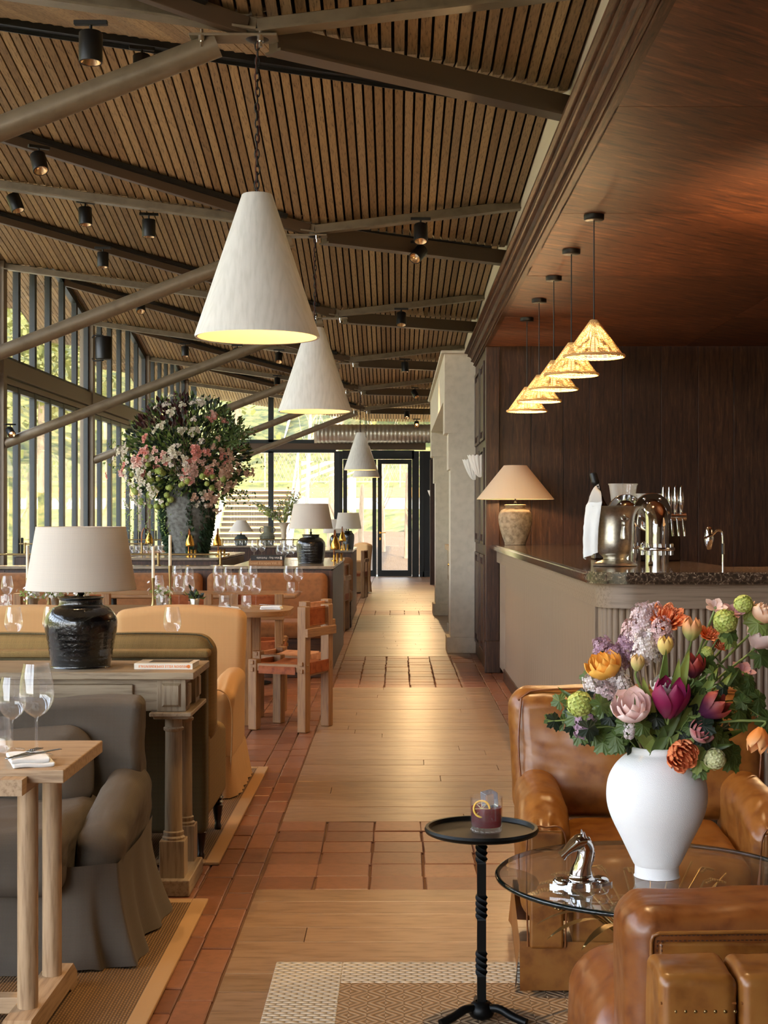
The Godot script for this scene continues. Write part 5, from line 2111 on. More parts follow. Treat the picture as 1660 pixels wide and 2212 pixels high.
func build_brass_lamps() -> void:
	var t: Node3D = null
	var e := [[-2.28, 16.2, 0.3, "brass reading lamp with hooked neck in front of the flower urn"], [-1.98, 16.4, 0.0, "brass reading lamp on the right edge of the flower urn deck"], [-3.02, 17.52, 1.9, "brass reading lamp with arched neck left of the flower urn"], [-0.62, 14.6, 0.2, "brass reading lamp right behind the black jar lamp"], [-0.72, 19.4, 0.1, "brass reading lamp in front of the slim black jar lamp"]]
	for i in e.size():
		var at := V(e[i][0], 0.918, e[i][1])
		if i > 0:
			dup(t, at, e[i][2], e[i][3])
			continue
		t = thing("reading_lamp", e[i][3], "lamp", at, e[i][2], "brass reading lamps")
		var b := G.new()
		b.lathe(PR([0.0, 0.0, 0.03, 0.0, 0.03, 0.008, 0.009, 0.012, 0.009, 0.06]), 16)
		for s in [-1, 1]:
			b.lathe(PR([0.0, 0.0, 0.012, 0.0, 0.012, 0.07, 0.015, 0.075, 0.0, 0.08]), 10, Vector3(0.05 + s * 0.02, 0, 0.02))
		put(b, "base", M.brass, t)
		var n := G.new()
		n.tube(path3([Vector3(0, 0.05, 0), Vector3(0, 0.2, 0), Vector3(0, 0.285, 0.02), Vector3(0, 0.305, 0.05), Vector3(0, 0.28, 0.085), Vector3(0, 0.24, 0.09)], 6), 0.0065, 8)
		put(n, "neck", mat("copper", Color(0.52, 0.3, 0.17), 0.3, 0.9), t)
		var s := G.new()
		s.lathe(spl([0.044, 0.115, 0.048, 0.13, 0.042, 0.17, 0.022, 0.22, 0.008, 0.245, 0.0, 0.247], 5), 24, Vector3(0, 0, 0.09))
		put(s, "shade", M.brass, t)

func track_spot(label: String, at: Vector3, tilt: float, turn: float, energy := 0.0, size := 1.0, lens_on := false) -> void:
	var t := thing("track_spotlight", label, "spotlight", at, turn, "black track spotlights")
	var ad := G.new()
	ad.box(Vector3(0, 0.105, 0) * size, Vector3(0.16, 0.022, 0.03) * size, 0.003)
	put(ad, "adapter", M.black, t)
	var y := G.new()
	y.tube([Vector3(0, 0.1, 0) * size, Vector3(0, 0.0, 0)], 0.008 * size, 8)
	put(y, "yoke", M.black, t)
	var bas := Basis(Vector3.RIGHT, -tilt)
	var h := G.new()
	h.xf = Transform3D(bas.scaled(Vector3.ONE * size), Vector3.ZERO)
	h.lathe(PR([0.048, -0.085, 0.055, -0.085, 0.056, -0.08, 0.056, 0.055, 0.052, 0.06, 0.0, 0.06]), 28)
	var hn := put(h, "housing", M.black, t)
	var r := G.new()
	r.xf = h.xf
	r.lathe(PR([0.0, -0.035, 0.02, -0.04, 0.048, -0.084]), 24)
	put(r, "reflector", M.reflector, hn)
	var l := G.new()
	l.xf = h.xf
	l.lathe(PR([0.0, -0.046, 0.014, -0.045, 0.018, -0.042, 0.0, -0.04]), 16)
	put(l, "lens", M.spot_on if (energy > 0.0 or lens_on) else M.paper, hn)
	if energy > 0.0:
		var s := SpotLight3D.new()
		s.name = "light"
		s.light_color = Color(1.0, 0.83, 0.6)
		s.light_energy = energy
		s.spot_range = 40.0
		s.spot_attenuation = 2.0
		s.spot_angle = 32.0
		s.spot_angle_attenuation = 0.6
		s.light_size = 0.03
		s.shadow_enabled = true
		s.position = bas * Vector3(0, -0.09, 0) * size
		s.basis = bas * Basis(Vector3.RIGHT, -PI / 2)
		t.add_child(s, true)

func build_spots() -> void:
	track_spot("large black spotlight hanging from the nearest truss, upper left", V(-1.46, 3.6, 7.06), 0.05, 0.0)
	track_spot("black spotlight behind the nearest tube strut", V(-1.62, 4.22, 9.4), 0.1, 0.3)
	track_spot("black spotlight with its round lens showing, far upper left", V(-2.6, 3.93, 10.75), 0.5, 0.6, 0.0)
	track_spot("black spotlight cut off by the second truss at the left edge", V(-3.2, 3.99, 12.4), 0.4, 1.2)
	track_spot("left one of two black spotlights under the second truss", V(-2.6, 3.87, 12.35), 0.1, 0.5)
	track_spot("right one of two black spotlights under the second truss", V(-2.07, 3.77, 12.35), 0.0, 0.2)
	track_spot("black spotlight below the brace of the third truss, left", V(-2.88, 3.88, 14.5), 0.05, 0.0)
	track_spot("black spotlight with lens towards the walkway, right of the large pendant", V(0.19, 3.63, 11.85), 0.35, 0.0, 11.0)
	track_spot("half hidden black spotlight behind the brown beam right of the large pendant", V(0.19, 3.62, 12.75), 0.9, -0.6)
	track_spot("black spotlight with lens showing under the third truss on the right", V(0.05, 3.62, 16.9), 0.3, 0.0, 11.0)
	track_spot("black spotlight with lens showing under the brace left of the large pendant", V(-3.05, 3.86, 17.6), 0.5, 0.3)
	track_spot("small black spotlight above the speaker bay", V(-3.12, 3.8, 21.8), 0.1, 0.2)
	track_spot("small black spotlight hanging below the large pendant rim, left", V(-2.37, 3.79, 21.95), 0.1, 0.0)
	track_spot("small spotlight with lens showing beneath the large pendant rim", V(-1.75, 3.72, 21.95), 0.5, 0.0)
	track_spot("small spotlight with lens showing left of the second pendant", V(-2.18, 3.82, 26.95), 0.4, 0.0)
	track_spot("small black spotlight under the fourth truss on the right", V(0.12, 3.62, 22.3), 0.1, 0.3, 11.0)
	track_spot("small black spotlight under the fifth truss on the right", V(0.33, 3.63, 27.3), 0.6, 0.8, 11.0)
	track_spot("lit spotlight before the duct on the far right", V(0.21, 3.52, 31.4), 0.6, 0.0, 12.0)
	track_spot("lit spotlight glaring below the far ceiling above the doors", V(0.43, 3.38, 32.3), 1.1, 0.0, 15.0)
	track_spot("lit spotlight glaring low on the first window post, left edge", V(-4.44, 2.33, 17.0), 1.0, 0.6, 10.0, 0.8)
	# the same fittings overhead, out of view, whose warm light falls on the front of the room
	track_spot("black spotlight overhead above the front walkway, out of view", V(0.15, 3.9, 4.4), 0.1, 0.0, 12.0)
	track_spot("black spotlight overhead above the front sofas, out of view", V(-1.6, 3.86, 6.2), 0.1, 0.5, 6.0)

func build_wall_lights() -> void:
	var t: Node3D = null
	for e in [[13.4, "nearer white plaster shell sconce on the walnut wall beside the bar"], [14.42, "farther white plaster shell sconce beside the chimney piece"], [31.0, "small white shell sconce far down the walnut wall"]]:
		if t:
			dup(t, V(0.765 if e[0] > 20 else 0.762, 1.78, e[0]), 0.0, e[1])
			continue
		t = thing("shell_sconce", e[1], "wall lamp", V(0.762, 1.78, e[0]), 0.0, "white shell sconces")
		var g := G.new()
		g.grid(72, 14, func(u: float, w: float) -> Vector3:
			var a := lerpf(-PI * 0.5, PI * 0.5, u)
			var flute := absf(cos(u * PI * 9.0))
			var r := (0.02 + 0.115 * pow(w, 0.62)) * (0.9 + 0.1 * flute)
			return Vector3(-cos(a) * r * 0.95, -0.07 + w * 0.19 + 0.012 * flute * w, sin(a) * r * 0.85))
		put(g, "shell", M.sconce, t)
		var b := G.new()
		b.box(Vector3(0.002, 0.01, 0), Vector3(0.012, 0.15, 0.12), 0.003)
		put(b, "back_plate", M.sconce, t)
	var s := thing("loudspeaker", "black drum shaped loudspeaker on the second window post", "loudspeaker", V(-4.36, 3.86, 22.0))
	var g := G.new()
	g.lathe(PR([0.0, -0.17, 0.105, -0.17, 0.12, -0.16, 0.125, 0.15, 0.11, 0.17, 0.0, 0.17]), 32)
	put(g, "cabinet", M.black, s)
	var k := G.new()
	k.tube([Vector3(-0.17, 0.15, 0), Vector3(-0.15, 0.19, 0), Vector3(0, 0.185, 0)], 0.012, 6)
	k.tube([Vector3(-0.17, -0.15, 0), Vector3(-0.15, -0.19, 0), Vector3(0, -0.185, 0)], 0.012, 6)
	put(k, "bracket", M.black, s)

# ---------------------------------------------------------------- glasses, cutlery and the like
var proto := {}

func wine_glass(label: String, at: Vector3, h: float, group: String) -> void:
	var key := "wine%d" % int(h * 1000)
	if proto.has(key):
		dup(proto[key], at, 0.0, label, group)
		return
	var t := thing("wine_glass", label, "wine glass", at, 0.0, group)
	var k := h / 0.245
	var f := G.new()
	f.lathe(spl([0.0, 0.0, 0.04 * k, 0.0, 0.041 * k, 0.002, 0.036 * k, 0.004, 0.008 * k, 0.008, 0.0045 * k, 0.02 * k, 0.0036 * k, 0.05 * k, 0.0036 * k, 0.09 * k, 0.006 * k, 0.103 * k], 4), 32)
	put(f, "stem_and_foot", M.wineglass, t)
	var b := G.new()
	b.lathe(spl([0.0, 0.101 * k, 0.008 * k, 0.103 * k, 0.03 * k, 0.119 * k, 0.0435 * k, 0.143 * k, 0.0465 * k, 0.165 * k, 0.0425 * k, 0.2 * k, 0.0335 * k, 0.245 * k], 6), 40)
	b.lathe(spl([0.0325 * k, 0.245 * k, 0.0415 * k, 0.2 * k, 0.0455 * k, 0.165 * k, 0.0425 * k, 0.144 * k, 0.029 * k, 0.121 * k, 0.008 * k, 0.106 * k, 0.0, 0.105 * k], 6), 40)
	put(b, "bowl", M.wineglass, t)
	proto[key] = t

func tumbler(label: String, at: Vector3, h: float, group: String) -> void:
	var key := "tumbler%d" % int(h * 1000)
	if proto.has(key):
		dup(proto[key], at, 0.0, label, group)
		return
	var g := G.new()
	var k := h / 0.095
	g.lathe(spl([0.0, 0.0, 0.026 * k, 0.0, 0.031 * k, 0.006, 0.036 * k, 0.035 * k, 0.036 * k, 0.06 * k, 0.032 * k, 0.095 * k], 5), 32)
	g.lathe(spl([0.031 * k, 0.095 * k, 0.0345 * k, 0.06 * k, 0.0345 * k, 0.035 * k, 0.029 * k, 0.014, 0.0, 0.012], 5), 32)
	var o := put(g, "tumbler", M.wineglass, self, at)
	tag(o, label, "glass", group)
	proto[key] = o

func napkin(label: String, at: Vector3, turn: float, size := 1.0) -> void:
	var t := thing("napkin", label, "napkin", at, turn, "folded white napkins")
	for e in [[0.006, 0.0, 1.0], [0.017, -0.008, 0.94]]:
		var g := G.new()
		g.box(Vector3(e[1], e[0], 0) * size, Vector3(0.105 * e[2], 0.0115, 0.14 * e[2]) * size, 0.005, 8, func(p: Vector3) -> Vector3: return p + Vector3(0, 0.002 * sin(p.x * 70.0) * cos(p.z * 40.0), 0))
		put(g, "fold", M.towel, t)

func fork(label: String, at: Vector3, turn: float, size := 1.0) -> void:
	var t := thing("fork", label, "fork", at, turn, "forks on napkins")
	var g := G.new()
	g.box(Vector3(0, 0.003, 0.06) * size, Vector3(0.012, 0.004, 0.09) * size, 0.0015)
	g.box(Vector3(0, 0.004, 0.0) * size, Vector3(0.007, 0.004, 0.05) * size, 0.0015)
	put(g, "handle", M.cutlery, t)
	var h := G.new()
	h.box(Vector3(0, 0.006, -0.035) * size, Vector3(0.024, 0.003, 0.026) * size, 0.001)
	for k in 4:
		h.box(Vector3(-0.0102 + k * 0.0068, 0.0075, -0.068) * size, Vector3(0.0036, 0.003, 0.046) * size, 0.001)
	put(h, "tines", M.cutlery, t)

func knife(label: String, at: Vector3, turn: float, size := 1.0) -> void:
	var t := thing("knife", label, "knife", at, turn, "knives on napkins")
	var g := G.new()
	g.box(Vector3(0, 0.003, 0.055) * size, Vector3(0.013, 0.006, 0.085) * size, 0.002)
	put(g, "handle", M.cutlery, t)
	var h := G.new()
	h.box(Vector3(0.001, 0.003, -0.04) * size, Vector3(0.015, 0.002, 0.11) * size, 0.0008)
	put(h, "blade", M.cutlery, t)

func candlestick(label: String, at: Vector3, h: float, group := "brass candlesticks") -> void:
	var g := G.new()
	g.lathe(spl([0.0, 0.0, 0.026, 0.0, 0.027, 0.004, 0.014, 0.02, 0.007, h * 0.4, 0.009, h * 0.75, 0.013, h, 0.011, h, 0.0, h - 0.003], 5), 20)
	tag(put(g, "candlestick", M.brass_dull, self, at), label, "candlestick", group)

func candle(label: String, at: Vector3, h: float) -> void:
	var t := thing("candle", label, "candle", at, 0.0, "white taper candles")
	var g := G.new()
	g.lathe(PR([0.0, 0.0, 0.0105, 0.0, 0.01, h - 0.006, 0.008, h, 0.0, h - 0.002]), 16)
	put(g, "taper", M.wax, t)
	var w := G.new()
	w.tube([Vector3(0, h - 0.004, 0), Vector3(0.001, h + 0.008, 0)], 0.0012, 5)
	put(w, "wick", M.black, t)

func lettering(parent: Node, text: String, size: float, m: Material, at: Vector3, turn: Basis, bold := false) -> void:
	var tm := TextMesh.new()
	var f := SystemFont.new()
	f.font_names = PackedStringArray(["Droid Sans"])
	if bold:
		f.font_weight = 700
	tm.font = f
	tm.text = text
	tm.font_size = 48
	tm.pixel_size = size / 48.0
	tm.depth = 0.0006
	var o := MeshInstance3D.new()
	o.name = "lettering"
	o.mesh = tm
	o.material_override = m
	parent.add_child(o, true)
	o.transform = Transform3D(turn, at)

func build_books() -> void:
	var t := thing("book", "white book with grey cover picture and orange spine lettering on the oak console", "book", V(-0.842, 0.8, 5.43), -0.04)
	var pg := G.new()
	pg.box(Vector3(0, 0.01, 0), Vector3(0.208, 0.017, 0.145))
	put(pg, "pages", M.paper, t)
	var cv := G.new()
	cv.box(Vector3(0, 0.0195, 0), Vector3(0.213, 0.0022, 0.15))
	cv.box(Vector3(0, 0.0011, 0), Vector3(0.213, 0.0022, 0.15))
	cv.box(Vector3(0, 0.01, 0.0745), Vector3(0.213, 0.0206, 0.002))
	var cvn := put(cv, "cover", mat("cover_cream", Color(0.87, 0.83, 0.76), 0.5), t)
	var pr := G.new()
	pr.box(Vector3(0.012, 0.0208, -0.012), Vector3(0.15, 0.0005, 0.09))
	put(pr, "cover_print", M.print_grey, cvn)
	var lt := G.new()
	lt.lathe(PR([0.0, 0.0211, 0.022, 0.0211, 0.022, 0.0206]), 16, Vector3(0.03, 0, -0.02))
	put(lt, "cover_print", mat("print_brown", Color(0.4, 0.32, 0.25), 0.6), cvn)
	lettering(cvn, "MEUDON VILLE EXPÉRIMENTALE", 0.0118, M.ink_orange, Vector3(0.0, 0.01, 0.0757), Basis(Vector3.BACK, PI), true)
	var lg := G.new()
	lg.xf = Transform3D(Basis(Vector3.RIGHT, PI / 2), Vector3(0.092, 0.01, 0.0752))
	lg.lathe(PR([0.0, 0.0008, 0.0065, 0.0008, 0.0065, 0.0]), 16)
	put(lg, "spine_mark", M.ink_orange, cvn)
	var b := thing("book", "tan book lying under the black book on the walnut deck", "book", V(-1.17, 0.918, 13.3), 0.0)
	var bb := G.new()
	bb.box(Vector3(0, 0.023, 0), Vector3(0.3, 0.046, 0.22), 0.002)
	lettering(put(bb, "cover", M.book_brown, b), "Great Escapes Vol. II", 0.03, M.ink_tan, Vector3(-0.005, 0.022, 0.1105), Basis())
	var c := thing("book", "black book with pale spine lettering on top of the tan book", "book", V(-1.16, 0.9645, 13.3), 0.02)
	var cc := G.new()
	cc.box(Vector3(0, 0.022, 0), Vector3(0.29, 0.044, 0.22), 0.002)
	var ccn := put(cc, "cover", M.book_black, c)
	lettering(ccn, "Man Ray · Portraits", 0.024, M.ink_white, Vector3(0.01, 0.022, 0.1105), Basis(Vector3.BACK, PI))
	var cm := G.new()
	cm.box(Vector3(0.125, 0.022, 0.1105), Vector3(0.014, 0.026, 0.0006))
	put(cm, "spine_mark", M.ink_white, ccn)

func build_table_settings() -> void:
	var y := 0.717
	wine_glass("large wine glass on the front oak table", V(-0.957, y, 3.93), 0.245, "wine glasses on the front table")
	wine_glass("smaller wine glass left of the large one on the front table", V(-1.045, y, 4.02), 0.2, "wine glasses on the front table")
	tumbler("water tumbler cut by the left edge on the front table", V(-1.062, y, 3.93), 0.1, "")
	napkin("folded white napkin with fork and knife on the front oak table", V(-0.94, y, 3.805), 0.35)
	fork("silver fork resting on the front napkin", V(-0.955, y + 0.024, 3.8), -0.3, 0.82)
	knife("silver knife resting on the front napkin beside the fork", V(-0.925, y + 0.024, 3.815), -0.62, 0.8)
	# small table between sofa and armchairs
	for e in [[-1.02, 6.72, "wine glass standing alone above the tweed sofa, right of the jar lamp"], [-1.74, 6.72, "wine glass above the tweed sofa at the left edge"], [-1.575, 6.75, "wine glass above the tweed sofa, half behind the jar lamp"]]:
		wine_glass(e[2], V(e[0], 0.728, e[1]), 0.215, "wine glasses on the small table")
	# large table: right-hand cluster and left-hand cluster
	var a := "clear wine glass in the cluster at the right end of the honey oak table"
	for e in [[-1.2, 10.0, 0.215], [-1.13, 10.12, 0.215], [-1.075, 9.98, 0.22], [-1.04, 10.16, 0.215], [-0.955, 10.02, 0.2]]:
		wine_glass(a, V(e[0], 0.74, e[1]), e[2], "wine glasses at the right end of the large table")
	var b := "clear wine glass beside the candles on the honey oak table"
	for e in [[-1.42, 10.1, 0.215], [-1.46, 9.92, 0.215], [-1.64, 10.18, 0.21], [-2.62, 9.95, 0.215], [-2.5, 10.15, 0.215]]:
		wine_glass(b, V(e[0], 0.74, e[1]), e[2], "wine glasses by the candles on the large table")
	for e in [[-1.15, 9.85, "left water tumbler in front of the right-hand glass cluster"], [-1.0, 9.83, "right water tumbler in front of the right-hand glass cluster"], [-1.55, 9.82, "water tumbler in front of the candlesticks"], [-2.6, 9.8, "water tumbler at the left edge of the honey oak table"], [-2.64, 10.02, "second water tumbler at the left edge of the honey oak table"]]:
		tumbler(e[2], V(e[0], 0.74, e[1]), 0.09, "water tumblers on the large table")
	napkin("rolled white napkin with cutlery at the right end of the honey oak table", V(-0.83, 0.74, 9.8), 1.5)
	fork("fork on the napkin at the right end of the honey oak table", V(-0.84, 0.766, 9.8), 1.3, 0.8)
	napkin("white napkin with a fork before the right-hand tumblers", V(-1.1, 0.74, 9.72), 0.5)
	fork("fork before the right-hand tumblers on the honey oak table", V(-1.1, 0.766, 9.72), 0.2, 0.8)
	napkin("white napkin under the tumblers at the left edge of the honey oak table", V(-2.53, 0.74, 9.75), 0.5)
	fork("fork before the candle tumbler on the honey oak table", V(-1.52, 0.742, 9.7), 0.2, 0.8)
	var pt := G.new()
	pt.lathe(PR([0.0, 0.0, 0.05, 0.0, 0.085, 0.008, 0.083, 0.01, 0.045, 0.004, 0.0, 0.004]), 28)
	var po := put(pt, "plate", M.brass_dull, self, V(-1.24, 0.74, 9.8))
	tag(po, "small brass plate beside the potted plant", "plate", "brass plates")
	dup(po, V(-2.6, 0.74, 9.62), 0.0, "small brass plate at the left edge under the tumbler")
	# candles
	for e in [[-1.63, 9.9, 0.2, 0.215, "shorter candlestick", "shorter white candle"], [-1.54, 10.05, 0.275, 0.215, "taller candlestick", "taller white candle"], [-2.47, 9.9, 0.2, 0.22, "candlestick behind the lamp shade", "white candle behind the lamp shade"], [-2.34, 9.95, 0.2, 0.2, "candlestick under the lamp shade", "white candle hidden by the lamp shade"]]:
		candlestick("slender brass %s on the honey oak table" % e[4], V(e[0], 0.74, e[1]), e[2])
		candle("%s taper on the honey oak table" % e[5], V(e[0], 0.739 + e[2], e[1]), e[3])
	# narrow table before the banquette
	var c := "clear wine glass on the narrow table before the banquette"
	for e in [[-1.46, 12.05, 0.215], [-1.385, 12.12, 0.2], [-1.26, 12.12, 0.2], [-1.175, 12.05, 0.215], [-0.88, 12.0, 0.215], [-0.8, 12.05, 0.2], [-1.79, 12.05, 0.215], [-1.7, 12.12, 0.2]]:
		wine_glass(c, V(e[0], 0.74, e[1]), e[2], "wine glasses on the narrow banquette table")
	tumbler("tumbler with a napkin at the right end of the narrow banquette table", V(-0.85, 0.74, 11.85), 0.09, "")
	# on the half-walls and tables beyond
	var f := "small clear glass standing on the far half-walls"
	rng.seed = 77
	for k in 7:
		tumbler(f, V(-3.3 + k * 0.085 + rng.randf() * 0.01, 0.9185, 17.36), 0.095, "small glasses on the far half-walls")
	for k in 16:
		tumbler(f, V(-2.9 + k * 0.088 + rng.randf() * 0.012, 0.9185, 22.43 if k % 2 == 0 else 22.4), 0.095, "small glasses on the far half-walls")
	var g2 := "clear wine glass behind the books and black jar lamp"
	for k in 7:
		wine_glass(g2, V(-1.42 + k * 0.07 + (0.35 if k > 1 else 0.0) * 0.5, 0.918, 14.7 + (k % 2) * 0.1), 0.2, "wine glasses behind the books")
	for k in 3:
		wine_glass("clear wine glass between the books and the black jar lamp", V(-1.09 + k * 0.05, 0.9185, 13.72 + k * 0.07), 0.17, "wine glasses by the jar lamp")

# ---------------------------------------------------------------- things on the bar
func build_bar_things() -> void:
	var y := 1.116
	var t := thing("champagne_bucket", "old silver champagne bucket on the marble bar", "ice bucket", V(1.045, y, 7.1))
	var g := G.new()
	g.lathe(spl([0.0, 0.0, 0.098, 0.0, 0.1, 0.012, 0.085, 0.02, 0.06, 0.03, 0.056, 0.04, 0.075, 0.06, 0.088, 0.1, 0.09, 0.16, 0.092, 0.21, 0.1, 0.25, 0.122, 0.282, 0.135, 0.287], 5), 48)
	g.lathe(spl([0.133, 0.2865, 0.12, 0.28, 0.098, 0.25, 0.09, 0.21, 0.088, 0.16, 0.085, 0.1, 0.07, 0.065, 0.0, 0.055], 5), 48)
	put(g, "bowl", M.silver_old, t)
	var tas := G.new()
	tas.tube(path3([Vector3(0.03, 0.235, 0.092), Vector3(0.02, 0.225, 0.1), Vector3(0.035, 0.215, 0.1), Vector3(0.05, 0.225, 0.095), Vector3(0.035, 0.235, 0.095)], 5), 0.006, 8)
	tas.lathe(spl([0.0, 0.13, 0.017, 0.13, 0.014, 0.16, 0.007, 0.19, 0.01, 0.2, 0.006, 0.215], 4), 12, Vector3(0.033, 0, 0.093))
	put(tas, "tassel", M.silver_old, t)
	var b := thing("champagne_bottle", "dark champagne bottle leaning in the silver bucket", "bottle", V(1.04, y + 0.06, 7.1))
	var bas := Basis(Vector3.BACK, 0.24) * Basis(Vector3.RIGHT, -0.1)
	var bt := G.new()
	bt.xf = Transform3D(bas, Vector3.ZERO)
	bt.lathe(spl([0.0, 0.0, 0.042, 0.0, 0.043, 0.02, 0.043, 0.14, 0.036, 0.2, 0.02, 0.26, 0.0165, 0.3], 5), 24)
	var bm := mat("bottle_glass", Color(0.02, 0.035, 0.025), 0.08)
	put(bt, "glass", bm, b)
	var fo := G.new()
	fo.xf = bt.xf
	fo.lathe(PR([0.0175, 0.28, 0.0175, 0.345, 0.0195, 0.347, 0.0195, 0.362, 0.0175, 0.366, 0.018, 0.392, 0.015, 0.4, 0.0, 0.401]), 20)
	lettering(put(fo, "foil", M.black, b), "AYALA", 0.017, M.ink_white, bas * Vector3(0.004, 0.315, 0.0182), bas * Basis(Vector3.BACK, PI / 2 - 0.1), true)
	# cloth over the bucket's left side
	var cl := G.new()
	var nz := FastNoiseLite.new()
	nz.seed = 4
	nz.frequency = 6.0
	for side in 2:
		cl.grid(26, 30, func(u: float, w: float) -> Vector3:
			var a := lerpf(-0.5, 0.95, u)
			var f := w * 0.52
			var fold := sin(u * 15.0) * 0.007 * smoothstep(0.1, 0.6, w) + nz.get_noise_2d(u, w) * 0.004
			var out := 0.131 + fold + side * 0.003
			var yy := 0.3
			var p := Vector3()
			if f < 0.16:
				var k := f / 0.16
				out = lerpf(0.03, 0.131, k) + fold * k
				yy = 0.385 - 0.085 * k * k - 0.05 * absf(u - 0.45) * (1.0 - k)
				p = Vector3(-0.06 * (1.0 - k), yy, 0.01) + Vector3(-cos(a) * out, 0, sin(a) * out)
			else:
				var k2 := (f - 0.16) / 0.36
				p = Vector3(-cos(a) * (out + 0.008 * sin(k2 * 3.0)) - 0.012 * k2, 0.3 - k2 * 0.27 + 0.05 * absf(u - 0.3) * k2, sin(a) * out * (1.0 - 0.35 * k2))
			return p)
	tag(put(cl, "bar_towel", M.towel, self, V(1.045, y, 7.1)), "white cloth draped over the silver bucket", "towel")
	# chrome beer fonts
	var ft: Node3D = null
	for e in [[1.262, 7.18, "front chrome beer font with round flange on the bar"], [1.2, 7.62, "rear chrome beer font partly behind the bucket"]]:
		if ft:
			dup(ft, V(e[0], y, e[1]), 0.1, e[2])
			continue
		ft = thing("beer_font", e[2], "beer tap", V(e[0], y, e[1]), 0.1, "chrome beer fonts")
		var p := G.new()
		p.tube(path3([Vector3(0, 0, 0), Vector3(0, 0.1, 0), Vector3(0, 0.19, 0), Vector3(0, 0.245, -0.02), Vector3(0, 0.265, -0.075), Vector3(0, 0.265, -0.11)], 8), 0.056, 28)
		put(p, "pipe", M.chrome, ft)
		var r := G.new()
		r.lathe(PR([0.056, 0.072, 0.084, 0.072, 0.086, 0.076, 0.086, 0.084, 0.084, 0.088, 0.056, 0.088]), 32)
		for k in 8:
			r.lathe(PR([0.0, 0.05, 0.007, 0.05, 0.007, 0.1, 0.005, 0.106, 0.0, 0.108]), 8, Vector3(cos(TAU * k / 8) * 0.075, 0, sin(TAU * k / 8) * 0.075))
		put(r, "flange", M.chrome, ft)
		var fl := G.new()
		fl.xf = Transform3D(Basis(Vector3.RIGHT, PI / 2), Vector3(0, 0.255, -0.1))
		fl.lathe(PR([0.0, 0.0, 0.095, 0.0, 0.098, 0.004, 0.098, 0.012, 0.095, 0.016, 0.05, 0.016]), 36)
		for k in 6:
			fl.ball(Vector3(cos(TAU * k / 6) * 0.08, 0.018, sin(TAU * k / 6) * 0.08), Vector3(0.008, 0.006, 0.008), 8, 6)
		put(fl, "flange_disc", M.chrome, ft)
	var tp := thing("tap_manifold", "row of four chrome beer taps with tall handles", "beer tap", V(1.345, y, 7.35))
	var mb := G.new()
	mb.tube([Vector3(-0.06, 0.235, 0), Vector3(0.09, 0.235, 0)], 0.02, 16)
	mb.tube([Vector3(-0.06, 0.0, 0), Vector3(-0.06, 0.235, 0)], 0.014, 12)
	put(mb, "bar", M.chrome, tp)
	for k in 4:
		var x := -0.022 + k * 0.029
		var h := G.new()
		h.lathe(spl([0.0, 0.25, 0.008, 0.255, 0.009, 0.27, 0.014, 0.3, 0.014, 0.33, 0.008, 0.37, 0.003, 0.388, 0.0, 0.39], 4), 14, Vector3(x, 0, 0.012))
		put(h, "handle", M.chrome, tp)
		var s := G.new()
		s.tube([Vector3(x, 0.235, 0.0), Vector3(x + 0.006, 0.22, 0.03), Vector3(x + 0.012, 0.14, 0.036)], 0.006, 8)
		put(s, "spout", M.chrome, tp)
	var wt := thing("water_tap", "small chrome gooseneck tap at the right of the bar", "tap", V(1.49, y, 6.95))
	var wp := G.new()
	wp.tube(path3([Vector3(0.04, 0.0, 0), Vector3(0.04, 0.1, 0), Vector3(0.036, 0.16, 0), Vector3(0.015, 0.172, 0), Vector3(-0.01, 0.15, 0), Vector3(-0.05, 0.135, 0)], 6), 0.0055, 8)
	put(wp, "pipe", M.chrome, wt)
	var wh := G.new()
	wh.lathe(spl([0.0, 0.08, 0.012, 0.085, 0.024, 0.13, 0.015, 0.18, 0.0, 0.19], 4), 14, Vector3(-0.02, 0, -0.02))
	put(wh, "spray_head", M.chrome, wt)
	var wg := G.new()
	wg.tube([Vector3(0.04, 0.06, 0), Vector3(0.04, 0.11, 0)], 0.0075, 8)
	put(wg, "grip", M.black, wt)
	var ap := G.new()
	ap.box(V(1.36, y + 0.11, 7.98), Vector3(0.3, 0.22, 0.2), 0.008)
	var apn := put(ap, "bar_appliance", M.walnut_dark)
	tag(apn, "dark brown box shaped appliance behind the beer taps", "appliance")
	var gj := G.new()
	gj.box(V(1.22, y + 0.14, 8.25), Vector3(0.26, 0.28, 0.16), 0.008)
	tag(put(gj, "jug_stand", M.walnut_dark), "dark stand under the clear measuring jugs, behind the bucket", "stand")
	for e in [[1.26, 8.25, 0.0, "left clear plastic measuring jug behind the silver bucket"], [1.36, 7.96, 0.0, "right clear plastic measuring jug behind the beer fonts"]]:
		var j := G.new()
		var py := 0.28 if e[0] < 1.3 else 0.22
		j.lathe(PR([0.0, 0.0, 0.06, 0.0, 0.078, 0.13, 0.082, 0.132, 0.083, 0.14, 0.079, 0.14, 0.058, 0.004, 0.0, 0.004]), 32, Vector3.ZERO)
		tag(put(j, "measuring_jug", M.jugplastic, self, V(e[0], y + py, e[1])), e[3], "jug", "clear measuring jugs")

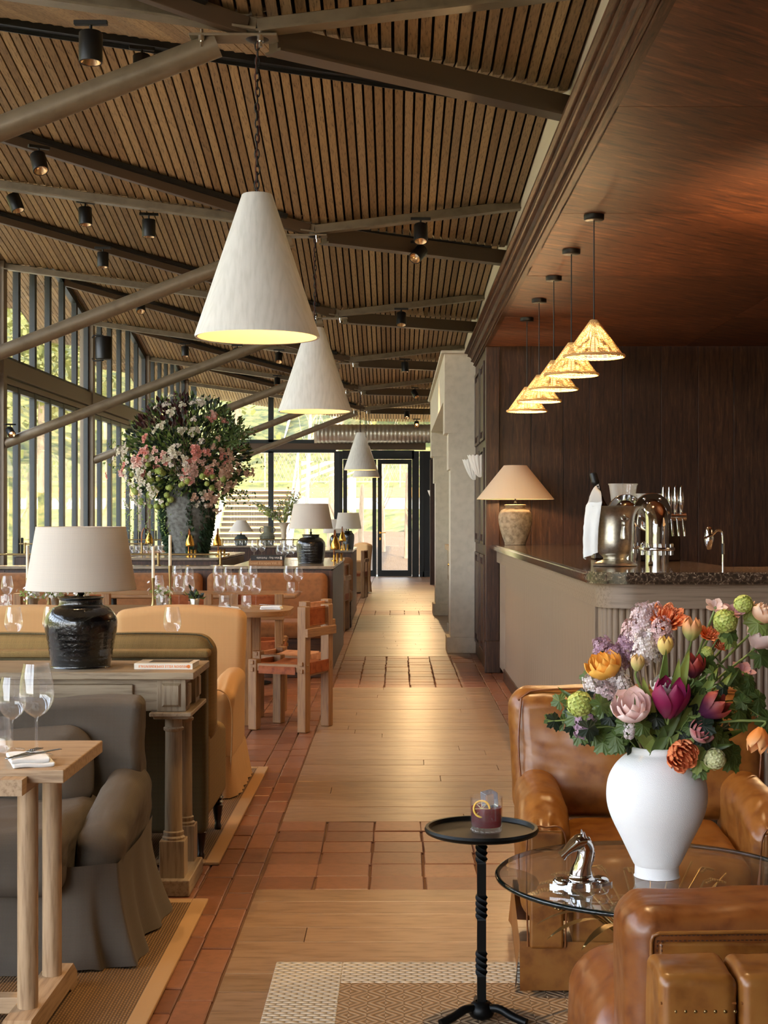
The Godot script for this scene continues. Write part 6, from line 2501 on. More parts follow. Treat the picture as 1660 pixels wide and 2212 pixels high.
# ---------------------------------------------------------------- the seating corner in front of the bar
func build_lounge_things() -> void:
	# wrought iron side table
	var t := thing("side_table", "black wrought iron side table with round tray top and twisted stem", "side table", V(0.225, 0.014, 3.94))
	var top := G.new()
	top.lathe(PR([0.0, 0.494, 0.138, 0.494, 0.149, 0.499, 0.152, 0.506, 0.149, 0.513, 0.141, 0.513, 0.136, 0.503, 0.0, 0.502]), 56)
	put(top, "tray_top", M.iron, t)
	var st := G.new()
	var corner := func(k: int, w: float) -> Vector3:
		var y := 0.03 + w * 0.465
		var tw := 0.0
		for q in [0.45, 0.3, 0.15]:
			tw += clampf((y - q + 0.032) / 0.064, 0.0, 1.0) * TAU
		var a := k * PI / 2 + PI / 4 + tw
		return Vector3(cos(a) * 0.0165, y, sin(a) * 0.0165)
	for j in 140:
		for k in 4:
			st.quad(corner.call(k, (j + 1) / 140.0), corner.call(k + 1, (j + 1) / 140.0), corner.call(k + 1, j / 140.0), corner.call(k, j / 140.0))
	put(st, "stem", M.iron, t)
	var hb := G.new()
	hb.lathe(spl([0.0, 0.006, 0.024, 0.006, 0.034, 0.018, 0.033, 0.034, 0.024, 0.046, 0.016, 0.05], 4), 16)
	put(hb, "hub", M.iron, t)
	for k in 3:
		var a := TAU * k / 3 + 0.5
		var l := G.new()
		var p := []
		for q in [Vector2(0.01, 0.03), Vector2(0.05, 0.036), Vector2(0.09, 0.022), Vector2(0.13, 0.012)]:
			p.append(Vector3(cos(a) * q.x, q.y, sin(a) * q.x))
		l.tube(path3(p, 6), 0.0115, 8)
		put(l, "foot", M.iron, t)
	# cocktail
	var c := thing("cocktail", "short ribbed glass of dark red cocktail on the iron side table", "drink", V(0.237, 0.5165, 3.925))
	var gl := G.new()
	gl.lathe(PR([0.0, 0.0, 0.036, 0.0, 0.0415, 0.006, 0.0425, 0.02, 0.043, 0.093]), 48)
	gl.lathe(PR([0.041, 0.093, 0.0405, 0.02, 0.038, 0.016, 0.0, 0.015]), 48)
	for k in 16:
		var a := TAU * k / 16
		gl.ball(Vector3(cos(a) * 0.037, 0.006, sin(a) * 0.037), Vector3(0.0065, 0.0065, 0.0065), 8, 6)
	put(gl, "tumbler", M.wineglass, c)
	var lm := mat("liquor", Color(0.27, 0.012, 0.03), 0.05)
	lm.backlight_enabled = true
	lm.backlight = Color(0.8, 0.05, 0.08)
	var lq := G.new()
	lq.lathe(PR([0.0, 0.0165, 0.0385, 0.0165, 0.0398, 0.02, 0.0404, 0.066, 0.0, 0.066]), 48)
	put(lq, "liquor", lm, c)
	var ic := G.new()
	ic.box(Vector3(0.008, 0.085, -0.005), Vector3(0.036, 0.042, 0.036), 0.004, 1, null, Basis(Vector3(0.3, 1, 0.2).normalized(), 0.5))
	var im := mat("ice", Color(0.95, 0.97, 1.0, 0.1), 0.02)
	im.refraction_enabled = true
	im.refraction_scale = 0.031
	put(ic, "ice_cube", im, c)
	var le := G.new()
	le.xf = Transform3D(Basis(Vector3.RIGHT, PI / 2 - 0.25), Vector3(-0.014, 0.066, 0.03))
	var ring := []
	for k in 25:
		ring.append(Vector3(cos(TAU * k / 24) * 0.021, 0, sin(TAU * k / 24) * 0.021))
	le.tube(ring, 0.0028, 6, false)
	put(le, "lemon_peel", mat("lemon", Color(0.9, 0.72, 0.3), 0.6), c)
	var lp := G.new()
	lp.xf = le.xf
	for k in 8:
		lp.tube([Vector3.ZERO, Vector3(cos(TAU * k / 8), 0, sin(TAU * k / 8)) * 0.02], 0.0012, 5)
	put(lp, "lemon_flesh", mat("lemon_flesh", Color(0.86, 0.72, 0.5), 0.4), c)
	# glass table on a brass wheat sheaf
	var g := thing("glass_table", "round glass coffee table on a brass wheat sheaf, in front of the club chair", "coffee table", V(0.64, 0.0145, 3.735))
	var tg := G.new()
	tg.lathe(PR([0.0, 0.4235, 0.384, 0.4235, 0.384, 0.4355, 0.0, 0.4355]), 96)
	put(tg, "glass_top", M.tableglass, g)
	var ed := G.new()
	var er := []
	for k in 97:
		er.append(Vector3(cos(TAU * k / 96) * 0.386, 0.4295, sin(TAU * k / 96) * 0.386))
	ed.tube(er, 0.0062, 10, false)
	put(ed, "glass_edge", mat("edge_green", Color(0.02, 0.06, 0.065), 0.08), g)
	rng.seed = 41
	for k in 30:
		var a := TAU * k / 30.0 + rng.randf() * 0.1
		var r := rng.randf_range(0.16, 0.31)
		var s := G.new()
		var q := Vector3(cos(a), 0, sin(a))
		s.tube(path3([q * 0.1 + Vector3(0, 0.015, 0), q * 0.045 + Vector3(0, 0.15, 0), q * 0.07 + Vector3(0, 0.27, 0), q * r + Vector3(0, 0.405, 0)], 5), 0.0028, 5)
		if k % 2 == 0:
			for j in 9:
				for sd in [-1, 1]:
					var o := q * (r + j * 0.007) + Vector3(0, 0.405 - absf(j - 3) * 0.002, 0)
					s.ball(o + q.cross(Vector3.UP) * sd * 0.006, Vector3(0.0045, 0.0035, 0.0045), 6, 4)
		else:
			s.grid(8, 2, func(u: float, w: float) -> Vector3:
				var wd := sin(u * PI) * 0.012
				return q * (r * 0.6 + u * 0.17) + Vector3(0, 0.33 + u * 0.06 - u * u * 0.09, 0) + q.cross(Vector3.UP) * (w - 0.5) * 2.0 * wd)
		put(s, "wheat_stalk", M.brass_dull, g)
	var bd := G.new()
	bd.lathe(PR([0.0, 0.0, 0.12, 0.0, 0.12, 0.012, 0.05, 0.02, 0.048, 0.13, 0.055, 0.15, 0.048, 0.17]), 28)
	put(bd, "base", M.brass_dull, g)
	# white vase
	var v := G.new()
	v.lathe(spl([0.0, 0.0, 0.053, 0.0, 0.055, 0.006, 0.055, 0.028, 0.06, 0.036, 0.086, 0.09, 0.115, 0.15, 0.1255, 0.195, 0.122, 0.24, 0.106, 0.275, 0.082, 0.3, 0.067, 0.31, 0.066, 0.322, 0.062, 0.326, 0.058, 0.322, 0.056, 0.3], 6), 64)
	tag(put(v, "flower_vase", M.vase_white, self, V(0.652, 0.45, 3.715)), "white ceramic vase with rough glaze on the glass table", "vase")
	# silver horse head on a small tray
	var h := thing("horse_figurine", "polished silver horse head on a lobed base, on the glass table", "figurine", V(0.45, 0.45, 3.62), 0.15)
	var tr := G.new()
	var pl := PackedVector2Array()
	for k in 48:
		var a := TAU * k / 48
		var rr := 0.056 + 0.013 * cos(a * 2.0) + 0.007 * cos(a * 6.0)
		pl.append(Vector2(cos(a) * rr * 1.05, sin(a) * rr * 0.72))
	plan_solid(tr, pl, 0.0, 0.008)
	var p2 := PackedVector2Array()
	for p in pl:
		p2.append(p * 0.9)
	plan_solid(tr, p2, 0.008, 0.014)
	tr.lathe(spl([0.034, 0.012, 0.036, 0.017, 0.03, 0.024, 0.026, 0.03, 0.0, 0.031], 4), 28)
	for s in [-1, 1]:
		tr.ball(Vector3(s * 0.048, 0.012, 0.0), Vector3(0.022, 0.012, 0.026), 16, 8)
	put(tr, "base", M.chrome, h)
	var nk := G.new()
	nk.tube(path3([Vector3(0, 0.026, 0), Vector3(0.003, 0.045, 0), Vector3(0.009, 0.068, 0), Vector3(0.011, 0.09, 0), Vector3(0.004, 0.106, 0)], 5), [0.028, 0.0285, 0.028, 0.027, 0.0255, 0.024, 0.0225, 0.0215, 0.021, 0.0205, 0.0205, 0.0205, 0.021, 0.021, 0.0215, 0.0215, 0.021, 0.02, 0.018, 0.015, 0.012], 18)
	put(nk, "neck", M.chrome, h)
	var hd := G.new()
	hd.tube(path3([Vector3(0.014, 0.108, 0), Vector3(-0.006, 0.106, 0), Vector3(-0.024, 0.094, 0), Vector3(-0.04, 0.08, 0), Vector3(-0.05, 0.072, 0)], 5), [0.011, 0.015, 0.0175, 0.019, 0.0195, 0.0195, 0.019, 0.0182, 0.0172, 0.016, 0.0148, 0.0135, 0.0124, 0.0114, 0.0106, 0.0102, 0.0106, 0.0116, 0.0128, 0.0132, 0.0115], 16)
	for s in [-1, 1]:
		hd.ball(Vector3(-0.012, 0.11, s * 0.0165), Vector3(0.006, 0.006, 0.005), 10, 6)
		hd.tube([Vector3(0.006, 0.118, s * 0.01), Vector3(0.004, 0.134, s * 0.012)], [0.006, 0.0012], 8)
	put(hd, "head", M.chrome, h)
	var mn := G.new()
	for k in 8:
		var f := k / 7.0
		mn.ball(Vector3(0.018 + 0.012 * sin(f * 2.6), 0.112 - f * 0.06, 0), Vector3(0.006, 0.007, 0.004), 8, 6)
	put(mn, "mane", M.chrome, h)

# ---------------------------------------------------------------- jug and vase on the far half-wall
func build_far_vases() -> void:
	var t := thing("two_handled_jug", "grey patterned jug with two loop handles on the far half-wall", "jug", V(-1.98, 0.9185, 22.62))
	var b := G.new()
	b.lathe(spl([0.0, 0.0, 0.06, 0.0, 0.095, 0.05, 0.112, 0.11, 0.1, 0.165, 0.065, 0.195, 0.058, 0.215, 0.058, 0.27, 0.066, 0.292, 0.055, 0.292, 0.05, 0.27], 5), 36)
	put(b, "body", M.jug, t)
	for s in [-1, 1]:
		var h := G.new()
		h.tube(path3([Vector3(s * 0.058, 0.265, 0), Vector3(s * 0.1, 0.27, 0), Vector3(s * 0.115, 0.23, 0), Vector3(s * 0.09, 0.18, 0)], 6), 0.008, 8)
		put(h, "handle", M.jug, t)
	var dots := G.new()
	for r in 6:
		var y := 0.035 + r * 0.024
		var rad: float = [0.088, 0.102, 0.11, 0.113, 0.11, 0.099][r]
		for k in 26:
			var a := TAU * k / 26
			dots.ball(Vector3(cos(a) * rad, y, sin(a) * rad), Vector3(0.008, 0.007, 0.008), 6, 4)
	var dn := put(dots, "pressed_pattern", M.jug_dark, t)
	dn.set_meta("kind", "stuff")
	var v := G.new()
	v.lathe(spl([0.0, 0.0, 0.055, 0.0, 0.05, 0.015, 0.034, 0.05, 0.036, 0.16, 0.05, 0.26, 0.075, 0.32, 0.1, 0.345, 0.095, 0.345, 0.07, 0.318, 0.045, 0.26], 5), 32)
	tag(put(v, "trumpet_vase", M.trumpet, self, V(-1.73, 0.9185, 22.6)), "cream trumpet vase of wild stems on the far half-wall", "vase")

# ---------------------------------------------------------------- flowers
const HUES := {
	"orange": [Color(0.85, 0.2, 0.06), Color(0.95, 0.38, 0.18)], "lilac_pale": [Color(0.62, 0.46, 0.5), Color(0.8, 0.66, 0.66)], "lilac_rose": [Color(0.6, 0.38, 0.4), Color(0.75, 0.55, 0.53)],
	"lilac_white": [Color(0.72, 0.62, 0.62), Color(0.86, 0.8, 0.77)], "lilac_mauve": [Color(0.36, 0.2, 0.3), Color(0.55, 0.38, 0.47)], "apricot_green": [Color(0.42, 0.48, 0.17), Color(0.9, 0.38, 0.16)],
	"yellow": [Color(0.7, 0.6, 0.2), Color(0.93, 0.62, 0.18)], "yellow_green": [Color(0.5, 0.5, 0.18), Color(0.8, 0.5, 0.2)], "gold": [Color(0.8, 0.45, 0.07), Color(0.93, 0.5, 0.1)],
	"darkred": [Color(0.08, 0.012, 0.03), Color(0.42, 0.05, 0.03)], "magenta": [Color(0.19, 0.005, 0.055), Color(0.27, 0.01, 0.075)], "white": [Color(0.85, 0.8, 0.74), Color(0.9, 0.87, 0.84)],
	"pink": [Color(0.85, 0.6, 0.58), Color(0.88, 0.72, 0.7)], "purple": [Color(0.09, 0.015, 0.06), Color(0.4, 0.07, 0.05)], "coral": [Color(0.72, 0.1, 0.03), Color(0.95, 0.33, 0.13)],
	"rosewhite": [Color(0.82, 0.66, 0.6), Color(0.55, 0.14, 0.15)], "lime": [Color(0.42, 0.5, 0.1), Color(0.62, 0.66, 0.2)], "cream": [Color(0.55, 0.58, 0.25), Color(0.75, 0.75, 0.45)],
	"blush": [Color(0.74, 0.52, 0.48), Color(0.85, 0.68, 0.63)], "rose": [Color(0.55, 0.25, 0.28), Color(0.7, 0.42, 0.43)], "peach": [Color(0.85, 0.48, 0.28), Color(0.88, 0.65, 0.48)], "tangerine": [Color(0.85, 0.3, 0.07), Color(0.93, 0.48, 0.2)]}

# one petal as part of a cup round the y axis
func petal(turn: float, R: float, L: float, wide: float, open: float, lo: Color, hi: Color, ruffle := 0.0, lift := 0.0) -> G:
	var g := G.new()
	g.c = lo
	g.grid(6, 9, func(u: float, w: float) -> Vector3:
		var r := R * sin(PI * (0.1 + 0.58 * minf(u, 1.0))) + open * R * u * u * 1.3
		var half := wide * pow(sin(PI * pow(clampf(u * 0.93 + 0.05, 0.0, 1.0), 0.75)), 0.7)
		var a := turn + (w - 0.5) * 2.0 * half
		r += ruffle * R * sin(w * 22.0 + turn * 7.0) * u * 0.5 - absf(w - 0.5) * R * 0.1
		return Vector3(sin(a) * r, lift + L * (u - open * 0.35 * u * u) - absf(w - 0.5) * L * 0.06 * u, cos(a) * r))
	for k in g.v.size():
		var f := clampf((g.v[k].y - lift) / L, 0.0, 1.0)
		g.cs[k] = lo.lerp(hi, smoothstep(0.25, 0.95, f))
	return g

func floret(g: G, at: Vector3, n: Vector3, r: float, petals: int, c: Color) -> void:
	var x := n.cross(Vector3(0.3, 0.8, 0.5)).normalized()
	var y := n.cross(x)
	g.c = c
	for k in petals:
		var a := TAU * k / petals
		var d := x * cos(a) + y * sin(a)
		var s := x * -sin(a) + y * cos(a)
		g.quad(at, at + d * r * 0.6 + s * r * 0.42 + n * r * 0.2, at + d * r + n * r * 0.12, at + d * r * 0.6 - s * r * 0.42 + n * r * 0.2)

func flower_head(t: Node3D, kind: String, r: float, hue: Array, axis: Vector3) -> void:
	var x := axis.cross(Vector3(0.2, 0.1, 1)).normalized()
	var bas := Basis(x, axis, x.cross(axis))
	var lo: Color = hue[0]
	var hi: Color = hue[1]
	var petals := []
	match kind:
		"tulip", "tulip_r", "tulip_d":
			for k in 6:
				petals.append(petal(TAU * k / 6.0, r * (0.92 if k % 2 == 0 else 1.02), r * 2.0, 0.8, -0.08 if k % 2 == 0 else 0.02, lo, hi))
		"bud":
			for k in 6:
				petals.append(petal(TAU * k / 6.0, r * (0.92 if k % 2 == 0 else 1.0), r * 1.9, 0.75, -0.2, lo, hi))
		"double":
			for q in 3:
				for k in 6:
					petals.append(petal(TAU * (k + q * 0.4) / 6.0 + rng.randf() * 0.2, r * (1.0 - q * 0.24), r * (1.5 + q * 0.08), 0.72, 0.14 - q * 0.08 + rng.randf() * 0.08, lo, hi, 0.02))
		"peony":
			for q in 5:
				for k in 7:
					petals.append(petal(TAU * (k + q * 0.45) / 7.0 + rng.randf() * 0.25, r * (1.0 - q * 0.17), r * (1.25 + q * 0.06), 0.5, 0.08 + rng.randf() * 0.12, lo, hi, 0.12))
		"carnation":
			for q in 4:
				for k in 10:
					petals.append(petal(TAU * (k + q * 0.35) / 10.0 + rng.randf() * 0.2, r * (0.75 - q * 0.14), r * (0.95 + q * 0.08), 0.42, 0.75 - q * 0.18, lo, hi, 0.3))
		"open":
			for k in 5:
				petals.append(petal(TAU * k / 5.0, r * 0.6, r * 0.6, 0.6, 0.9, lo, hi))
			for k in 5:
				petals.append(petal(TAU * (k + 0.5) / 5.0, r * 0.45, r * 0.62, 0.6, 0.7, lo, hi))
	for p in petals:
		var g := G.new()
		g.add(p, Transform3D(bas, -axis * r * 0.75))
		put(g, "petal", M.petal, t)
	if kind == "snowball":
		var g := G.new()
		for k in 120:
			var f := 1.0 - 2.0 * (k + 0.5) / 120.0
			var a := k * 2.39996
			var q := Vector3(cos(a) * sqrt(1.0 - f * f), f, sin(a) * sqrt(1.0 - f * f))
			floret(g, q * r * rng.randf_range(0.82, 0.97), q, r * 0.24, 5, lo.lerp(hi, rng.randf()))
		g.c = lo
		g.ball(Vector3.ZERO, Vector3.ONE * r * 0.8, 12, 8)
		put(g, "florets", M.petal, t).set_meta("kind", "stuff")
	if kind == "lilac":
		var g := G.new()
		for k in 190:
			var f := rng.randf()
			var a := rng.randf() * TAU
			var rr := r * 1.0 * sqrt(1.0 - f * 0.7)
			var q := Vector3(cos(a), 0.25, sin(a)).normalized()
			var c := axis * (f - 0.45) * r * 1.7 + bas * Vector3(q.x, 0, q.z) * rr * rng.randf_range(0.6, 1.0)
			floret(g, c, (bas * q + axis * 0.3 * f).normalized(), r * 0.18, 4, lo.lerp(hi, rng.randf()))
		put(g, "florets", M.petal, t).set_meta("kind", "stuff")

func lance_leaf(t: Node3D, a: Vector3, b: Vector3, wide: float, sag: float, m: Material) -> void:
	var g := G.new()
	var side := (b - a).cross(Vector3(0.1, 0.0, 1.0)).normalized()
	var out := Vector3((b - a).x, 0, (b - a).z).normalized()
	g.grid(12, 4, func(u: float, w: float) -> Vector3:
		var h := wide * pow(sin(PI * (0.06 + 0.94 * u)), 0.8) * (1.0 - u * 0.25)
		var k := (w - 0.5) * 2.0
		return a.lerp(b, u) + side * k * h + out * sag * sin(u * PI * 0.6) * u + Vector3(0, 0, 1) * absf(k) * h * 0.35)
	put(g, "leaf", m, t)

# a lobed, toothed leaf
func lobed_leaf(t: Node3D, at: Vector3, n: Vector3, up: Vector3, r: float, m: Material) -> void:
	var x := up.cross(n).normalized()
	var y := n.cross(x)
	var g := G.new()
	var ring := []
	for k in 31:
		var a := -PI * 0.93 + k * PI * 1.86 / 30.0
		var rr := r * (0.62 + 0.38 * absf(cos(a * 2.5))) * (1.0 + (0.1 if k % 2 == 0 else -0.05))
		ring.append(at + x * sin(a) * rr + y * cos(a) * rr - n * rr * rr / r * 0.35)
	var base := at - y * r * 0.1
	for k in 30:
		g.tri(base, ring[k], ring[k + 1])
	put(g, "leaf", m, t)

func build_bouquet() -> void:
	var pm := mat("petal", Color(1, 1, 1), 0.55)
	pm.vertex_color_use_as_albedo = true
	pm.backlight_enabled = true
	pm.backlight = Color(0.5, 0.5, 0.5)
	rng.seed = 101
	var mouth := V(0.652, 0.76, 3.715)
	var list := [
		["carnation", 0.679, 1.104, 3.72, 0.0384, "orange", "orange carnation at the top of the vase bouquet"],
		["lilac", 0.619, 1.084, 3.74, 0.0444, "lilac_pale", "pale lilac plume beside the orange carnation"],
		["lilac", 0.661, 1.062, 3.70, 0.0370, "lilac_rose", "rosy lilac plume below the orange carnation"],
		["lilac", 0.620, 1.023, 3.70, 0.0416, "lilac_white", "whitish lilac plume in the middle left of the bouquet"],
		["lilac", 0.526, 1.010, 3.76, 0.0376, "lilac_mauve", "mauve lilac plume at the left of the bouquet"],
		["lilac", 0.584, 1.015, 3.76, 0.0376, "lilac_mauve", "mauve lilac plume next to the pale plume"],
		["bud", 0.735, 1.063, 3.70, 0.0289, "apricot_green", "large green and apricot tulip bud at the top"],
		["bud", 0.662, 1.027, 3.66, 0.0229, "yellow", "yellow tulip bud in the middle of the bouquet"],
		["bud", 0.594, 0.985, 3.66, 0.0206, "yellow_green", "small yellow green tulip bud above the pink tulip"],
		["double", 0.519, 0.972, 3.70, 0.0428, "gold", "golden double tulip at the left"],
		["tulip", 0.733, 0.974, 3.66, 0.0286, "darkred", "dark red tulip standing upright right of centre"],
		["tulip", 0.663, 0.897, 3.60, 0.0473, "magenta", "magenta tulip at the front of the bouquet"],
		["double", 0.658, 0.928, 3.66, 0.0297, "white", "white double tulip behind the magenta one"],
		["double", 0.572, 0.885, 3.60, 0.0450, "pink", "pale pink double tulip at the front left"],
		["tulip_r", 0.766, 0.883, 3.62, 0.0362, "purple", "purple red tulip leaning right"],
		["peony", 0.689, 0.776, 3.58, 0.0392, "coral", "coral orange double tulip hanging over the vase rim"],
		["double", 0.741, 0.823, 3.62, 0.0294, "rosewhite", "rose and white tulip below the leaning tulip"],
		["snowball", 0.452, 0.888, 3.66, 0.0332, "lime", "large lime green snowball flower at the far left"],
		["snowball", 0.825, 1.088, 3.72, 0.0314, "lime", "lime green snowball flower at the upper right"],
		["snowball", 0.880, 1.128, 3.76, 0.0258, "lime", "lime green snowball flower at the top right"],
		["snowball", 0.773, 0.762, 3.60, 0.0270, "cream", "cream green snowball flower right of the vase rim"],
		["snowball", 0.775, 1.011, 3.70, 0.0162, "lime", "small lime snowball behind the dark red tulip"],
		["snowball", 0.753, 0.904, 3.66, 0.0160, "cream", "small cream snowball beside the leaning tulip"],
		["lilac", 0.461, 0.836, 3.66, 0.0320, "lilac_mauve", "mauve lilac plume hanging below the lime snowball"],
		["lilac", 0.494, 0.928, 3.70, 0.0370, "lilac_white", "whitish lilac plume left of the golden tulip"],
		["lilac", 0.518, 0.911, 3.67, 0.0344, "lilac_pale", "pale lilac plume behind the pink tulip"],
		["lilac", 0.563, 0.934, 3.69, 0.0300, "lilac_white", "whitish lilac plume above the pink tulip"],
		["lilac", 0.569, 0.828, 3.62, 0.0204, "lilac_white", "small white lilac sprig under the pink tulip"],
		["lilac", 0.649, 1.094, 3.76, 0.0399, "lilac_pale", "pale lilac plume behind the orange carnation"],
		["lilac", 0.644, 1.038, 3.72, 0.0372, "lilac_white", "white lilac plume above the yellow bud"],
		["lilac", 0.553, 0.995, 3.75, 0.0352, "lilac_mauve", "mauve lilac plume behind the golden tulip"],
		["lilac", 0.601, 1.050, 3.77, 0.0401, "lilac_rose", "rosy lilac plume at the upper left"],
		["lilac", 0.537, 0.933, 3.70, 0.0347, "lilac_white", "white lilac plume under the golden tulip"],
		["open", 0.808, 1.134, 3.74, 0.0257, "blush", "blush hellebore at the upper right"],
		["open", 0.853, 1.122, 3.74, 0.0257, "rose", "rose columbine at the upper right"],
		["double", 0.929, 1.102, 3.76, 0.0329, "peach", "peach ranunculus at the right edge"],
		["double", 0.927, 1.042, 3.78, 0.0378, "blush", "blush ranunculus at the right edge below the peach one"],
		["carnation", 0.789, 1.059, 3.74, 0.0210, "orange", "small orange carnation behind the large bud"],
		["carnation", 0.820, 1.030, 3.74, 0.0175, "orange", "small orange carnation under the lime snowball"],
		["tulip_d", 0.885, 0.813, 3.62, 0.0305, "tangerine", "tangerine tulip drooping at the right edge"],
		["open", 0.888, 0.968, 3.78, 0.0284, "rose", "dusty rose flower among leaves at the right"],
	]
	for e in list:
		var at := V(e[1], e[2], e[3])
		var kind: String = e[0]
		var t := thing(kind.split("_")[0] + "_flower", e[6], "flower", at, 0.0, "flowers in the white vase")
		var axis := (at - mouth).normalized()
		axis = (axis + Vector3(0, 0.5, 0.45)).normalized()
		match kind:
			"tulip_r":
				axis = Vector3(0.72, 0.55, 0.35).normalized()
			"tulip_d":
				axis = Vector3(-0.25, -0.85, 0.35).normalized()
			"peony":
				axis = Vector3(0.3, -0.25, 0.95).normalized()
			"tulip", "bud":
				axis = Vector3(0.04, 0.96, 0.25).normalized()
			"open", "carnation":
				axis = Vector3((e[1] - 0.65) * 0.6, 0.75, 0.6).normalized()
		if kind == "lilac" and e[2] < 0.85:
			axis = Vector3(-0.2, -0.8, 0.3).normalized()
		flower_head(t, kind, e[4], HUES[e[5]], axis)
		var s := G.new()
		var foot := mouth - at + Vector3(rng.randf_range(-0.035, 0.035), -0.03, rng.randf_range(-0.035, 0.035))
		var top: Vector3 = -axis * float(e[4]) * (0.7 if kind != "lilac" else 0.9)
		var mid := foot.lerp(top, 0.5) + Vector3(0, 0.03 if at.y > 0.9 else 0.05, 0.0)
		s.tube(path3([foot, mid, top - axis * 0.02, top], 5), 0.0032 if kind != "snowball" else 0.0022, 6)
		put(s, "stem", M.stem if kind != "lilac" else M.twig, t)
		if kind.begins_with("tulip") or kind == "bud":
			var q := foot.lerp(top, 0.62) + Vector3(rng.randf_range(-0.05, 0.05), rng.randf_range(-0.03, 0.05), 0.03)
			lance_leaf(t, foot + Vector3(0, 0.01, 0.02), q, 0.017, 0.02, M.leaf_light if rng.randf() < 0.6 else M.leaf)
		elif kind == "snowball" or kind == "double":
			for k in 2:
				var d := Vector3(rng.randf_range(-1, 1), rng.randf_range(-0.6, 0.4), rng.randf_range(0.0, 0.8)).normalized()
				lobed_leaf(t, -axis * float(e[4]) * 1.0 + d * 0.03, Vector3(d.x * 0.4, 0.3, 0.9).normalized(), d, rng.randf_range(0.022, 0.034), M.leaf if rng.randf() < 0.5 else M.leaf_light)
	# the greenery between the flowers
	var gr := thing("bouquet_greenery", "loose green leaves and stems between the flowers in the white vase", "foliage", mouth)
	for k in 46:
		var a := rng.randf_range(-1.45, 1.45)
		var l := rng.randf_range(0.08, 0.27)
		var tip := Vector3(sin(a) * l * 1.05, cos(a) * l * 0.95 + 0.02, rng.randf_range(-0.1, 0.1))
		if k % 3 == 0:
			lance_leaf(gr, Vector3(sin(a) * 0.04, 0, 0.0), tip, rng.randf_range(0.012, 0.02), 0.03, [M.leaf, M.leaf_light, M.leaf][k % 3])
		else:
			var s := G.new()
			s.tube(path3([Vector3(sin(a) * 0.03, -0.02, 0), tip * 0.55 + Vector3(0, 0.03, 0), tip], 4), 0.002, 5)
			put(s, "stem", M.stem, gr)
			for j in 3:
				var q := tip * (1.0 - j * 0.16)
				var d := Vector3(rng.randf_range(-1, 1), rng.randf_range(-0.5, 0.7), rng.randf_range(-0.3, 0.7)).normalized()
				lobed_leaf(gr, q + d * 0.02, Vector3(d.x * 0.5, 0.35, 0.85).normalized(), d, rng.randf_range(0.018, 0.032), M.leaf if rng.randf() < 0.6 else M.leaf_dark)
	for e in [[0.008, 0.042, 0.054, 0.269, 0.022], [-0.014, 0.042, -0.043, 0.201, 0.020], [0.065, 0.042, 0.122, 0.224, 0.022], [0.037, 0.042, 0.033, 0.246, 0.020], [-0.037, 0.042, -0.105, 0.156, 0.018], [0.088, 0.042, 0.156, 0.212, 0.020], [-0.003, 0.031, -0.054, 0.076, 0.018]]:
		lance_leaf(gr, Vector3(e[0] * 0.4, 0.0, 0.03), Vector3(e[2], e[3], 0.085), e[4], 0.015, M.leaf_light)
	for e in [[0.14, 0.035, 0.05], [0.17, 0.0, 0.03], [-0.1, 0.045, 0.07], [0.115, 0.06, 0.07], [0.2, 0.1, 0.0], [0.24, 0.13, 0.0], [0.22, 0.17, -0.02], [0.18, 0.2, 0.0], [0.26, 0.09, 0.02]]:
		var s := G.new()
		s.tube(path3([Vector3(0.02 * signf(e[0]), -0.02, 0.02), Vector3(e[0] * 0.6, e[1] + 0.04, e[2]), Vector3(e[0], e[1], e[2])], 4), 0.002, 5)
		put(s, "stem", M.stem, gr)
		for j in 4:
			var d := Vector3(signf(e[0]) * rng.randf_range(0.1, 1), rng.randf_range(-1, 0.6), 0.3).normalized()
			lobed_leaf(gr, Vector3(e[0], e[1], e[2]) + d * 0.02, Vector3(d.x * 0.4, 0.4, 0.8).normalized(), d, rng.randf_range(0.02, 0.034), M.leaf)

# ---------------------------------------------------------------- the big arrangement on the deck
func small_blossom(lo: Color, hi: Color, r: float) -> ArrayMesh:
	var g := G.new()
	for h in 4:
		var o := Vector3(cos(h * 1.7), 0.2 * (h % 2), sin(h * 1.7)) * r * (0.75 if h > 0 else 0.0)
		var n := (Vector3(0, 1, 0) + o / r * 0.6).normalized()
		var s := n.cross(Vector3(0.2, 0.1, 1)).normalized()
		for q in 2:
			for k in 5:
				var p := petal(TAU * (k + q * 0.5) / 5.0 + rng.randf() * 0.3, r * 0.55 * (0.8 - q * 0.3), r * 0.5 * (0.8 + q * 0.1), 0.62, 0.5 - q * 0.35, lo, hi, 0.05)
				g.add(p, Transform3D(Basis(s, n, s.cross(n)), o))
	return g.mesh(true)

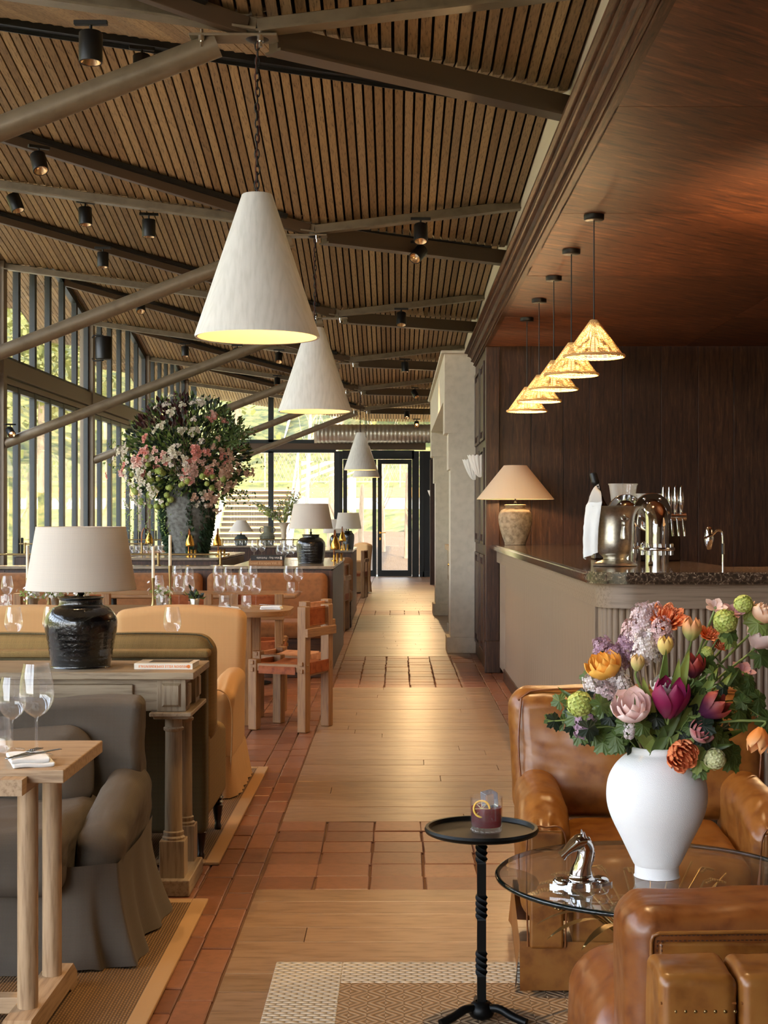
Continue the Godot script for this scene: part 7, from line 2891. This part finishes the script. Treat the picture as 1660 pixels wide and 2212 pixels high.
func build_urn() -> void:
	var u := G.new()
	u.lathe(spl([0.0, 0.0, 0.17, 0.0, 0.19, 0.03, 0.2, 0.08, 0.27, 0.3, 0.305, 0.5, 0.28, 0.66, 0.22, 0.74, 0.21, 0.78, 0.23, 0.8, 0.2, 0.8], 6), 48)
	var at := V(-2.4, 0.918, 16.95)
	tag(put(u, "flower_urn", M.urn_grey, self, at), "large weathered grey urn holding the big flower arrangement", "urn")
	rng.seed = 202
	var t := thing("flower_arrangement", "huge pink, white and lime flower arrangement spilling from the grey urn", "flower arrangement", at + Vector3(0, 0.78, 0))
	var kinds := {
		"pink": [small_blossom(Color(0.75, 0.3, 0.25), Color(0.85, 0.48, 0.4), 0.05), small_blossom(Color(0.8, 0.5, 0.42), Color(0.85, 0.64, 0.55), 0.045)],
		"white": [small_blossom(Color(0.75, 0.68, 0.52), Color(0.86, 0.82, 0.72), 0.045), small_blossom(Color(0.82, 0.72, 0.62), Color(0.88, 0.82, 0.76), 0.035)],
		"peach": [small_blossom(Color(0.66, 0.42, 0.3), Color(0.75, 0.55, 0.42), 0.045)]}
	var sb := G.new()
	for k in 70:
		var f := 1.0 - 2.0 * (k + 0.5) / 70.0
		var a := k * 2.39996
		var q := Vector3(cos(a) * sqrt(1.0 - f * f), f, sin(a) * sqrt(1.0 - f * f))
		floret(sb, q * 0.036, q, 0.014, 4, (Color(0.36, 0.44, 0.08)).lerp(Color(0.55, 0.6, 0.2), rng.randf()))
	sb.c = Color(0.32, 0.4, 0.07)
	sb.ball(Vector3.ZERO, Vector3.ONE * 0.034, 10, 6)
	kinds["lime"] = [sb.mesh(true)]
	# clusters: x, y, spread, count, kind; heights above the urn's rim
	var cl := [[-0.5, 0.42, 0.16, 16, "pink"], [-0.28, 0.46, 0.12, 8, "pink"], [0.26, 0.42, 0.15, 13, "pink"], [0.1, 0.2, 0.14, 10, "pink"], [0.35, 0.86, 0.07, 5, "pink"], [0.47, 0.84, 0.04, 2, "pink"], [-0.72, 0.26, 0.08, 5, "pink"],
		[-0.5, 0.26, 0.18, 30, "white"], [-0.7, 0.5, 0.1, 8, "white"], [-0.1, 0.47, 0.1, 10, "white"], [0.0, 0.28, 0.1, 8, "white"], [-0.2, 0.9, 0.16, 10, "white"], [0.18, 1.05, 0.06, 6, "white"], [0.1, 0.78, 0.12, 8, "white"], [-0.6, -0.02, 0.1, 8, "white"], [-0.45, 0.12, 0.12, 8, "white"],
		[0.45, 0.2, 0.16, 16, "peach"], [0.3, -0.02, 0.15, 14, "peach"], [0.62, 0.3, 0.1, 8, "peach"], [0.2, -0.12, 0.12, 10, "white"], [0.5, 0.52, 0.1, 5, "peach"],
		[-0.4, 0.16, 0.2, 16, "lime"], [-0.16, 0.16, 0.18, 14, "lime"], [0.3, 0.2, 0.1, 7, "lime"], [-0.35, -0.02, 0.12, 7, "lime"], [-0.16, -0.14, 0.08, 4, "lime"]]
	for c in cl:
		for k in c[3]:
			var x: float = c[0] + rng.randfn() * c[2] * 0.7
			var y: float = c[1] - 0.12 + rng.randfn() * c[2] * 0.6
			var depth := sqrt(maxf(0.05, 1.0 - pow(x / 0.85, 2.0) - pow((y - 0.4) / 0.75, 2.0)))
			var z := 0.5 * depth + rng.randf_range(-0.08, 0.05)
			var list: Array = kinds[c[4]]
			var o := put(list[k % list.size()], "blossom", M.petal, t, Vector3(x, y, z))
			var n := Vector3(x, (y - 0.3) * 0.8, z + 0.25).normalized()
			var s := n.cross(Vector3(0.1, 1, 0.3)).normalized()
			o.basis = Basis(s, n, s.cross(n)).rotated(n, rng.randf() * TAU) * rng.randf_range(0.6, 1.0)
	# foliage: many small leaves of several plants mixed on twigs
	var fol := {"leaf": G.new(), "leaf_dark": G.new(), "leaf_light": G.new(), "burgundy": G.new()}
	mat("burgundy", Color(0.25, 0.055, 0.06), 0.5)
	for k in 3600:
		var a := rng.randf() * TAU
		var e := asin(rng.randf_range(-0.95, 1.0))
		var rr := pow(rng.randf(), 0.35)
		var p := Vector3(cos(a) * cos(e) * 0.74, sin(e) * 0.68 + 0.4, sin(a) * cos(e) * 0.5) * 1.0
		p = Vector3(p.x * rr, 0.35 + (p.y - 0.35) * rr, p.z * rr)
		var kind: String = ["leaf_dark", "leaf", "leaf_dark", "leaf_light", "leaf"][k % 5]
		if p.y > 0.68 and p.x < 0.05 and rng.randf() < 0.6:
			kind = "burgundy"
		leaf_card(fol[kind], p, Vector3(p.x, p.y - 0.2, p.z).normalized(), rng.randf_range(0.04, 0.1))
	for k in 40:  # sprays standing out of the outline
		var a := rng.randf_range(-0.3, PI + 0.3)
		var l := rng.randf_range(0.75, 0.98)
		var tip := Vector3(cos(a) * l * 0.95, 0.4 + sin(a) * l * 0.72, rng.randf_range(-0.2, 0.3))
		var kind := "leaf" if k % 2 == 0 else "leaf_light"
		for j in 14:
			var q := tip * lerpf(0.6, 1.0, j / 13.0) + Vector3(rng.randfn(), rng.randfn(), rng.randfn()) * 0.018
			leaf_card(fol[kind], q, Vector3(rng.randfn(), rng.randfn(), rng.randfn()).normalized(), rng.randf_range(0.025, 0.05))
	for k in 26:  # low branches reaching out to the lower right
		var tip := Vector3(rng.randf_range(0.4, 0.85), rng.randf_range(-0.25, 0.25), rng.randf_range(-0.1, 0.35))
		for j in 16:
			var q := tip * lerpf(0.4, 1.0, j / 15.0) + Vector3(rng.randfn(), rng.randfn(), rng.randfn()) * 0.022
			leaf_card(fol.leaf, q, Vector3(rng.randfn(), rng.randfn(), rng.randfn()).normalized(), rng.randf_range(0.025, 0.05))
	for k in 12:  # palmate leaves at the upper right
		var c := Vector3(rng.randf_range(0.3, 0.72), rng.randf_range(0.45, 0.82), rng.randf_range(0.2, 0.45))
		for j in 8:
			var a := TAU * j / 8.0
			var d := Vector3(cos(a), sin(a), 0.25)
			for q in 3:
				leaf_card(fol.leaf, c + d * (0.03 + q * 0.035), Vector3(d.x, d.y, 0.2), 0.06 - absf(q - 1) * 0.015)
	for k in ["leaf", "leaf_dark", "leaf_light", "burgundy"]:
		put(fol[k], "foliage", M[k], t).set_meta("kind", "stuff")
	var tw := G.new()
	for k in 60:
		var a := rng.randf() * TAU
		var l := rng.randf_range(0.5, 0.9)
		tw.tube(path3([Vector3(rng.randfn() * 0.05, -0.1, 0), Vector3(cos(a) * l * 0.4, 0.3, sin(a) * l * 0.25), Vector3(cos(a) * l * 0.85, 0.3 + sin(a) * l * 0.6, sin(a * 2.0) * 0.3)], 4), 0.005, 5)
	put(tw, "twigs", M.twig, t)
	# ivy over the urn and green tails on the left
	var iv := G.new()
	for k in 1300:
		var a := rng.randf_range(-0.9, 1.5) if k % 3 > 0 else rng.randf_range(2.3, 3.1)
		var y := rng.randf_range(-0.75, 0.05)
		if k % 3 > 0 and absf(sin(a * 3.0)) < 0.3:
			continue
		var rad := 0.3 - 0.35 * pow(absf(y + 0.28), 2.0)
		leaf_card(iv, Vector3(cos(a) * rad, y, sin(a) * rad), Vector3(cos(a), -0.8, sin(a)).normalized(), rng.randf_range(0.05, 0.09))
	put(iv, "ivy", M.ivy, t).set_meta("kind", "stuff")
	var tl := G.new()
	for k in 14:
		var x := -0.66 + k * 0.055 + rng.randf() * 0.02
		var l := rng.randf_range(0.35, 0.72)
		for j in 26:
			var y := 0.05 - l * j / 25.0
			leaf_card(tl, Vector3(x + sin(y * 9.0 + k) * 0.02 + rng.randfn() * 0.014, y, 0.25 + rng.randfn() * 0.02), Vector3(rng.randfn(), -1, rng.randfn() * 0.5).normalized(), rng.randf_range(0.02, 0.04))
	put(tl, "green_tails", M.leaf_light, t).set_meta("kind", "stuff")

# a small bent leaf of four triangles
func leaf_card(g: G, at: Vector3, d: Vector3, l: float) -> void:
	d = d.normalized()
	var s := d.cross(Vector3(0.37, 0.61, 0.7)).normalized()
	s = s.rotated(d, rng.randf() * TAU)
	var n := d.cross(s)
	var w := l * 0.3
	g.quad(at - d * l * 0.5, at + s * w + n * w * 0.4, at + d * l * 0.5, at)
	g.quad(at - d * l * 0.5, at, at + d * l * 0.5, at - s * w + n * w * 0.4)

func build_small_plants() -> void:
	rng.seed = 303
	for e in [[-1.6, 10.02, "silver cup of white blossom between the candlesticks"], [-2.42, 9.85, "silver cup of white blossom left under the lamp shade"], [-2.28, 9.9, "silver cup of white blossom under the middle of the lamp shade"], [-2.12, 9.95, "silver cup of white blossom right under the lamp shade"]]:
		var t := thing("flower_cup", e[2], "flower pot", V(e[0], 0.74, e[1]), 0.0, "silver flower cups")
		var c := G.new()
		c.lathe(PR([0.0, 0.0, 0.026, 0.0, 0.034, 0.07, 0.036, 0.072, 0.032, 0.072, 0.026, 0.06, 0.0, 0.06]), 24)
		put(c, "cup", M.silver_old, t)
		var f := G.new()
		for k in 70:
			var q := Vector3(rng.randfn() * 0.035, 0.11 + rng.randfn() * 0.025, rng.randfn() * 0.035)
			floret(f, q, (q - Vector3(0, 0.07, 0)).normalized(), 0.012, 5, Color(0.78, 0.7, 0.64).lerp(Color(0.86, 0.82, 0.76), rng.randf()))
		put(f, "blossom", M.petal, t).set_meta("kind", "stuff")
		var l := G.new()
		for k in 40:
			var q := Vector3(rng.randfn() * 0.035, 0.095 + rng.randfn() * 0.02, rng.randfn() * 0.035)
			leaf_card(l, q, (q - Vector3(0, 0.06, 0)).normalized(), 0.03)
		put(l, "leaves", M.leaf_light, t).set_meta("kind", "stuff")
	var t := thing("potted_plant", "little green plant in a silver pot on the honey oak table", "potted plant", V(-1.36, 0.74, 9.95))
	var c := G.new()
	c.lathe(PR([0.0, 0.0, 0.026, 0.0, 0.034, 0.06, 0.033, 0.062, 0.03, 0.058, 0.0, 0.052]), 24)
	put(c, "pot", M.silver_old, t)
	for k in 34:
		var q := Vector3(rng.randfn() * 0.03, 0.085 + rng.randfn() * 0.016, rng.randfn() * 0.025)
		var l := G.new()
		leaf_card(l, Vector3.ZERO, (q - Vector3(0, 0.05, 0)).normalized(), 0.045)
		put(l, "leaf", M.leaf_dark if k % 3 else M.leaf, t, q)
	# wild stems in the trumpet vase
	var w := thing("wild_stems", "airy wild stems with white and green flowers in the trumpet vase", "flowers", V(-1.73, 1.25, 22.6))
	var st := G.new()
	var fl := G.new()
	var lf := G.new()
	for k in 34:
		var a := rng.randf_range(-1.1, 1.1)
		var l := rng.randf_range(0.25, 0.62)
		var tip := Vector3(sin(a) * l * 0.9, cos(a) * l, rng.randfn() * 0.08)
		if k < 6:
			tip = Vector3(-0.2 - k * 0.05, 0.2 + k * 0.03, 0.05)
		st.tube(path3([Vector3(0, -0.05, 0), tip * 0.5 + Vector3(0, 0.05, 0), tip], 4), 0.003, 5)
		for j in 14:
			var q := tip * rng.randf_range(0.5, 1.0) + Vector3(rng.randfn(), rng.randfn(), rng.randfn()) * 0.025
			floret(fl, q, Vector3(rng.randfn(), rng.randfn(), rng.randfn()).normalized(), rng.randf_range(0.012, 0.022), 5, [Color(0.82, 0.78, 0.7), Color(0.5, 0.55, 0.2), Color(0.7, 0.55, 0.5), Color(0.8, 0.76, 0.66)][k % 4])
			leaf_card(lf, q * 0.9, Vector3(rng.randfn(), rng.randfn(), rng.randfn()).normalized(), 0.04)
	put(st, "stems", M.stem, w)
	put(fl, "florets", M.petal, w).set_meta("kind", "stuff")
	put(lf, "leaves", M.leaf_light, w).set_meta("kind", "stuff")
